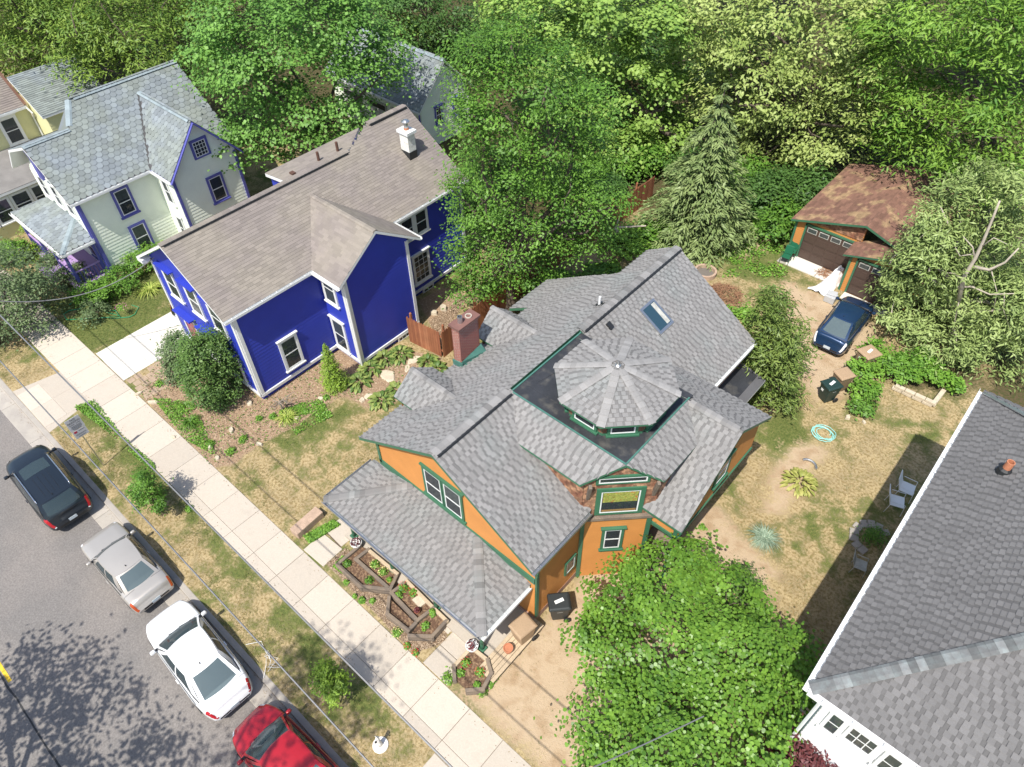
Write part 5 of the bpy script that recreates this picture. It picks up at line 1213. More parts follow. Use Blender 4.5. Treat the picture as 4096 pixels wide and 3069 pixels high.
def tree(name, label, base, blobs, m, seed, leaf=.2, aspect=.5, dens=.9, per=40, rc=.42, shape='diamond', trunk=.22, squash=.9, group=None, depth=1.0, droop=.3, inner=.12, back=True, bark=None, cat='tree', flat=.55, limbs=10, kindx=None, world=False, upb=.15, flow=.6, shell=(.8, 1.05), sub=2):
    rng = np.random.default_rng(seed); base = np.array([base[0], base[1], base[2] if len(base) > 2 else 0.])
    bl = []
    for b in blobs:
        if world: bl.append((np.array(b[:3], float), np.array([b[3], b[3], b[3]*squash])))
        else:
            c = blob_at(base, b[0], b[1]); r = b[2]*pxm(c); h = np.array([c[0], c[1], 0]); h /= np.linalg.norm(h)
            c = c+h*rng.uniform(-.5, .5)*r*depth; c[2] = max(c[2], r*.55)
            bl.append((c, np.array([r, r, r*squash])))
            if back: bl.append((c+h*r*1.3*depth+np.array([0, 0, -r*.2]), np.array([r, r, r*squash])*.95))
    for c, R in list(bl):
        for _ in range(sub):
            d = unit(rng.normal(size=3)+np.array([0, 0, .5])); d[2] = abs(d[2]); k = rng.uniform(.38, .55); bl.append((c+d*R*.78, R*k))
    root = thing(name, label, cat, base, 0, group)
    C, Nn, r, out, cl = crown_points(bl, rng, dens, per, rc, inner=inner, flat=flat, upb=upb, shell=shell)
    ok = C[:, 2] > .03; C, Nn, r, out = C[ok], Nn[ok], r[ok], out[ok]
    o = link(bpy.data.objects.new('crown', leafmesh('crown', C, Nn, leaf, aspect, m, rng, shape, droop, r, T=out*flow+rng.normal(size=C.shape)*(1-flow))), root)
    tops = sorted(bl, key=lambda b: -b[0][2]); cen = np.mean([b[0] for b in bl], 0); top = tops[0][0]
    tb = MB(); fork = base*.45+cen*.55; fork[2] = base[2]+(cen[2]-base[2])*.55
    tb.tube(limb_path(base, fork, rng, .03), np.linspace(trunk, trunk*.62, 5), 8)
    tb.build('trunk', bark or M_bark, root, smooth=True)
    lb = MB()
    pick = rng.choice(len(bl), min(limbs, len(bl)), replace=False)
    for i in pick:
        e = bl[i][0]; s = fork+(e-fork)*.0; lb.tube(limb_path(s, e+rng.normal(size=3)*.2, rng, .06, 6), np.linspace(trunk*.5, trunk*.1, 6), 6, cap=False)
    for i in rng.choice(len(cl), min(limbs*3, len(cl)), replace=False):
        e = cl[i]; j = np.argmin([np.linalg.norm(b[0]-e) for b in bl]); lb.tube(limb_path(bl[j][0], e, rng, .08, 4), np.linspace(trunk*.16, .012, 4), 4, cap=False)
    if lb.v: lb.build('limbs', bark or M_bark, root, smooth=True)['kind'] = 'stuff'
    return root
L_ginkgo = leafmat('ginkgo_leaf', (0.07, 0.18, 0.03), (0.24, 0.45, 0.09))
L_ash = leafmat('ash_leaf', (0.05, 0.13, 0.018), (0.3, 0.42, 0.07))
L_dark = leafmat('dark_leaf', (0.035, 0.09, 0.022), (0.13, 0.25, 0.055))
L_hack = leafmat('hackberry_leaf', (0.045, 0.125, 0.018), (0.19, 0.37, 0.05))
L_maple = leafmat('maple_leaf', (0.13, 0.25, 0.04), (0.35, 0.5, 0.11))
L_linden = leafmat('linden_leaf', (0.19, 0.28, 0.055), (0.48, 0.56, 0.19))
L_ashr = leafmat('bright_ash_leaf', (0.06, 0.17, 0.02), (0.29, 0.46, 0.07))
L_cedar = leafmat('cedar_spray', (0.15, 0.23, 0.06), (0.42, 0.52, 0.19), trans=.2)
L_redbud = leafmat('redbud_leaf', (0.055, 0.145, 0.018), (0.23, 0.41, 0.055), rough=.4)
L_spruce = leafmat('spruce_needles', (0.08, 0.145, 0.04), (0.27, 0.345, 0.13), trans=.1)
L_arb = leafmat('arborvitae_spray', (0.046, 0.111, 0.026), (0.156, 0.26, 0.058), trans=.15)
L_bright = leafmat('bright_shrub_leaf', (0.078, 0.195, 0.026), (0.26, 0.468, 0.065))
L_purple = leafmat('purple_leaf', (.05, .016, .022), (.22, .06, .06))
L_greybush = leafmat('grey_green_leaf', (0.078, 0.13, 0.052), (0.221, 0.299, 0.13))
L_lime = leafmat('lime_conifer', (0.117, 0.221, 0.019), (0.286, 0.429, 0.052), trans=.15)
L_yew = leafmat('yew_spray', (0.058, 0.117, 0.019), (0.247, 0.325, 0.078), trans=.15)

TB = 'trees behind the houses'
tree('ginkgo_tree', 'large bright green ginkgo rising between the pale green and blue houses', (-34.3, 22.0), [(560, 60, 105), (680, 50, 105), (620, 150, 115), (760, 90, 90), (520, 140, 80), (720, 190, 95), (560, 230, 85), (640, 265, 70), (500, 310, 45), (800, 170, 55), (835, 110, 40), (455, 130, 45), (590, 330, 35), (690, 300, 40), (745, 255, 40)], L_ginkgo, 1, leaf=.19, aspect=.8, dens=.30, per=84, rc=.6, trunk=.3, flat=.3, upb=.4)
tree('ash_tree', 'yellow-green ash at the top left corner above the yellow house roof', (-53, 19.5), [(60, 40, 90), (20, 115, 55), (120, 110, 70), (180, 40, 80), (120, 165, 45), (60, 160, 35), (0, 30, 60)], L_ash, 2, leaf=.3, aspect=.3, dens=.26, per=76, rc=.65, flat=.4, upb=.4, group=TB, trunk=.3)
tree('ash_tree', 'yellow-green ash directly behind the ridge of the pale green house', (-46.5, 22.5), [(260, 60, 90), (330, 105, 75), (380, 30, 80), (300, 150, 45), (250, 140, 55), (420, 95, 55), (390, 155, 35), (200, 110, 55), (190, 170, 30)], L_ash, 3, leaf=.3, aspect=.3, dens=.26, per=76, rc=.65, flat=.4, upb=.4, group=TB, trunk=.3)
tree('oak_tree', 'dark green tree behind the carriage house roof', (-42, 41), [(900, 45, 60), (985, 35, 60), (945, 95, 40), (880, 15, 50), (1030, 95, 50), (840, 40, 50), (1000, 130, 40), (960, 160, 30)], L_dark, 4, leaf=.26, dens=.28, per=60, rc=.6, group=TB)
tree('oak_tree', 'light olive tree peeping over the carriage house ridge', (-46, 38.5), [(870, 70, 35), (900, 80, 35), (850, 50, 30)], L_maple, 44, leaf=.26, dens=.6, per=36, rc=.45, group=TB)
tree('hackberry_tree', 'tall fine-leaved green tree between the blue house and the orange cottage', (-18.9, 20.6), [(1050, 130, 65), (1120, 110, 55), (1015, 180, 45), (1180, 180, 75), (1090, 230, 85), (1030, 290, 55), (1190, 290, 85), (1265, 240, 55), (1100, 350, 85), (1240, 370, 75), (1060, 430, 75), (1160, 460, 85), (1270, 450, 65), (1020, 505, 45), (1100, 540, 75), (1210, 550, 65), (1040, 595, 40), (1150, 610, 45), (1270, 530, 45), (1325, 440, 28), (1000, 420, 30), (1010, 640, 22), (1000, 560, 25), (1005, 615, 30), (1060, 645, 28)], L_hack, 5, leaf=.15, aspect=.55, dens=.55, per=76, rc=.42, trunk=.28, upb=.35, flat=.45, inner=.15, limbs=22)
tree('maple_tree', 'pale yellow-green maple beyond the tall tree, top centre of the view', (-19.5, 40), [(1120, 40, 65), (1220, 40, 80), (1320, 50, 80), (1400, 110, 65), (1280, 140, 90), (1380, 220, 75), (1430, 300, 55), (1330, 320, 80), (1390, 390, 50), (1430, 50, 45), (1170, 120, 60), (1450, 200, 35), (1340, 430, 35), (1250, 230, 60)], L_maple, 6, leaf=.25, aspect=.85, dens=.34, per=62, rc=.5, flat=.45, group=TB, trunk=.3)
tree('linden_tree', 'pale flowering linden left of the garage roof, top right of the view', (-12.5, 44), [(1560, 60, 90), (1680, 50, 100), (1800, 60, 90), (1860, 140, 65), (1620, 160, 100), (1740, 170, 105), (1850, 240, 60), (1560, 230, 70), (1680, 290, 85), (1790, 310, 70), (1640, 370, 50), (1740, 375, 40), (1880, 40, 45), (1500, 90, 50), (1690, 400, 25)], L_linden, 7, leaf=.28, aspect=.5, dens=.28, per=64, rc=.55, flat=.4, group=TB, trunk=.3, limbs=26, droop=.5)
tree('ash_tree', 'bright green ash at the top right corner behind the garage', (1.0, 42), [(1960, 60, 75), (2060, 50, 90), (2160, 60, 90), (1940, 150, 55), (2040, 160, 95), (2150, 170, 90), (1970, 255, 60), (2060, 280, 85), (2160, 290, 80), (1940, 345, 50), (2030, 370, 75), (2130, 380, 60), (1965, 415, 35), (2205, 380, 55), (2210, 120, 60)], L_ashr, 8, leaf=.32, aspect=.3, dens=.26, per=78, rc=.65, flat=.32, group=TB, trunk=.3, upb=.4)
# far rows that close the view
far = [(-74, 40, 'tree at the far left end of the woodland row'), (-64, 36, 'dark tree of the woodland row above the yellow house'), (-58, 48, 'tree of the woodland row left of the first ash'), (-50, 56, 'tree of the woodland row behind the second ash'), (-38, 58, 'tree of the woodland row behind the ginkgo top'), (-28, 62, 'tree of the woodland row behind the carriage house'), (-18, 64, 'tree of the woodland row behind the tall fine-leaved tree'), (-8, 62, 'tree of the woodland row behind the pale maple'), (4, 60, 'tree of the woodland row behind the bright ash'), (-84, 52, 'tree in the second woodland row at the far left'), (-66, 62, 'tree in the second woodland row behind the yellow house')]
for i, (x, y, _) in enumerate(far):
    rg = np.random.default_rng(100+i); bl = []
    for k in range(9): a = rg.uniform(0, 6.28); q = rg.uniform(.3, 4.6); bl.append((x+q*math.cos(a), y+q*math.sin(a), rg.uniform(3, 14), rg.uniform(2.4, 3.6)))
    tree('woodland_tree', far[i][2], (x, y), bl, (L_dark, L_hack, L_dark)[i % 3], 200+i, leaf=.42, aspect=.5, dens=.2, per=40, rc=.7, sub=1, group='woodland row beyond the back gardens', world=True, limbs=5)
tree('oak_tree', 'dark tree showing through gaps of the pale maple', (-24, 52), [(1230, 100, 75), (1310, 190, 65), (1180, 60, 60), (1110, 140, 50), (1380, 150, 60), (1400, 280, 50), (1480, 180, 50), (1560, 150, 60), (1650, 120, 60)], L_dark, 45, leaf=.34, dens=.3, per=50, rc=.65, group=TB)
tree('linden_tree', 'dark gap tree between the linden and the bright ash', (-4, 49), [(1885, 110, 45), (1900, 200, 40), (1890, 300, 40), (1870, 20, 40)], L_dark, 9, leaf=.3, dens=.4, per=34, group=TB)
tree('street_tree', 'small leafy tree overhanging the pavement at the left edge', (-37.6, 2.3), [(18, 600, 48), (70, 592, 36), (8, 680, 60), (70, 660, 44), (28, 735, 45), (92, 640, 25), (-30, 640, 60), (50, 770, 25)], L_greybush, 10, leaf=.15, aspect=.5, dens=1.4, per=34, rc=.3, trunk=.1)
tree('redbud_tree', 'broad redbud with round heart-shaped leaves filling the lower right foreground', (-1.9, 9.6),
     [tuple(Dp(x, y, z))+(r,) for x, y, z, r in [(1350, 1290, 2.5, 1.3), (1450, 1255, 2.9, 1.5), (1560, 1310, 3, 1.5), (1325, 1420, 2.5, 1.3), (1430, 1400, 3.3, 1.8), (1570, 1420, 3.4, 1.8), (1670, 1420, 2.8, 1.35), (1325, 1550, 2.5, 1.4), (1430, 1560, 3.2, 1.8), (1570, 1560, 3.3, 1.8), (1680, 1530, 2.8, 1.3), (1350, 1660, 2.7, 1.6), (1500, 1690, 3.1, 1.8), (1640, 1640, 2.8, 1.3), (1285, 1650, 2.2, .9), (1490, 1215, 2.3, .9), (1310, 1350, 2.0, .8), (1400, 1760, 2.8, 1.6), (1560, 1800, 3, 1.7)]],
     L_redbud, 11, leaf=.103, aspect=1.0, dens=1.5, per=48, rc=.23, flat=.5, shape='round', trunk=.12, world=True, squash=.75, droop=.15, inner=.14, limbs=16, upb=.45, flow=.3, shell=(.76, 1.0))
tree('evergreen_shrub', 'low dark evergreen shrub tucked behind the right side of the redbud', (-2.6, 14.2), [tuple(Dp(x, y, z))+(r,) for x, y, z, r in [(1590, 1270, .7, .7), (1610, 1250, .6, .5), (1565, 1260, .6, .5)]], L_arb, 12, leaf=.1, dens=5, per=30, rc=.18, world=True, trunk=.04, cat='shrub', limbs=3)
tree('cedar_tree', 'pale feathery cedar with bleached dead limbs, right of the blue car', (-.7, 33.0), [(2015, 478, 40), (2070, 455, 46), (2125, 430, 46), (1950, 575, 42), (2010, 565, 58), (2080, 580, 50), (2190, 520, 40), (1945, 650, 45), (2015, 660, 70), (2100, 660, 70), (2190, 650, 55), (1960, 735, 45), (2050, 745, 65), (2150, 745, 65), (2205, 710, 45), (2100, 800, 35), (2180, 440, 35), (2040, 515, 45)], L_cedar, 13, leaf=.26, aspect=.26, dens=.62, per=80, rc=.34, trunk=.25, flat=.6, droop=1.0, bark=M_deadwood, limbs=18, flow=.45)
tree('yew_tree', 'feathery dark yellow-green conifer beside the right wing of the orange cottage', (-5.6, 23.6), [(1662, 690, 34), (1650, 755, 48), (1672, 815, 50), (1640, 850, 36), (1690, 740, 32), (1660, 660, 20), (1625, 790, 30), (1690, 870, 25)], L_yew, 14, leaf=.24, aspect=.22, dens=2.6, per=40, rc=.24, trunk=.1, droop=.9, flat=.8, flow=.45)
# arborvitae in front of the blue house
tree('arborvitae', 'dark green lobed arborvitae against the front of the blue house', (-25.4, 7.3), [(428, 770, 32), (468, 770, 34), (484, 825, 30), (436, 830, 36), (462, 862, 26), (446, 738, 17), (497, 790, 17), (470, 735, 14), (418, 752, 16), (405, 800, 18), (500, 840, 14)], L_arb, 15, leaf=.13, aspect=.4, dens=6, per=34, rc=.15, trunk=.08, droop=0, flat=1., cat='shrub', depth=.7, limbs=5, flow=.3, sub=0, squash=1.15)
tree('grey_shrub', 'grey-green leafy shrub left of the arborvitae by the driveway', (-28.3, 7.5), [(385, 748, 22), (390, 778, 26), (378, 800, 20), (402, 800, 20), (375, 765, 18)], L_greybush, 16, leaf=.13, dens=5, per=26, rc=.18, trunk=.05, cat='shrub', limbs=4)
tree('street_shrub', 'feathery green sapling on the dry strip beside the paving, behind the SUV', (-22.0, 2.42), [(318, 1048, 20), (322, 1075, 24), (302, 1065, 15), (342, 1072, 15), (312, 1030, 11)], L_hack, 17, leaf=.14, aspect=.3, dens=7, per=30, rc=.13, trunk=.03, cat='shrub', limbs=6, sub=0)
tree('street_shrub', 'bright green round sapling on the dry strip near the red car', (-10.45, 2.5), [(718, 1475, 22), (705, 1480, 18), (735, 1470, 16), (720, 1495, 18), (712, 1460, 14)], L_lime, 18, leaf=.12, aspect=.45, dens=9, per=26, rc=.09, trunk=.03, cat='shrub', limbs=6, sub=0)
tree('purple_shrub', 'dark purple-leaved shrub at the bottom edge before the white house', (2.2, 8.4), [tuple(Dp(x, y, z))+(r,) for x, y, z, r in [(1680, 1660, 2.4, .7), (1740, 1625, 3.0, .65), (1790, 1640, 3.1, .65), (1840, 1660, 2.8, .6), (1760, 1680, 2.6, .9), (1710, 1640, 2.6, .5)]], L_purple, 19, leaf=.14, aspect=.4, dens=5, per=30, rc=.2, world=True, trunk=.06, cat='shrub', limbs=6)

def cone_conifer(name, label, base, H, R, m, seed, tiers, sprays, needle, asp, droopy, cat='tree', trunk=.15, z0=.2):
    """whorls of boughs; every bough is a flat fan of needle sprays"""
    rng = np.random.default_rng(seed); base = np.array([base[0], base[1], 0.]); root = thing(name, label, cat, base)
    Cs = []; Ns = []; Ts = []; rr = []; lb = MB()
    for i in range(tiers):
        f = i/(tiers-1); z = z0+(H-z0)*f; L = R*(1-f)**.85*(.85+.3*rng.random())+.06*H*(1-f)*.2+.08
        nb = max(5, int(13*(1-f)+5))
        for k in range(nb):
            a = 2*math.pi*(k+rng.random()*.7)/nb+i*1.3; l = L*rng.uniform(.75, 1.12)
            d = np.array([math.cos(a), math.sin(a), 0]); side = np.array([-d[1], d[0], 0]); n = int(sprays*(.35+.65*l/R))
            t = rng.random(n)**.6; w = rng.normal(size=n)*.17*l*(1-.45*t)
            P_ = base+np.array([0, 0, z])+d*(t*l)[:, None]+side*w[:, None]+np.array([0, 0, 1.])*((-droopy*t*t*l*.55+.12*t*l)-np.abs(w)*.35+rng.normal(size=n)*.03)[:, None]
            Cs.append(P_); Ns.append(unit(np.array([0, 0, 1.])+d*.3+rng.normal(size=(n, 3))*.3)); Ts.append(unit(d+side*np.sign(w)[:, None]*.7+np.array([0, 0, -droopy*.5])+rng.normal(size=(n, 3))*.2)); rr.append(np.clip(.2+.6*t+rng.normal(size=n)*.15+rng.normal()*.1, 0, 1))
            if k % 3 == 0: lb.tube([base+np.array([0, 0, z]), base+np.array([0, 0, z-droopy*.1*l])+d*l*.7], [.03*H/8+.008, .006], 4, cap=False)
    C, Nn, T, r = map(np.concatenate, (Cs, Ns, Ts, rr)); ok = C[:, 2] > .02
    link(bpy.data.objects.new('crown', leafmesh('crown', C[ok], Nn[ok], needle, asp, m, rng, 'diamond', 0, r[ok], T=T[ok])), root)
    MB().tube([base, base+np.array([0, 0, H*.5]), base+np.array([0, 0, H])], [trunk, trunk*.6, .02], 8).build('trunk', M_bark, root, smooth=True)
    lb.build('boughs', M_bark, root)['kind'] = 'stuff'; return root
sb = np.array([-15.5, 33.3]); st_ = blob_at((*sb, 0), 1500, 178)
cone_conifer('spruce_tree', 'tall grey-green spruce standing behind the orange cottage', sb, st_[2], 3.6, L_spruce, 21, 17, 110, .34, .24, .85, trunk=.2)
ct = blob_at((-22.1, 11.75, 0), 718, 740)
cone_conifer('dwarf_spruce', 'small bright green conical spruce at the corner of the blue house', (-22.1, 11.75), ct[2], .62, L_lime, 22, 24, 34, .085, .3, .1, cat='shrub', trunk=.04, z0=.05)

# dead limbs of the cedar, reaching out of the crown on the right
cb = (-.7, 33.0)
dl = thing('dead_branch', 'bleached bare limb forking out of the cedar crown near the right edge', 'branch', (*cb, 0)); mb = MB()
def cp_(x, y): return blob_at(cb, x, y)-np.array([cb[0], cb[1], 0])/np.linalg.norm(cb)*1.3
for path, r0 in (([(2090, 615), (2100, 570), (2125, 530), (2140, 490), (2165, 440), (2178, 400)], .13), ([(2125, 545), (2160, 552), (2190, 535), (2211, 505)], .10), ([(2090, 590), (2120, 592), (2160, 602), (2211, 600)], .07), ([(2125, 535), (2118, 500), (2100, 480)], .05), ([(2118, 520), (2095, 520), (2080, 505)], .035), ([(2140, 500), (2170, 490), (2195, 500)], .04), ([(2160, 552), (2170, 600), (2165, 650)], .03), ([(2100, 590), (2092, 640), (2075, 690)], .04), ([(2190, 600), (2185, 640), (2200, 680)], .025)):
    mb.tube([cp_(*q)+RNG.normal(size=3)*.05 for q in path], np.linspace(r0*.85, r0*.3, len(path)), 6)
mb.build('limbs', M_deadwood, dl, smooth=True)

# ------------------------------------------------------------------ bushes, beds, ground cover
def bush(name, label, x, y, r, m, seed, leaf=.12, aspect=.5, dens=6, per=24, z=None, group=None, shape='diamond', h=.8, rc=.14, lobes=4, world=None, droop=.2):
    rng = np.random.default_rng(seed); c = Dp(x, y) if world is None else np.array(world, float)
    R = r*pxm(c) if world is None else r
    bl = [(c[0]+rng.normal()*R*.45, c[1]+rng.normal()*R*.45, R*h*rng.uniform(.5, .8), R*rng.uniform(.5, .72)) for _ in range(lobes)]
    return tree(name, label, (c[0], c[1]), bl, m, seed, leaf=leaf, aspect=aspect, dens=dens, per=per, rc=rc, world=True, trunk=.025, squash=h, cat='shrub', group=group, limbs=4, shape=shape, droop=droop, upb=.5)
for i, (x, y, r, m, lab) in enumerate([
    (40, 560, 38, L_bright, 'mid green shrub by the street corner of the lilac porch'), (95, 545, 30, L_lime, 'yellow-green shrub in front of the lilac porch steps'), (150, 618, 30, L_greybush, 'flower shrub below the lilac porch rail'),
    (118, 585, 24, L_greybush, 'dark shrub at the left end of the lilac porch'), (198, 655, 30, L_hack, 'dark bush at the right corner of the lilac porch'), (235, 630, 34, L_bright, 'green shrub under the lower window of the pale green house'),
    (285, 612, 34, L_hack, 'leafy shrub right of the lower window of the pale green house'), (330, 585, 36, L_bright, 'climbing shrub beside the front corner of the blue house'), (350, 555, 22, L_lime, 'small bright shrub squeezed behind the blue house corner'), (215, 685, 24, L_greybush, 'low shrub at the edge of the lawn by the green hose'), (60, 620, 26, L_greybush, 'drooping shrub beneath the street tree')]):
    bush('garden_shrub', lab, x, y, r, m, 300+i, leaf=.13, dens=4.5, group='shrubs round the pale green house')
for i, (x, y, r, m, lab) in enumerate([
    (1835, 850, 34, L_bright, 'leafy bush right behind the dark green bin'), (1880, 815, 36, L_bright, 'leafy bush with a pink flower head in the walled bed'), (1935, 800, 34, L_hack, 'leafy bush in the middle of the walled bed'), (1990, 815, 32, L_bright, 'leafy bush above the stone edging'), (2035, 835, 26, L_bright, 'leafy bush at the right end of the walled bed'), (1850, 885, 20, L_hack, 'low bush at the foot of the walled bed'), (1890, 770, 30, L_bright, 'leafy bush beside the tan bin under the cedar')]):
    bush('bed_shrub', lab, x, y, r, m, 330+i, leaf=.17, aspect=.55, dens=3.6, per=24, group='bushes in the walled bed')
for i, (x, y, r, m, lab) in enumerate([
    (1345, 545, 40, L_bright, 'bright vine-covered bush under the dead stump'), (1395, 520, 34, L_hack, 'bush at the foot of the spruce on its left'), (1440, 510, 28, L_bright, 'bright bush before the spruce'), (1310, 600, 34, L_hack, 'bush hugging the rear left corner of the orange roof'), (1240, 625, 34, L_hack, 'bush behind the left side of the orange roof'), (1175, 640, 30, L_hack, 'bush by the fence above the orange roof'), (1290, 490, 40, L_hack, 'dark bush under the tall tree'), (1320, 430, 40, L_dark, 'dark bush along the far fence'), (1625, 480, 34, L_dark, 'shaded bush behind the spruce on its right'), (1640, 420, 40, L_dark, 'shaded bush left of the garage'), (1690, 455, 26, L_bright, 'sunlit bush at the left corner of the garage'), (1605, 690, 26, L_bright, 'small bright shrub at the rear right corner of the orange roof')]):
    bush('back_shrub', lab, x, y, r, m, 350+i, leaf=.18, aspect=.6, dens=3., per=24, group='shrubs at the back of the orange cottage')

for i, (x, y, R, lab) in enumerate([(-21.5, 37.0, 1.6, 'shaded understorey bush left of the far fence end'), (-18.6, 38.2, 1.8, 'shaded understorey bush behind the dead stump'), (-16.0, 39.0, 1.7, 'shaded understorey bush behind the spruce on its left'), (-13.6, 38.6, 1.9, 'shaded understorey bush behind the spruce on its right'), (-12.0, 36.6, 1.3, 'shaded understorey bush near the garage wall'), (-12.2, 41.0, 1.8, 'shaded understorey bush behind the garage on its left'), (-23.5, 34.0, 1.6, 'shaded understorey bush beyond the tall tree'), (-26.0, 30.0, 1.8, 'shaded understorey bush behind the blue house'), (-29.5, 27.0, 1.6, 'shaded understorey bush at the back of the blue house'), (-1.0, 38.5, 1.6, 'shaded understorey bush right of the garage')]):
    bush('understorey_bush', lab, 0, 0, R, L_dark if i % 2 else L_hack, 700+i, leaf=.24, aspect=.5, dens=1.6, per=24, rc=.3, group='understorey bushes', world=(x, y, 0), lobes=6, h=.9)
tree('woodland_tree', 'yellow-green tree above the flat roof at the left edge', (-61, 24), [(0, 20, 70), (50, 10, 60), (100, 20, 50)], L_ash, 720, leaf=.34, aspect=.3, dens=.34, per=50, rc=.6, group='woodland row beyond the back gardens')
tree('woodland_tree', 'dark tree between the ash crowns at the top left', (-57, 31), [(150, 20, 70), (220, 15, 70), (300, 10, 70), (420, 20, 60)], L_hack, 721, leaf=.34, aspect=.4, dens=.34, per=50, rc=.6, group='woodland row beyond the back gardens')
# hostas: every leaf is its own piece
def hleaf(l, w, m, edge):
    V = []; F = []; n = 6
    for i in range(n):
        t = i/(n-1); ww = w*math.sin(math.pi*min(t*.93+.05, 1))**.8*(1-.35*t)
        x = l*t; z = l*(.55*t-.62*t*t)
        V += [(x, -ww/2, z+.16*ww), (x, 0, z), (x, ww/2, z+.16*ww)]
    for i in range(n-1):
        a = i*3; F += [(a, a+3, a+4, a+1), (a+1, a+4, a+5, a+2)]
    me = bpy.data.meshes.new('leaf'); me.from_pydata(V, [], F); me.materials.append(m)
    at = me.attributes.new('rnd', 'FLOAT', 'FACE'); at.data.foreach_set('value', [edge]*len(F)); me.polygons.foreach_set('use_smooth', [True]*len(F)); return me
L_hosta = leafmat('hosta_leaf', (.06, .14, .03), (.30, .36, .10), trans=.2); L_hostay = leafmat('yellow_hosta_leaf', (.22, .26, .05), (.46, .45, .14), trans=.2)
HL = {k: [hleaf(l, w, m, e) for l, w, e in sp] for k, (m, sp) in dict(g=(L_hosta, [(.34, .2, .15), (.3, .19, .5), (.36, .2, .85), (.26, .16, .35)]), y=(L_hostay, [(.34, .17, .2), (.3, .16, .6), (.38, .18, .95), (.28, .15, .45)])).items()}
def hosta(label, x, y, R, n, kind, seed):
    rng = np.random.default_rng(seed); c = Dp(x, y); root = thing('hosta', label, 'plant', c, 0, 'hostas')
    for i in range(n):
        f = math.sqrt((i+.5)/n); a = i*2.399+rng.normal()*.2; o = bpy.data.objects.new('leaf', HL[kind][rng.integers(4)]); link(o, root, local=True)
        s = (.95 if kind == 'g' else .8)*rng.uniform(.8, 1.15)
        o.matrix_basis = Matrix.Translation((f*R*.72*math.cos(a), f*R*.72*math.sin(a), .08+(.42-.36*f)*R)) @ Matrix.Rotation(a, 4, 'Z') @ Matrix.Rotation(-.55*(1-f)+.25*f, 4, 'Y') @ Matrix.Scale(s, 4)
for i, (x, y, R, n, k, lab) in enumerate([
    (865, 768, .62, 42, 'g', 'variegated hosta nearest the wooden fence corner'), (830, 778, .55, 36, 'g', 'variegated hosta left of the fence corner in the row'), (800, 800, .55, 36, 'g', 'variegated hosta by the foot of the blue bay'), (775, 828, .6, 40, 'g', 'dark hosta right of the small conical spruce'), (823, 868, .55, 40, 'g', 'hosta at the lower end of the stepping stones'), (925, 785, .5, 34, 'g', 'hosta between the fence and the brick chimney'), (945, 800, .4, 26, 'g', 'small hosta at the foot of the brick chimney'), (855, 845, .4, 26, 'g', 'hosta half under the small left gablet'), (1725, 1045, .78, 74, 'y', 'round yellow hosta on the side lawn by the downspout')]):
    hosta(lab, x, y, R, int(n*1.8), k, 400+i)

def spiky(label, x, y, R, n, m, seed, w=.02, name='ornamental_grass', h=.5):
    rng = np.random.default_rng(seed); c = Dp(x, y); root = thing(name, label, 'plant', c)
    V = []; F = []; rn = []
    for i in range(n):
        a = rng.uniform(0, 6.28); l = R*rng.uniform(.6, 1.15); hh = h*rng.uniform(.6, 1.1); d = np.array([math.cos(a), math.sin(a), 0]); s = np.array([-d[1], d[0], 0])*w
        o = c+d*rng.uniform(0, .12)+np.array([rng.normal()*.06, rng.normal()*.06, 0]); b = len(V)
        for t in (0, .4, .75, 1.): p = o+d*l*t+np.array([0, 0, hh*(1.9*t-1.75*t*t)+.01]); V += [p-s*(1-t*.9), p+s*(1-t*.9)]
        for k in range(3): F.append((b+2*k, b+2*k+1, b+2*k+3, b+2*k+2)); rn.append(rng.random())
    o = link(bpy.data.objects.new('blades', npmesh('blades', np.array(V), np.array(F), m, dict(rnd=('FACE', np.array(rn))))), root); o['kind'] = 'stuff'
L_bluegrass = leafmat('blue_green_blade', (0.13, 0.208, 0.143), (0.39, 0.481, 0.351), trans=.1); L_daylily = leafmat('daylily_blade', (0.208, 0.312, 0.039), (0.546, 0.598, 0.156), trans=.2)
spiky('blue-green arching grass clump on the side lawn below the yellow hosta', 1648, 1165, .62, 230, L_bluegrass, 450, w=.016)
spiky('yellow-green daylily clump at the lawn edge beside the blue house', 325, 628, .8, 120, L_daylily, 451, w=.03)
spiky('feathery green fern clump in the mulch before the arborvitae', 412, 915, .5, 130, L_hack, 452, w=.02)
spiky('yellow-green fern at the edge of the mulch bed', 620, 905, .5, 110, L_daylily, 453, w=.025)
spiky('grassy tuft by the spruce at the back lawn', 1610, 505, .6, 120, L_daylily, 454, w=.03)

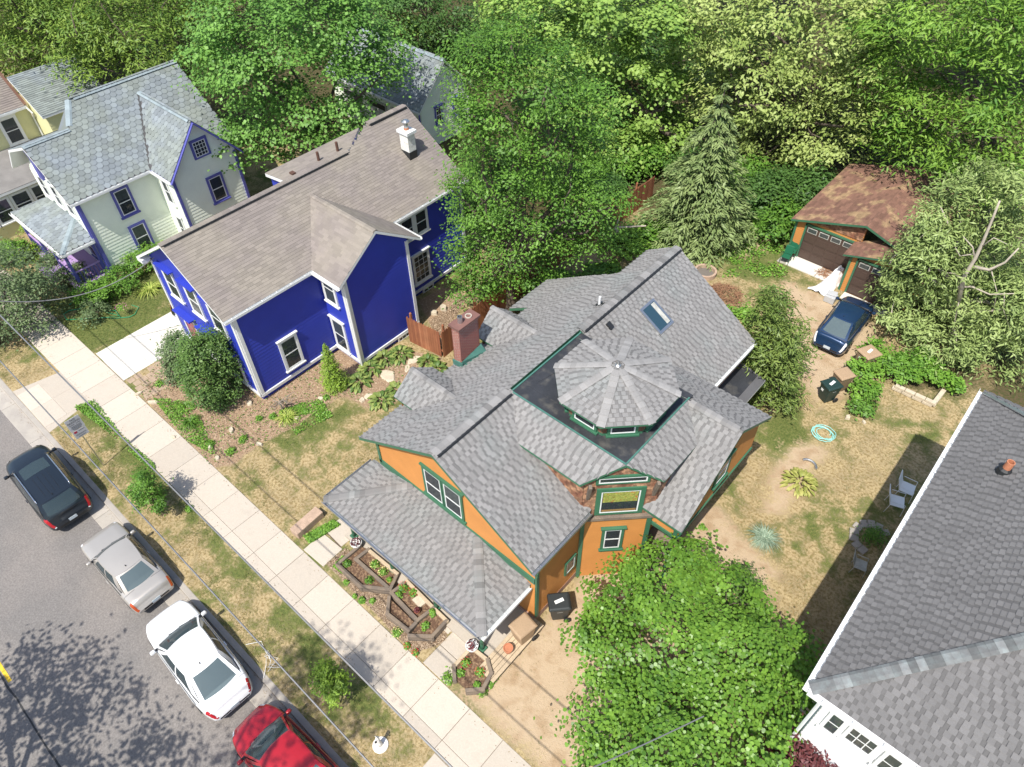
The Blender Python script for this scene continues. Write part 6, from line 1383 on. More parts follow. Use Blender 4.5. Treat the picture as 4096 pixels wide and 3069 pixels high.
# loose mats of leaves on the ground and grass blades
def mat_patch(name, polys, n, m, seed, leaf, hmax, aspect=.6):
    rng = np.random.default_rng(seed); C = []
    for p in polys:
        p = np.array(p); lo, hi = p.min(0), p.max(0); q = rng.uniform(lo, hi, (n, 2)); q = q[inpoly(q[:, 0], q[:, 1], [tuple(a) for a in p])]
        k = vnoise(q[:, 0], q[:, 1], .8, seed); q = q[rng.random(len(q)) < np.clip(k*2.2-.45, 0, 1)]; C.append(q)
    q = np.concatenate(C); z = rng.random(len(q))*hmax; C = np.column_stack([q, z+.02])
    Nn = unit(np.array([0, 0, 1.])+rng.normal(size=C.shape)*.45)
    o = link(bpy.data.objects.new(name, leafmesh(name, C, Nn, leaf, aspect, m, rng, 'diamond')))
    return tag(o, kind='stuff')
tag(mat_patch('ground_cover', [Dpoly([(1490, 560), (1560, 480), (1690, 450), (1700, 520), (1700, 600), (1640, 600), (1560, 600)]), Dpoly([(1310, 560), (1480, 480), (1500, 530), (1440, 545)]), Dpoly([(1150, 660), (1330, 560), (1350, 600), (1200, 680)])], 9000, L_bright, 460, .13, .16), 'loose mat of leafy ground cover at the back of the orange cottage', 'ground cover')
tag(mat_patch('weeds', [Dpoly([(160, 880), (205, 865), (260, 935), (340, 1010), (330, 1020), (215, 920)]), Dpoly([(655, 1160), (720, 1125), (735, 1135), (670, 1175)]), Dpoly([(720, 1225), (765, 1175), (785, 1190), (740, 1240)]), Dpoly([(600, 890), (690, 860), (720, 900), (640, 940)]), Dpoly([(330, 860), (420, 870), (470, 990), (400, 950)]), Dpoly([(960, 1440), (985, 1440), (1000, 1480), (970, 1480)]), Dpoly([(1050, 1470), (1075, 1440), (1085, 1450), (1060, 1490)])], 5000, L_bright, 461, .09, .1), 'green weeds scattered along paving edges and beds', 'weeds')
rg = np.random.default_rng(465); q = np.concatenate([rg.uniform(np.array(p).min(0), np.array(p).max(0), (16000, 2)) for p in Z_mulch]); q = q[np.any([inpoly(q[:, 0], q[:, 1], p) for p in Z_mulch], 0)]
q = q[~((q[:, 0] > -30.6) & (q[:, 0] < -22.1) & (q[:, 1] > 8.9) & ((q[:, 0] < -24) | (q[:, 1] > 13.4)))]
tag(link(bpy.data.objects.new('wood_chips', leafmesh('wood_chips', np.column_stack([q, rg.uniform(.01, .04, len(q))]), unit(np.array([0, 0, 1.])+rg.normal(size=(len(q), 3))*.4), .07, .4, leafmat('wood_chip', (.16, .10, .06), (.52, .40, .28), trans=.02), rg))), 'pale wood chips strewn over the mulched beds', 'wood chips', kind='stuff')
tag(mat_patch('bed_weeds', [Z_mulch[0]], 6500, L_hack, 466, .08, .08), 'sparse green weeds coming up through the mulch before the blue house', 'weeds')
L_blade = leafmat('grass_blade', (.09, .13, .025), (.46, .36, .17), trans=.15)
rg = np.random.default_rng(470); n = 420000
q = np.column_stack([rg.uniform(-37, 1.0, n), 1.45+(34-1.45)*rg.random(n)**1.35])
bad = np.zeros(n, bool)
for x0, x1, y0, y1 in ((-70, 9, 3.46, 5.26), (-33.9, -29.7, 1.3, 3.5), (-33.2, -30.2, 5, 14), (-30.9, -23.9, 8.8, 23), (-24.1, -22.1, 13.3, 17.4), (-15.4, -7.4, 6.6, 22.8), (-7.5, -4.3, 11, 22.6), (-16.3, -15, 5.2, 7.4), (-9.4, -8, 5.2, 7), (1.3, 10, 9.9, 22.5), (-11, -3, 34, 43), (-7, -1.5, 1.3, 3.5), (-43.5, -36.2, 8.9, 18), (-30.3, -28.3, 5.2, 8.3), (-14.9, -7, 5.2, 6.9)):
    bad |= (q[:, 0] > x0) & (q[:, 0] < x1) & (q[:, 1] > y0) & (q[:, 1] < y1)
for p, pr in [(p, .03) for p in Z_mulch]+[(p, .12) for p in Z_bare]+[(p, .1) for p in Z_litter_shade]: bad |= inpoly(q[:, 0], q[:, 1], p) & (rg.random(n) > pr)
k = vnoise(q[:, 0], q[:, 1], 1.1, 5)*.6+vnoise(q[:, 0], q[:, 1], .4, 6)*.4
gz = np.max([weight(q[:, 0], q[:, 1], p, .6) for p in Z_green], 0)
bad |= rg.random(n) > np.clip(k*1.7-.35+gz*.3, .05, 1); q = q[~bad]; k = k[~bad]; gz = gz[~bad]; n = len(q)
dry = np.clip(1.15-k*1.1-gz*.5+rg.normal(size=n)*.22, 0, 1)
hgt = rg.uniform(.035, .105, n); a = rg.uniform(0, 6.28, n); tilt = rg.normal(size=(n, 2))*.05; w = .007
b0 = np.column_stack([q[:, 0]-np.cos(a)*w, q[:, 1]-np.sin(a)*w, np.full(n, .002)]); b1 = np.column_stack([q[:, 0]+np.cos(a)*w, q[:, 1]+np.sin(a)*w, np.full(n, .002)]); tp = np.column_stack([q+tilt, hgt])
V = np.stack([b0, b1, tp], 1).reshape(-1, 3)
tag(link(bpy.data.objects.new('grass', npmesh('grass', V, np.arange(3*n).reshape(n, 3), L_blade, dict(rnd=('FACE', dry))))), 'short patchy grass on the lawns and the kerb strip', 'grass', kind='stuff')

# the two trees across the street, behind the camera's lower edge, that dapple the road and the pavement
tree('roadside_tree', 'roadside tree across the street that dapples the road with shade', (-15.2, -9.5), [(-15.5, -8.6, 6.5, 1.7), (-13.6, -8.2, 6.8, 1.6), (-17.3, -8.8, 6.6, 1.5), (-14.6, -8.0, 8.2, 1.5), (-16.8, -7.9, 8.0, 1.2), (-12.2, -8.6, 6.0, 1.3), (-18.8, -8.4, 7.0, 1.0), (-12.4, -7.6, 7.8, 1.1), (-11.0, -7.9, 6.6, 1.0)], L_hack, 30, leaf=.24, dens=.42, per=34, rc=.42, world=True, trunk=.25, group='roadside trees')
tree('roadside_tree', 'tall roadside tree across the street that dapples the pavement with shade', (-9.5, -9.5), [(-9.4, -7.0, 16.8, .9), (-8.2, -6.8, 17.2, .7), (-10.6, -7.2, 16.2, .7), (-9.6, -7.8, 15.5, 1.1), (-7.0, -7.4, 16.0, .6), (-9.0, -8.8, 13.0, 1.4)], L_hack, 31, leaf=.2, dens=.7, per=30, rc=.4, world=True, trunk=.25, group='roadside trees')
# ------------------------------------------------------------------ small things
def q6(x, y, z=0.0): return P(1280+x/1.36, 2080+y/1.36, z)
def raised_bed(label, segs, soil, zt=.34):
    pts = [q6(*p, zt) for s in segs for p in s[:2]]; c = np.mean(pts, 0); root = thing('raised_bed', label, 'raised bed', (c[0], c[1], 0), 0, 'timber raised beds by the porch')
    for s in segs:
        a, b = q6(*s[0], zt), q6(*s[1], zt); m = M_palewood if len(s) > 2 else M_wood
        d = unit(b-a); a = a-d*.07; b = b+d*.07
        for k, z in enumerate((.09, .265)):
            o = MB().bar((a[0], a[1], z+.01+random.uniform(-.008, .008)), (b[0], b[1], z+.01+random.uniform(-.008, .008)), .13, .165).build('timber', m, root); bevel(o, .012, 1)
    sp_ = [q6(*p, .24)[:2] for p in soil]
    MB().prism([tuple(p) for p in sp_], 0.01, .24).build('soil', M_soil, root)
    return root
raised_bed('long angled timber bed nearest the stepping slabs', [((95, 240), (225, 360)), ((225, 360), (380, 378)), ((95, 240), (215, 140)), ((195, 212), (365, 362)), ((195, 212), (262, 160)), ((262, 160), (418, 290), 1), ((420, 292), (385, 370))], [(100, 240), (225, 355), (380, 372), (415, 292), (262, 162), (215, 142)])
raised_bed('square timber bed with a flat stone in front of the porch post', [((388, 395), (530, 545)), ((530, 545), (618, 478)), ((618, 478), (472, 332), 1), ((472, 332), (388, 395))], [(390, 395), (530, 542), (616, 478), (472, 334)])
raised_bed('low sunken timber bed of yellow flowers below the square bed', [((378, 430), (370, 520)), ((370, 520), (484, 608)), ((484, 608), (520, 572))], [(382, 430), (374, 520), (484, 604), (515, 560)], zt=.2)
raised_bed('wedge-shaped timber bed at the walk end of the row', [((486, 628), (610, 632)), ((610, 632), (688, 546)), ((688, 546), (625, 486), 1)], [(500, 615), (608, 628), (684, 546), (625, 490), (540, 560)])
raised_bed('octagonal timber bed at the right of the porch walk', [((728, 795), (825, 692), 1), ((825, 692), (912, 762), 1), ((912, 762), (932, 832)), ((932, 832), (886, 918)), ((886, 918), (802, 926)), ((728, 795), (732, 862))], [(730, 797), (825, 696), (910, 764), (928, 832), (884, 914), (805, 922), (736, 862)])
# flowers and seedlings
M_petr = mat('red_petal', (.42, .05, .03), rough=.6); M_pety = mat('yellow_petal', (.62, .55, .22), rough=.6); M_petp = mat('pink_petal', (.62, .16, .38), rough=.6); M_petw = mat('white_petal', (.75, .73, .66), rough=.6)
def flower(label, c, R, m, seed, n=26, leaves=160, h=.22, lm=None):
    rng = np.random.default_rng(seed); c = np.array(c, float); root = thing('flower_clump', label, 'flowers', c, 0, 'small garden flowers')
    d = unit(rng.normal(size=(leaves, 3))+np.array([0, 0, .6])); d[:, 2] = np.abs(d[:, 2]); C = c+d*np.array([R, R, h])*rng.uniform(.3, 1, (leaves, 1))
    link(bpy.data.objects.new('leaves', leafmesh('leaves', C, unit(d+np.array([0, 0, .5])+rng.normal(size=C.shape)*.4), .09, .5, lm or L_bright, rng)), root)
    if m and n:
        d = unit(rng.normal(size=(n, 3))*np.array([1, 1, .5])+np.array([0, 0, .7])); C = c+d*np.array([R, R, h])*1.05
        link(bpy.data.objects.new('blooms', leafmesh('blooms', C, unit(np.array([0, 0, 1.])+rng.normal(size=C.shape)*.3), .036, 1., m, rng, 'round')), root)
fl = [(150, 240, .2, None, 'big dark green leafy plant at the left end of the long bed'), (270, 330, .2, None, 'dark green plant at the near end of the long bed'), (300, 245, .22, M_pety, 'pale yellow flowers in the strip along the long bed'), (345, 285, .2, M_pety, 'pale yellow flowers near the porch end of the long bed'), (455, 370, .24, M_petr, 'red and green planting at the top of the square bed'), (510, 400, .2, M_petr, 'red flowers beside the flat stone'), (430, 410, .18, None, 'green clump by the blue pot in the square bed'), (425, 530, .2, M_pety, 'yellow pansies in the sunken bed'), (470, 550, .16, M_petw, 'white flowers at the tip of the sunken bed'), (575, 580, .2, None, 'green seedling clump in the wedge bed'), (615, 515, .14, None, 'small seedling at the upper corner of the wedge bed'), (420, 615, .22, M_pety, 'yellow flowers in the mulch beside the paving'), (475, 690, .14, M_petr, 'red flowers in the mulch near the porch walk'), (520, 725, .14, M_petr, 'red flowers at the corner of the walk and the paving'), (795, 780, .2, M_petr, 'red flowers in the octagonal bed on its left'), (870, 830, .2, M_petr, 'red flowers in the octagonal bed on its right'), (765, 835, .16, None, 'green clump in the lower octagonal bed'), (855, 900, .14, None, 'green clump at the tip of the octagonal bed'), (695, 860, .28, None, 'weedy clump left of the octagonal bed'), (145, 345, .13, None, 'small seedling in the mulch by the long bed'), (230, 440, .16, None, 'leafy seedling in the mulch below the long bed'), (285, 445, .14, None, 'green seedling in the middle of the mulch'), (190, 420, .1, None, 'tiny seedling at the paving edge'), (885, 940, .22, None, 'weeds at the drive side of the octagonal bed')]
for i, (x, y, R, m, lab) in enumerate(fl):
    inb = any(inpoly(np.array([float(x)]), np.array([float(y)]), pl)[0] for pl in ([(95, 240), (215, 140), (420, 290), (385, 375), (225, 360)], [(388, 395), (530, 545), (618, 478), (472, 332)], [(486, 628), (610, 632), (688, 546), (625, 486)], [(728, 795), (825, 692), (912, 762), (932, 832), (886, 918), (802, 926), (732, 862)]))
    flower(lab, q6(x, y, .24 if inb else .0), R, m, 500+i, lm=L_hack if 'dark' in lab else None)
for i, (x, y, R, m, lab) in enumerate([(262, 665, .3, M_petp, 'pink flowers spilling from the lilac porch rail'), (140, 600, .35, M_petp, 'pink flowers by the lilac porch step'), (185, 640, .3, M_petr, 'red flowers below the lilac porch'), (1875, 820, .2, M_petp, 'pink flower head in the walled bed')]):
    flower(lab, Dp(x, y, .5), R, m, 540+i, n=40)
for i, (x, y, R, lab) in enumerate([(392, 880, .22, 'leafy perennial at the paving edge of the mulch'), (455, 960, .25, 'upright perennial in the lower mulch bed'), (500, 975, .3, 'leafy perennial clump near the dry lawn'), (525, 950, .25, 'tall stem plant in the mulch by the pale rocks'), (345, 830, .3, 'leafy plant between the pavers and the mulch'), (590, 900, .22, 'low green clump near the pruned shrub'), (660, 890, .2, 'green clump right of the pruned shrub'), (560, 905, .2, 'green clump left of the fern'), (1515, 1140, .18, 'bright lime weed on the bare side yard'), (705, 860, .2, 'herb clump below the conical spruce'), (410, 1100, .2, 'weed clump beside the paving near the sapling'), (200, 890, .4, 'dense weed mat at the apron corner'), (1060, 1455, .2, 'weed at the gravel edge')]):
    flower(lab, Dp(x, y), R, None, 560+i, leaves=220, h=.22)
# bare pruned shrub
rt_ = thing('pruned_shrub', 'leafless pruned shrub against the corner of the blue house', 'shrub', Dp(610, 885)); mb = MB(); rg = np.random.default_rng(77); b0 = Dp(610, 885)
for k in range(16):
    a = rg.uniform(0, 6.28); l = rg.uniform(.35, .9); t0 = b0+np.array([0, 0, .5]); e = t0+np.array([math.cos(a)*l, math.sin(a)*l, rg.uniform(.0, .5)])
    mb.tube(limb_path(t0, e, rg, .15, 5), np.linspace(.022, .006, 5), 5)
mb.tube([b0, b0+np.array([.02, 0, .55])], [.05, .035], 6); mb.build('stems', mat('grey_twig', (.26, .22, .18)), rt_)
# rocks
def rock(label, x, y, w, d, h, m, seed, rz=0, name='rock', group='pale garden rocks', sharp=.25):
    rng = np.random.default_rng(seed); n = 8; base = Dp(x, y); top = []; bot = []
    for k in range(n):
        a = 2*math.pi*k/n+rng.normal()*.18; r = 1+rng.normal()*sharp*.5; X_, Y_ = math.cos(a)*w/2*r, math.sin(a)*d/2*r
        c, s = math.cos(rz), math.sin(rz); X_, Y_ = X_*c-Y_*s, X_*s+Y_*c
        bot.append((base[0]+X_, base[1]+Y_, -.03)); top.append((base[0]+X_*.82, base[1]+Y_*.82, h*rng.uniform(.75, 1.1)))
    mb = MB().add(bot+top, [tuple(range(n, 2*n))]+[(i, (i+1) % n, n+(i+1) % n, n+i) for i in range(n)])
    o = mb.build(name, m); bevel(o, .025, 2, 20); tag(o, label, 'rock', group); return o
for i, (x, y, w, d, h, lab) in enumerate([(838, 812, 1.1, .7, .06, 'large flat stepping stone among the hostas'), (800, 858, .7, .5, .06, 'flat stepping stone below the hostas'), (895, 778, .9, .5, .06, 'flat stepping stone near the wooden fence'), (880, 795, .6, .35, .06, 'narrow stepping stone between two hostas'), (782, 865, .4, .3, .1, 'pale rock beside the lowest hosta'), (692, 862, .35, .25, .1, 'pale rock in the mulch right of the fern'), (640, 905, .3, .22, .12, 'grey rock at the edge of the fern'), (540, 872, .35, .3, .12, 'round pink rock below the arborvitae'), (500, 930, .4, .25, .12, 'white rock in the middle of the mulch'), (375, 945, .3, .2, .1, 'white rock at the paving edge'), (330, 870, .6, .2, .12, 'long white rock edging the brick circle'), (300, 852, .5, .2, .12, 'white rock at the paver corner'), (455, 965, .45, .2, .1, 'white rock by the lower perennials'), (470, 990, .3, .25, .1, 'small white rock at the paving near the perennials'), (560, 960, .4, .2, .1, 'white rock on the dry lawn edge'), (845, 870, .25, .2, .1, 'small pale rock under the left gablet'), (1830, 903, .3, .25, .16, 'white boulder at the foot of the walled bed'), (1865, 913, .3, .16, .1, 'small white stone beside the boulder'), (957, 668, .5, .4, .25, 'round boulder in the fenced yard'), (938, 678, .45, .35, .22, 'second round boulder in the fenced yard')]):
    rock(lab, x, y, w, d, h, M_stone, 600+i, rz=i*.7)
q = q6(545, 440, .24); MB_ = MB().prism([(q[0]-.24, q[1]-.18), (q[0]+.2, q[1]-.22), (q[0]+.25, q[1]+.15), (q[0]-.18, q[1]+.2)], .22, .3); tag(bevel(MB_.build('flat_stone', M_stone), .02), 'flat tan stone lying in the square timber bed', 'rock')
a = P(1189, 2134, .35); b = P(1288, 2078, .35); c = (a+b)/2
o = MB().box((-16.9, 6.1, .18), (.46, 1.35, .38), rz=.05).build('stone_block', M_pinkstone); bevel(o, .03, 2); tag(o, 'long pink stone block lying on the front lawn near the stepping slabs', 'stone')
# fence
fa, fb = P(1640, 1366), P(1775, 1431)
fc = thing('wooden_fence', 'red-brown picket fence between the blue house and the orange cottage', 'fence', (fb[0], fb[1], 0))
pk_ = MB().add([(-.068, -.01, 0), (.068, -.01, 0), (.068, -.01, 1.62), (0, -.01, 1.72), (-.068, -.01, 1.62), (-.068, .012, 0), (.068, .012, 0), (.068, .012, 1.62), (0, .012, 1.72), (-.068, .012, 1.62)], [(0, 1, 2, 3, 4), (9, 8, 7, 6, 5), (0, 5, 6, 1), (1, 6, 7, 2), (2, 7, 8, 3), (3, 8, 9, 4), (4, 9, 5, 0)])
pm_ = [pk_.mesh('picket', mm) for mm in (M_fence, mat('red_cedar_fence_pale', (.36, .15, .075), rough=.8, var=.2, sc=2, fine=.15), mat('red_cedar_fence_dark', (.25, .09, .045), rough=.8, var=.2, sc=2, fine=.15))]
def fence_run(a, b):
    a, b = np.array(a[:2]), np.array(b[:2]); L = np.linalg.norm(b-a); d = (b-a)/L; rz = math.atan2(d[1], d[0]); n = int(L/.146)
    for i in range(n):
        p = a+d*(i+.5)*.146; o = link(bpy.data.objects.new('picket', random.choice(pm_)), fc); o.matrix_basis = Matrix.Translation((p[0], p[1], random.uniform(-.02, .02))) @ Matrix.Rotation(rz+random.gauss(0, .01), 4, 'Z')
    nn = np.array([-d[1], d[0]])*.05
    for z in (.4, 1.35): MB().bar((a[0]+nn[0], a[1]+nn[1], z), (b[0]+nn[0], b[1]+nn[1], z), .04, .09).build('rail', M_fence, fc)
    for i in range(int(L/2.3)+1):
        p = a+d*min(i*2.3+.25, L)+nn*1.6; o = MB().box((p[0], p[1], .95), (.1, .1, 1.9)).build('post', M_fence, fc); MB().lathe([(.06, 0), (.065, .04), (.02, .1)], (p[0], p[1], 1.9), 8).build('finial', M_fence, o)
fence_run(fa, fb); fence_run(fb, (fb[0]-.35, 26.0)); fence_run((fb[0]-.35, 26.0), (-19.6, 35.0))
# wheelie bins
def bin_(label, loc, rz, bm, lm, w=.62, d=.72, h=.98, lidtilt=0.0, sticker=True, group='wheeled bins'):
    r = thing('wheeled_bin', label, 'bin', loc, rz, group)
    mb = MB(); V = []
    for z, k in ((.06, .74), (.5, .88), (h-.05, 1.), (h, 1.04)):
        for x, y in ((-1, -1), (1, -1), (1, 1), (-1, 1)): V.append((x*w/2*k, y*d/2*k+(.02 if z < .1 else 0), z))
    F = [(i*4+j, i*4+(j+1) % 4, (i+1)*4+(j+1) % 4, (i+1)*4+j) for i in range(3) for j in range(4)]+[(3, 2, 1, 0), (12, 13, 14, 15)]
    bevel(mb.add(V, F).build('body', bm, r, local=True), .04, 3)
    lid = MB(); V = []
    for z, k, sh in ((h+.002, 1.12, 0), (h+.05, 1.12, 0), (h+.11, .95, -.02)):
        for x, y in ((-1, -1), (1, -1), (1, 1), (-1, 1)): V.append((x*w/2*k, y*d/2*k+sh, z))
    F = [(i*4+j, i*4+(j+1) % 4, (i+1)*4+(j+1) % 4, (i+1)*4+j) for i in range(2) for j in range(4)]+[(3, 2, 1, 0), (8, 9, 10, 11)]
    lo = bevel(lid.add(V, F).build('lid', lm, r, local=True), .025, 2)
    MB().bar((-.06, -.02, h+.115), (.06, .02, h+.115), .34, .012).build('lid_label', M_white, lo, local=True) if sticker else None
    MB().tube([(-w*.46, d/2+.05, h-.04), (w*.46, d/2+.05, h-.04)], .022, 8).build('handle', bm, r, local=True)
    for s in (-1, 1):
        wv = MB(); n = 14; vs = []
        for rr, x in ((.03, -.03), (.13, -.03), (.13, .03), (.03, .03)):
            for k in range(n): vs.append((s*(w/2-.0)+x, d/2-.08+rr*math.cos(2*math.pi*k/n), .13+rr*math.sin(2*math.pi*k/n)))
        wv.add(vs, [(i*n+k, i*n+(k+1) % n, (i+1)*n+(k+1) % n, (i+1)*n+k) for i in range(3) for k in range(n)]); wv.build('wheel', M_rubber, r, local=True)
    if sticker: MB().box((-.08, -d/2-.004, .72), (.14, .012, .12)).build('emblem', M_white, r, local=True); MB().box((w/2*.94, 0, .8), (.012, .2, .06)).build('number', M_white, r, local=True)
    return r
M_binblk = mat('charcoal_bin_plastic', (.028, .033, .035), rough=.5, var=.1); M_bintan = mat('tan_bin_plastic', (.38, .265, .165), rough=.6, var=.08); M_binbrn = mat('brown_bin_plastic', (.24, .17, .11), rough=.6, var=.08); M_bingrn = mat('dark_green_bin_plastic', (.016, .04, .036), rough=.5, var=.1)
bin_('charcoal wheeled bin with white lid label against the orange side wall', (-6.85, 9.75, 0), -.75, M_binblk, M_binblk)
bin_('tan wheeled bin standing half under the right end of the porch roof', (-7.22, 8.2, .1), -.15, M_bintan, M_bintan, sticker=False)
bin_('dark green wheeled bin with white lid label beside the walled bed', (*Dp(1782, 862)[:2], 0), -.5, M_bingrn, M_bingrn)
bin_('tan wheeled bin standing right behind the dark green bin', (Dp(1782, 862)[0]+.15, Dp(1782, 862)[1]+1.0, 0), -.5, M_binbrn, M_bintan, sticker=False)
bin_('tan wheeled bin with sagging lid under the cedar, behind the blue car', (*Dp(1862, 793)[:2], 0), -.45, M_binbrn, M_bintan, w=.72, d=.8)
# parking sign
sg = thing('parking_sign', 'grey no parking sign on a thin metal pole beside the paving', 'sign', (-26.12, 2.1, 0))
MB().bar((-26.12, 2.1, 0), (-26.12, 2.1, 3.15), .05, .03).build('pole', M_metal, sg)
M_sign = mat('sign_face', (.50, .50, .53), rough=.5, var=.03); M_ink = mat('black_ink', (.03, .03, .03), var=0, fine=0); M_redink = mat('red_ink', (.42, .03, .06), var=0, fine=0)
p1 = bevel(MB().box((-26.08, 2.12, 2.86), (.012, .58, .66)).build('sign_plate', M_sign, sg), .03); p2 = MB().box((-26.08, 2.12, 2.30), (.012, .54, .42)).build('sign_plate', M_sign, sg)
def words(txt, y, z, size, parent, m):
    cu = bpy.data.curves.new('lettering', 'FONT'); cu.body = txt; cu.size = size; cu.align_x = 'CENTER'; cu.align_y = 'CENTER'; cu.extrude = .001
    to = bpy.data.objects.new('tmp', cu); COL.objects.link(to); dg = bpy.context.evaluated_depsgraph_get(); me = bpy.data.meshes.new_from_object(to.evaluated_get(dg)); bpy.data.objects.remove(to)
    me.materials.clear(); me.materials.append(m); o = link(bpy.data.objects.new('lettering', me), parent)
    o.matrix_basis = Matrix.Translation((-26.068, y, z)) @ Matrix.Rotation(math.pi/2, 4, 'Z') @ Matrix.Rotation(math.pi/2, 4, 'X')
words('NO', 2.12, 3.10, .13, p1, M_ink); words('PARKING', 2.12, 2.97, .12, p1, M_ink); words('8 AM - 6 PM', 2.12, 2.85, .085, p1, M_ink)
for z, w in ((2.76, .4), (2.70, .42), (2.64, .38), (2.58, .3)): MB().box((-26.071, 2.12, z), (.004, w, .016)).build('small_print', M_ink, p1)
MB().box((-26.071, 1.96, 2.44), (.004, .12, .1)).build('red_symbol', M_redink, p2); MB().box((-26.071, 2.2, 2.44), (.004, .24, .016)).build('small_print', M_ink, p2); words('MONDAYS', 2.12, 2.27, .085, p2, M_ink); MB().box((-26.071, 2.12, 2.16), (.004, .3, .016)).build('small_print', M_ink, p2)
# hand sculpture on a round base
hb = P(1440+415/5.03, 2880+510/5.03); hs = thing('hand_sculpture', 'white raised hand sculpture on a round white base on the kerb strip', 'sculpture', hb)
M_plas = mat('white_plaster', (.74, .71, .66), rough=.7, var=.08)
MB().lathe([(.26, 0), (.265, .03), (.25, .06), (.02, .062)], hb, 24).build('base', M_plas, hs)
mb = MB(); mb.tube([hb+np.array([0, 0, .05]), hb+np.array([0, 0, .3]), hb+np.array([0, 0, .5]), hb+np.array([0, 0, .62])], [.085, .075, .05, .055], 10)
mb.tube([hb+np.array([0, 0, .6]), hb+np.array([0, 0, .66]), hb+np.array([0, 0, .74]), hb+np.array([0, 0, .76])], [.05, .07, .06, .03], 10)
for k, (dx, l) in enumerate(((-.045, .12), (-.015, .15), (.015, .14), (.045, .11))): mb.tube([hb+np.array([dx, 0, .72]), hb+np.array([dx*1.2, -.005, .72+l*.6]), hb+np.array([dx*1.25, -.025, .72+l])], [.016, .015, .01], 6)
mb.tube([hb+np.array([.055, 0, .65]), hb+np.array([.1, -.02, .7]), hb+np.array([.11, -.03, .76])], [.02, .017, .011], 6); mb.build('arm', M_plas, hs, smooth=True)
MB().lathe([(.03, .06), (.045, .075), (.02, .1)], hb+np.array([-.16, -.05, 0]), 8).build('cup', M_dark, hs)
# porch pots
def pot(label, c, R, h, m, plant=None, seed=0):
    r = thing('plant_pot', label, 'pot', c, 0, 'pots round the porch'); c = np.array(c, float)
    MB().lathe([(R*.72, 0), (R*.95, h*.8), (R*1.05, h*.82), (R*1.05, h), (R*.88, h), (R*.85, h*.82), (0.01, h*.8)], c, 16, cap=False).build('pot', m, r, smooth=False)
    if plant:
        rng = np.random.default_rng(seed); n = 90; d = unit(rng.normal(size=(n, 3))); d[:, 2] = np.abs(d[:, 2]); C = c+np.array([0, 0, h*.8])+d*R*1.0
        link(bpy.data.objects.new('plant', leafmesh('plant', C, unit(d+rng.normal(size=C.shape)*.3), .09, .6, plant, rng)), r)
pot('white pot of purple leaves by the right corner post of the porch', (-8.3, 6.72, .16), .22, .3, M_white, L_purple, 1); pot('white pot of red leaves by the left corner post of the porch', (-14.55, 6.72, .16), .22, .3, M_white, L_purple, 2)
pot('empty terracotta pot lying on the wooden deck boards', (-7.25, 7.45, .3), .17, .26, M_terra); pot('small blue pot in the square timber bed', q6(445, 378, .24), .1, .14, mat('blue_glaze', (.03, .08, .3), rough=.3), L_bright, 3); pot('small terracotta pot in the long timber bed', q6(380, 335, .24), .12, .14, M_terra, L_bright, 4); pot('small terracotta pot in the corner of the square bed', q6(530, 500, .24), .12, .14, M_terra, L_purple, 5); pot('small terracotta pot in the wedge bed', q6(612, 508, .24), .12, .14, M_terra, L_bright, 6)
# deck boards beside the porch
dk = thing('deck', 'pale plank deck running along the right side of the porch', 'deck', (-7.35, 7.6, 0))
for i in range(5): bevel(MB().box((-7.58+i*.15, 7.65, .25), (.138, 2.7, .035)).build('plank', M_palewood, dk), .006, 1)
for y in (6.5, 7.7, 8.8): MB().box((-7.28, y, .12), (.72, .08, .23)).build('joist', M_wood, dk)
# hoses
def coil(label, c, m, seed, turns=5, R=.42, r=.018, name='garden_hose', extra=None, stretch=(1, 1)):
    rng = np.random.default_rng(seed); c = np.array(c, float); path = []; n = turns*26
    for i in range(n):
        a = 2*math.pi*i/26; rr = R*(1+.22*math.sin(a*.37+seed)+.1*rng.normal()*.3)
        path.append(c+np.array([rr*math.cos(a)*stretch[0]+.1*math.sin(a*.11), rr*math.sin(a)*stretch[1]*.85+.12*math.cos(a*.07), .03+.012*turns*(i/n)+.01*rng.random()]))
    if extra: path += [np.array([*p[:2], .03]) for p in extra]
    r_ = thing(name, label, 'hose', c); MB().tube(path, r, 6).build('hose', m, r_, smooth=True); return r_
coil('coiled pale aqua hose on the side lawn', Dp(1773, 937), mat('aqua_hose', (.30, .62, .56), rough=.4), 5)
hp = [Dp(x, y) for x, y in ((150, 660), (165, 648), (185, 650), (192, 658), (175, 668), (150, 672), (138, 680), (145, 692), (180, 690), (230, 687), (260, 684), (232, 676), (222, 672), (250, 672), (262, 688), (235, 690), (280, 686), (292, 680), (300, 665), (285, 660))]
gh = thing('garden_hose', 'loose green hose trailed over the lawn of the pale green house', 'hose', hp[0]); MB().tube([np.array([*p[:2], .04]) for p in hp], .02, 6).build('hose', mat('green_hose', (.02, .30, .14), rough=.4), gh, smooth=True)
wt = thing('wire_tangle', 'tangle of pale wire dropped on the kerb strip', 'wire', Dp(585, 1430)); rg = np.random.default_rng(5); path = []
cpts = [(540, 1392), (560, 1390), (575, 1400), (578, 1420), (570, 1430), (585, 1412), (590, 1430), (580, 1440), (600, 1445), (592, 1432), (583, 1447), (605, 1440), (588, 1450), (600, 1432), (582, 1425), (575, 1440), (572, 1465)]
for x, y in cpts:
    b_ = Dp(x, y); path.append(b_+np.array([rg.normal()*.08, rg.normal()*.08, .04+rg.random()*.1]))
MB().tube(path, .01, 5).build('wire', M_white, wt)
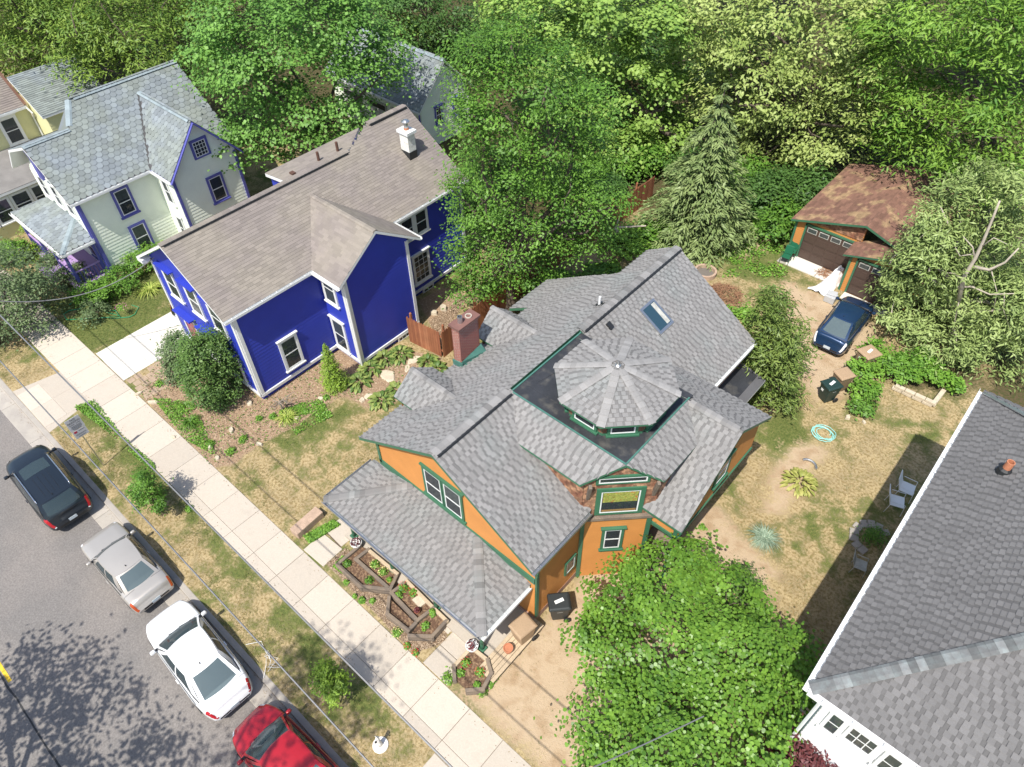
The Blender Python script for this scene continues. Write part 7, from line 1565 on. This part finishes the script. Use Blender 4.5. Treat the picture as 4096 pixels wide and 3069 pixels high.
# overhead cables
def cable(label, a, b, sag, r, m=None, n=24):
    a, b = np.array(a, float), np.array(b, float); o = MB().tube([a+(b-a)*t-np.array([0, 0, sag*4*t*(1-t)]) for t in np.linspace(0, 1, n)], r, 5).build('overhead_cable', m or MATS_CAB); return tag(o, label, 'cable', 'overhead cables')
MATS_CAB = mat('grey_cable', (.22, .22, .22), rough=.4, metal=.3)
cable('overhead cable running above the kerb strip on the street side', (-75, 1.3, 8.2), (25, 1.3, 8.2), .5, .022); cable('thicker overhead cable running above the kerb strip on the paving side', (-75, 2.0, 8.9), (25, 2.5, 8.7), .5, .026)
cable('service cable looping past the lilac porch to the left edge', P(0, 1205, 5.0), P(640, 1010, 5.6), .9, .02); cable('service cable crossing over the redbud crown', P(2375, 3069, 7.6), P(2815, 2865, 6.6), .05, .018)
# garden odds and ends
fr = thing('fire_ring', 'round terracotta fire ring on the back lawn', 'fire ring', Dp(1522, 592)); c = Dp(1522, 592); MB().lathe([(.62, 0), (.62, .26), (.5, .26), (.48, .05)], c, 20, cap=False).build('ring', M_pinkstone, fr); MB().lathe([(.5, .06), (.01, .06)], c, 20, cap=False).build('ash', mat('ash', (.16, .14, .12)), fr)
def pile(name, label, x, y, R, h, m, n, seed, cat):
    rng = np.random.default_rng(seed); c = Dp(x, y); mb = MB(); r = thing(name, label, cat, c)
    for i in range(n):
        a = rng.uniform(0, 6.28); q_ = R*math.sqrt(rng.random()); p = c+np.array([q_*math.cos(a), q_*math.sin(a), h*(1-(q_/R)**2)*rng.uniform(.2, 1)+.02]); t = rng.uniform(0, 6.28); l = rng.uniform(.12, .35)
        d = np.array([math.cos(t)*l, math.sin(t)*l, rng.normal()*.05]); mb.bar(p-d, p+d, .014, .01)
    o = mb.build('twigs', m, r); o['kind'] = 'stuff'; return r
M_twig = mat('brown_brush', (.30, .16, .09), rough=.9, var=.3, sc=6)
pile('brush_pile', 'brown brush pile behind the rear corner of the orange roof', 1562, 640, 1.0, .5, M_twig, 420, 8, 'brush pile'); pile('leaf_heap', 'small heap of brown leaves before the garage door', 1780, 595, .45, .12, M_twig, 160, 9, 'leaf heap')
# walled bed edging
wb_ = thing('stone_edging', 'pale stone block edging of the walled bed', 'edging', Dp(1968, 860)); a, b, c3 = Dp(1925, 838), Dp(2012, 878), Dp(2032, 852)
for s, e in ((a, b), (b, c3)):
    L = np.linalg.norm(e-s); n = int(L/.42); d = (e-s)/L
    for row in range(2):
        for i in range(n): p = s+d*((i+.5)*L/n+(.08 if row else 0)); bevel(MB().box((p[0], p[1], .08+row*.15), (L/n-.02, .2, .145), rz=math.atan2(d[1], d[0])+random.gauss(0, .02)).build('block', M_stone, wb_), .015, 1)
# garage corner: chairs, sheet, box
M_chgreen = mat('green_metal_chair', (.012, .11, .055), rough=.4)
def chair(label, loc, rz, m, tilt=.2, s=1.0):
    r = thing('garden_chair', label, 'chair', loc, rz, 'metal garden chairs'); K = lambda *p: tuple(q_*s for q_ in p)
    bevel(MB().box(K(0, 0, .42), K(.46, .44, .03)).build('seat', m, r, local=True), .02); bevel(MB().add([K(-.23, .2, .45), K(.23, .2, .45), K(.23, .36, .9), K(-.23, .36, .9), K(-.23, .23, .45), K(.23, .23, .45), K(.23, .39, .9), K(-.23, .39, .9)], [(0, 1, 2, 3), (7, 6, 5, 4), (0, 4, 5, 1), (1, 5, 6, 2), (2, 6, 7, 3), (3, 7, 4, 0)]).build('backrest', m, r, local=True), .02)
    for sx in (-1, 1):
        MB().tube([K(sx*.24, -.24, 0), K(sx*.25, -.2, .6), K(sx*.25, .22, .62)], .014, 6).build('leg', m, r, local=True); MB().tube([K(sx*.24, .26, 0), K(sx*.24, .2, .45)], .014, 6).build('leg', m, r, local=True)
chair('green metal chair against the garage wall, the rear of the pair', (-10.32, 34.98, .07), .1, M_chgreen); chair('green metal chair with worn seat, the front of the pair', (-10.35, 34.35, .03), .1, M_chgreen)
chair('white tubular lawn chair in the shade under the white house eave', (.55, 22.2, 0), 1.9, M_white, s=1.25); chair('white tubular lawn chair behind the first one under the eave', (.62, 23.1, 0), 1.7, M_white, s=1.25); chair('beige slatted lawn chair in the shade near the stone ring', (.62, 18.6, 0), 1.8, M_curtain)
ts = thing('plastic_sheet', 'crumpled white plastic sheet slumped beside the garage doors', 'sheet', (-7.55, 34.2, 0)); rg = np.random.default_rng(12); nx_, ny_ = 10, 16; V = []
for j in range(ny_):
    for i in range(nx_):
        u, v = i/(nx_-1), j/(ny_-1); w_ = .35+.25*(1-v)+.25*math.exp(-((v-.05)/.12)**2); V.append((-7.55+(u-.5)*w_*1.7-.1*(1-v), 33.0+2.1*v, .04+(.62*v**1.2)*math.sin(math.pi*u)**.6+.05*rg.normal()*math.sin(math.pi*u)+.10*abs(math.sin(u*9+v*7))*math.sin(math.pi*u)))
MB().add(V, [(j*nx_+i, j*nx_+i+1, (j+1)*nx_+i+1, (j+1)*nx_+i) for j in range(ny_-1) for i in range(nx_-1)]).build('sheet', M_rhwhite, ts)
bx = thing('storage_tub', 'light grey plastic tub with a loose lid beside the white sheet', 'tub', (-7.0, 32.85, 0)); M_tub = mat('grey_plastic', (.45, .46, .47), rough=.5); bevel(MB().box((-7.0, 32.85, .2), (.55, .48, .4)).build('tub', M_tub, bx), .03); bevel(MB().box((-7.02, 32.95, .44), (.5, .4, .06), rz=.2).build('lid', M_tub, bx), .02)
# stone ring with a shrub by the white house
rgx = thing('stone_ring', 'ring of flat stones round a dark shrub in the shade of the white house', 'edging', (.35, 20.2, 0))
for k in range(9):
    a = rad(60+k*26); bevel(MB().box((.45+.62*math.cos(a), 20.25+.7*math.sin(a), .04), (.36, .28, .1), rz=a+random.gauss(0, .2)).build('stone', M_gutterpan, rgx), .03)
bush('shade_shrub', 'dark round shrub inside the stone ring', 0, 0, .5, L_hack, 390, leaf=.08, dens=9, world=(.45, 20.25, 0))
# downspout extension, dead stump
dsx = thing('downspout_extension', 'curved ribbed grey downspout extension lying by the yellow hosta', 'pipe', Dp(1752, 1005)); c = Dp(1752, 1005); MB().tube([c+np.array([.35*math.cos(a)-.1, .35*math.sin(a)-.2, .07]) for a in np.linspace(.2, 2.6, 9)], .06, 8).build('pipe', M_metal, dsx)
stp = thing('dead_stump', 'bare grey dead stump with cut limbs near the spruce', 'stump', (-18.2, 29.8, 0)); mb = MB(); b_ = np.array([-18.2, 29.8, 0]); tp_ = blob_at(b_, 1330, 492)
mb.tube([b_, b_*.3+tp_*.7, tp_], [.2, .16, .14], 8); e1, e2 = blob_at(b_, 1395, 488), blob_at(b_, 1342, 455); mb.tube([tp_, e1], [.07, .04], 6); mb.tube([tp_, e2], [.06, .03], 6); mb.build('stump', M_deadwood, stp)
# ------------------------------------------------------------------ fallen bits along the kerb and cracks in the paving
rg = np.random.default_rng(900); n = 900
xs = rg.uniform(-45, 0, n); ys = np.where(rg.random(n) < .45, 1.12-np.abs(rg.normal(size=n))*.12, np.where(rg.random(n) < .5, 3.55+np.abs(rg.normal(size=n))*.12, 5.15-np.abs(rg.normal(size=n))*.14)); zs = np.where(ys < 1.2, -.108, .04)
tag(link(bpy.data.objects.new('leaf_litter', leafmesh('leaf_litter', np.column_stack([xs, ys, zs]), unit(np.array([0, 0, 1.])+rg.normal(size=(n, 3))*.25), .045, .5, leafmat('dry_litter', (.10, .07, .035), (.30, .21, .10), trans=.05), rg))), 'dry leaf crumbs caught along the kerb and paving edges', 'leaf litter', kind='stuff')
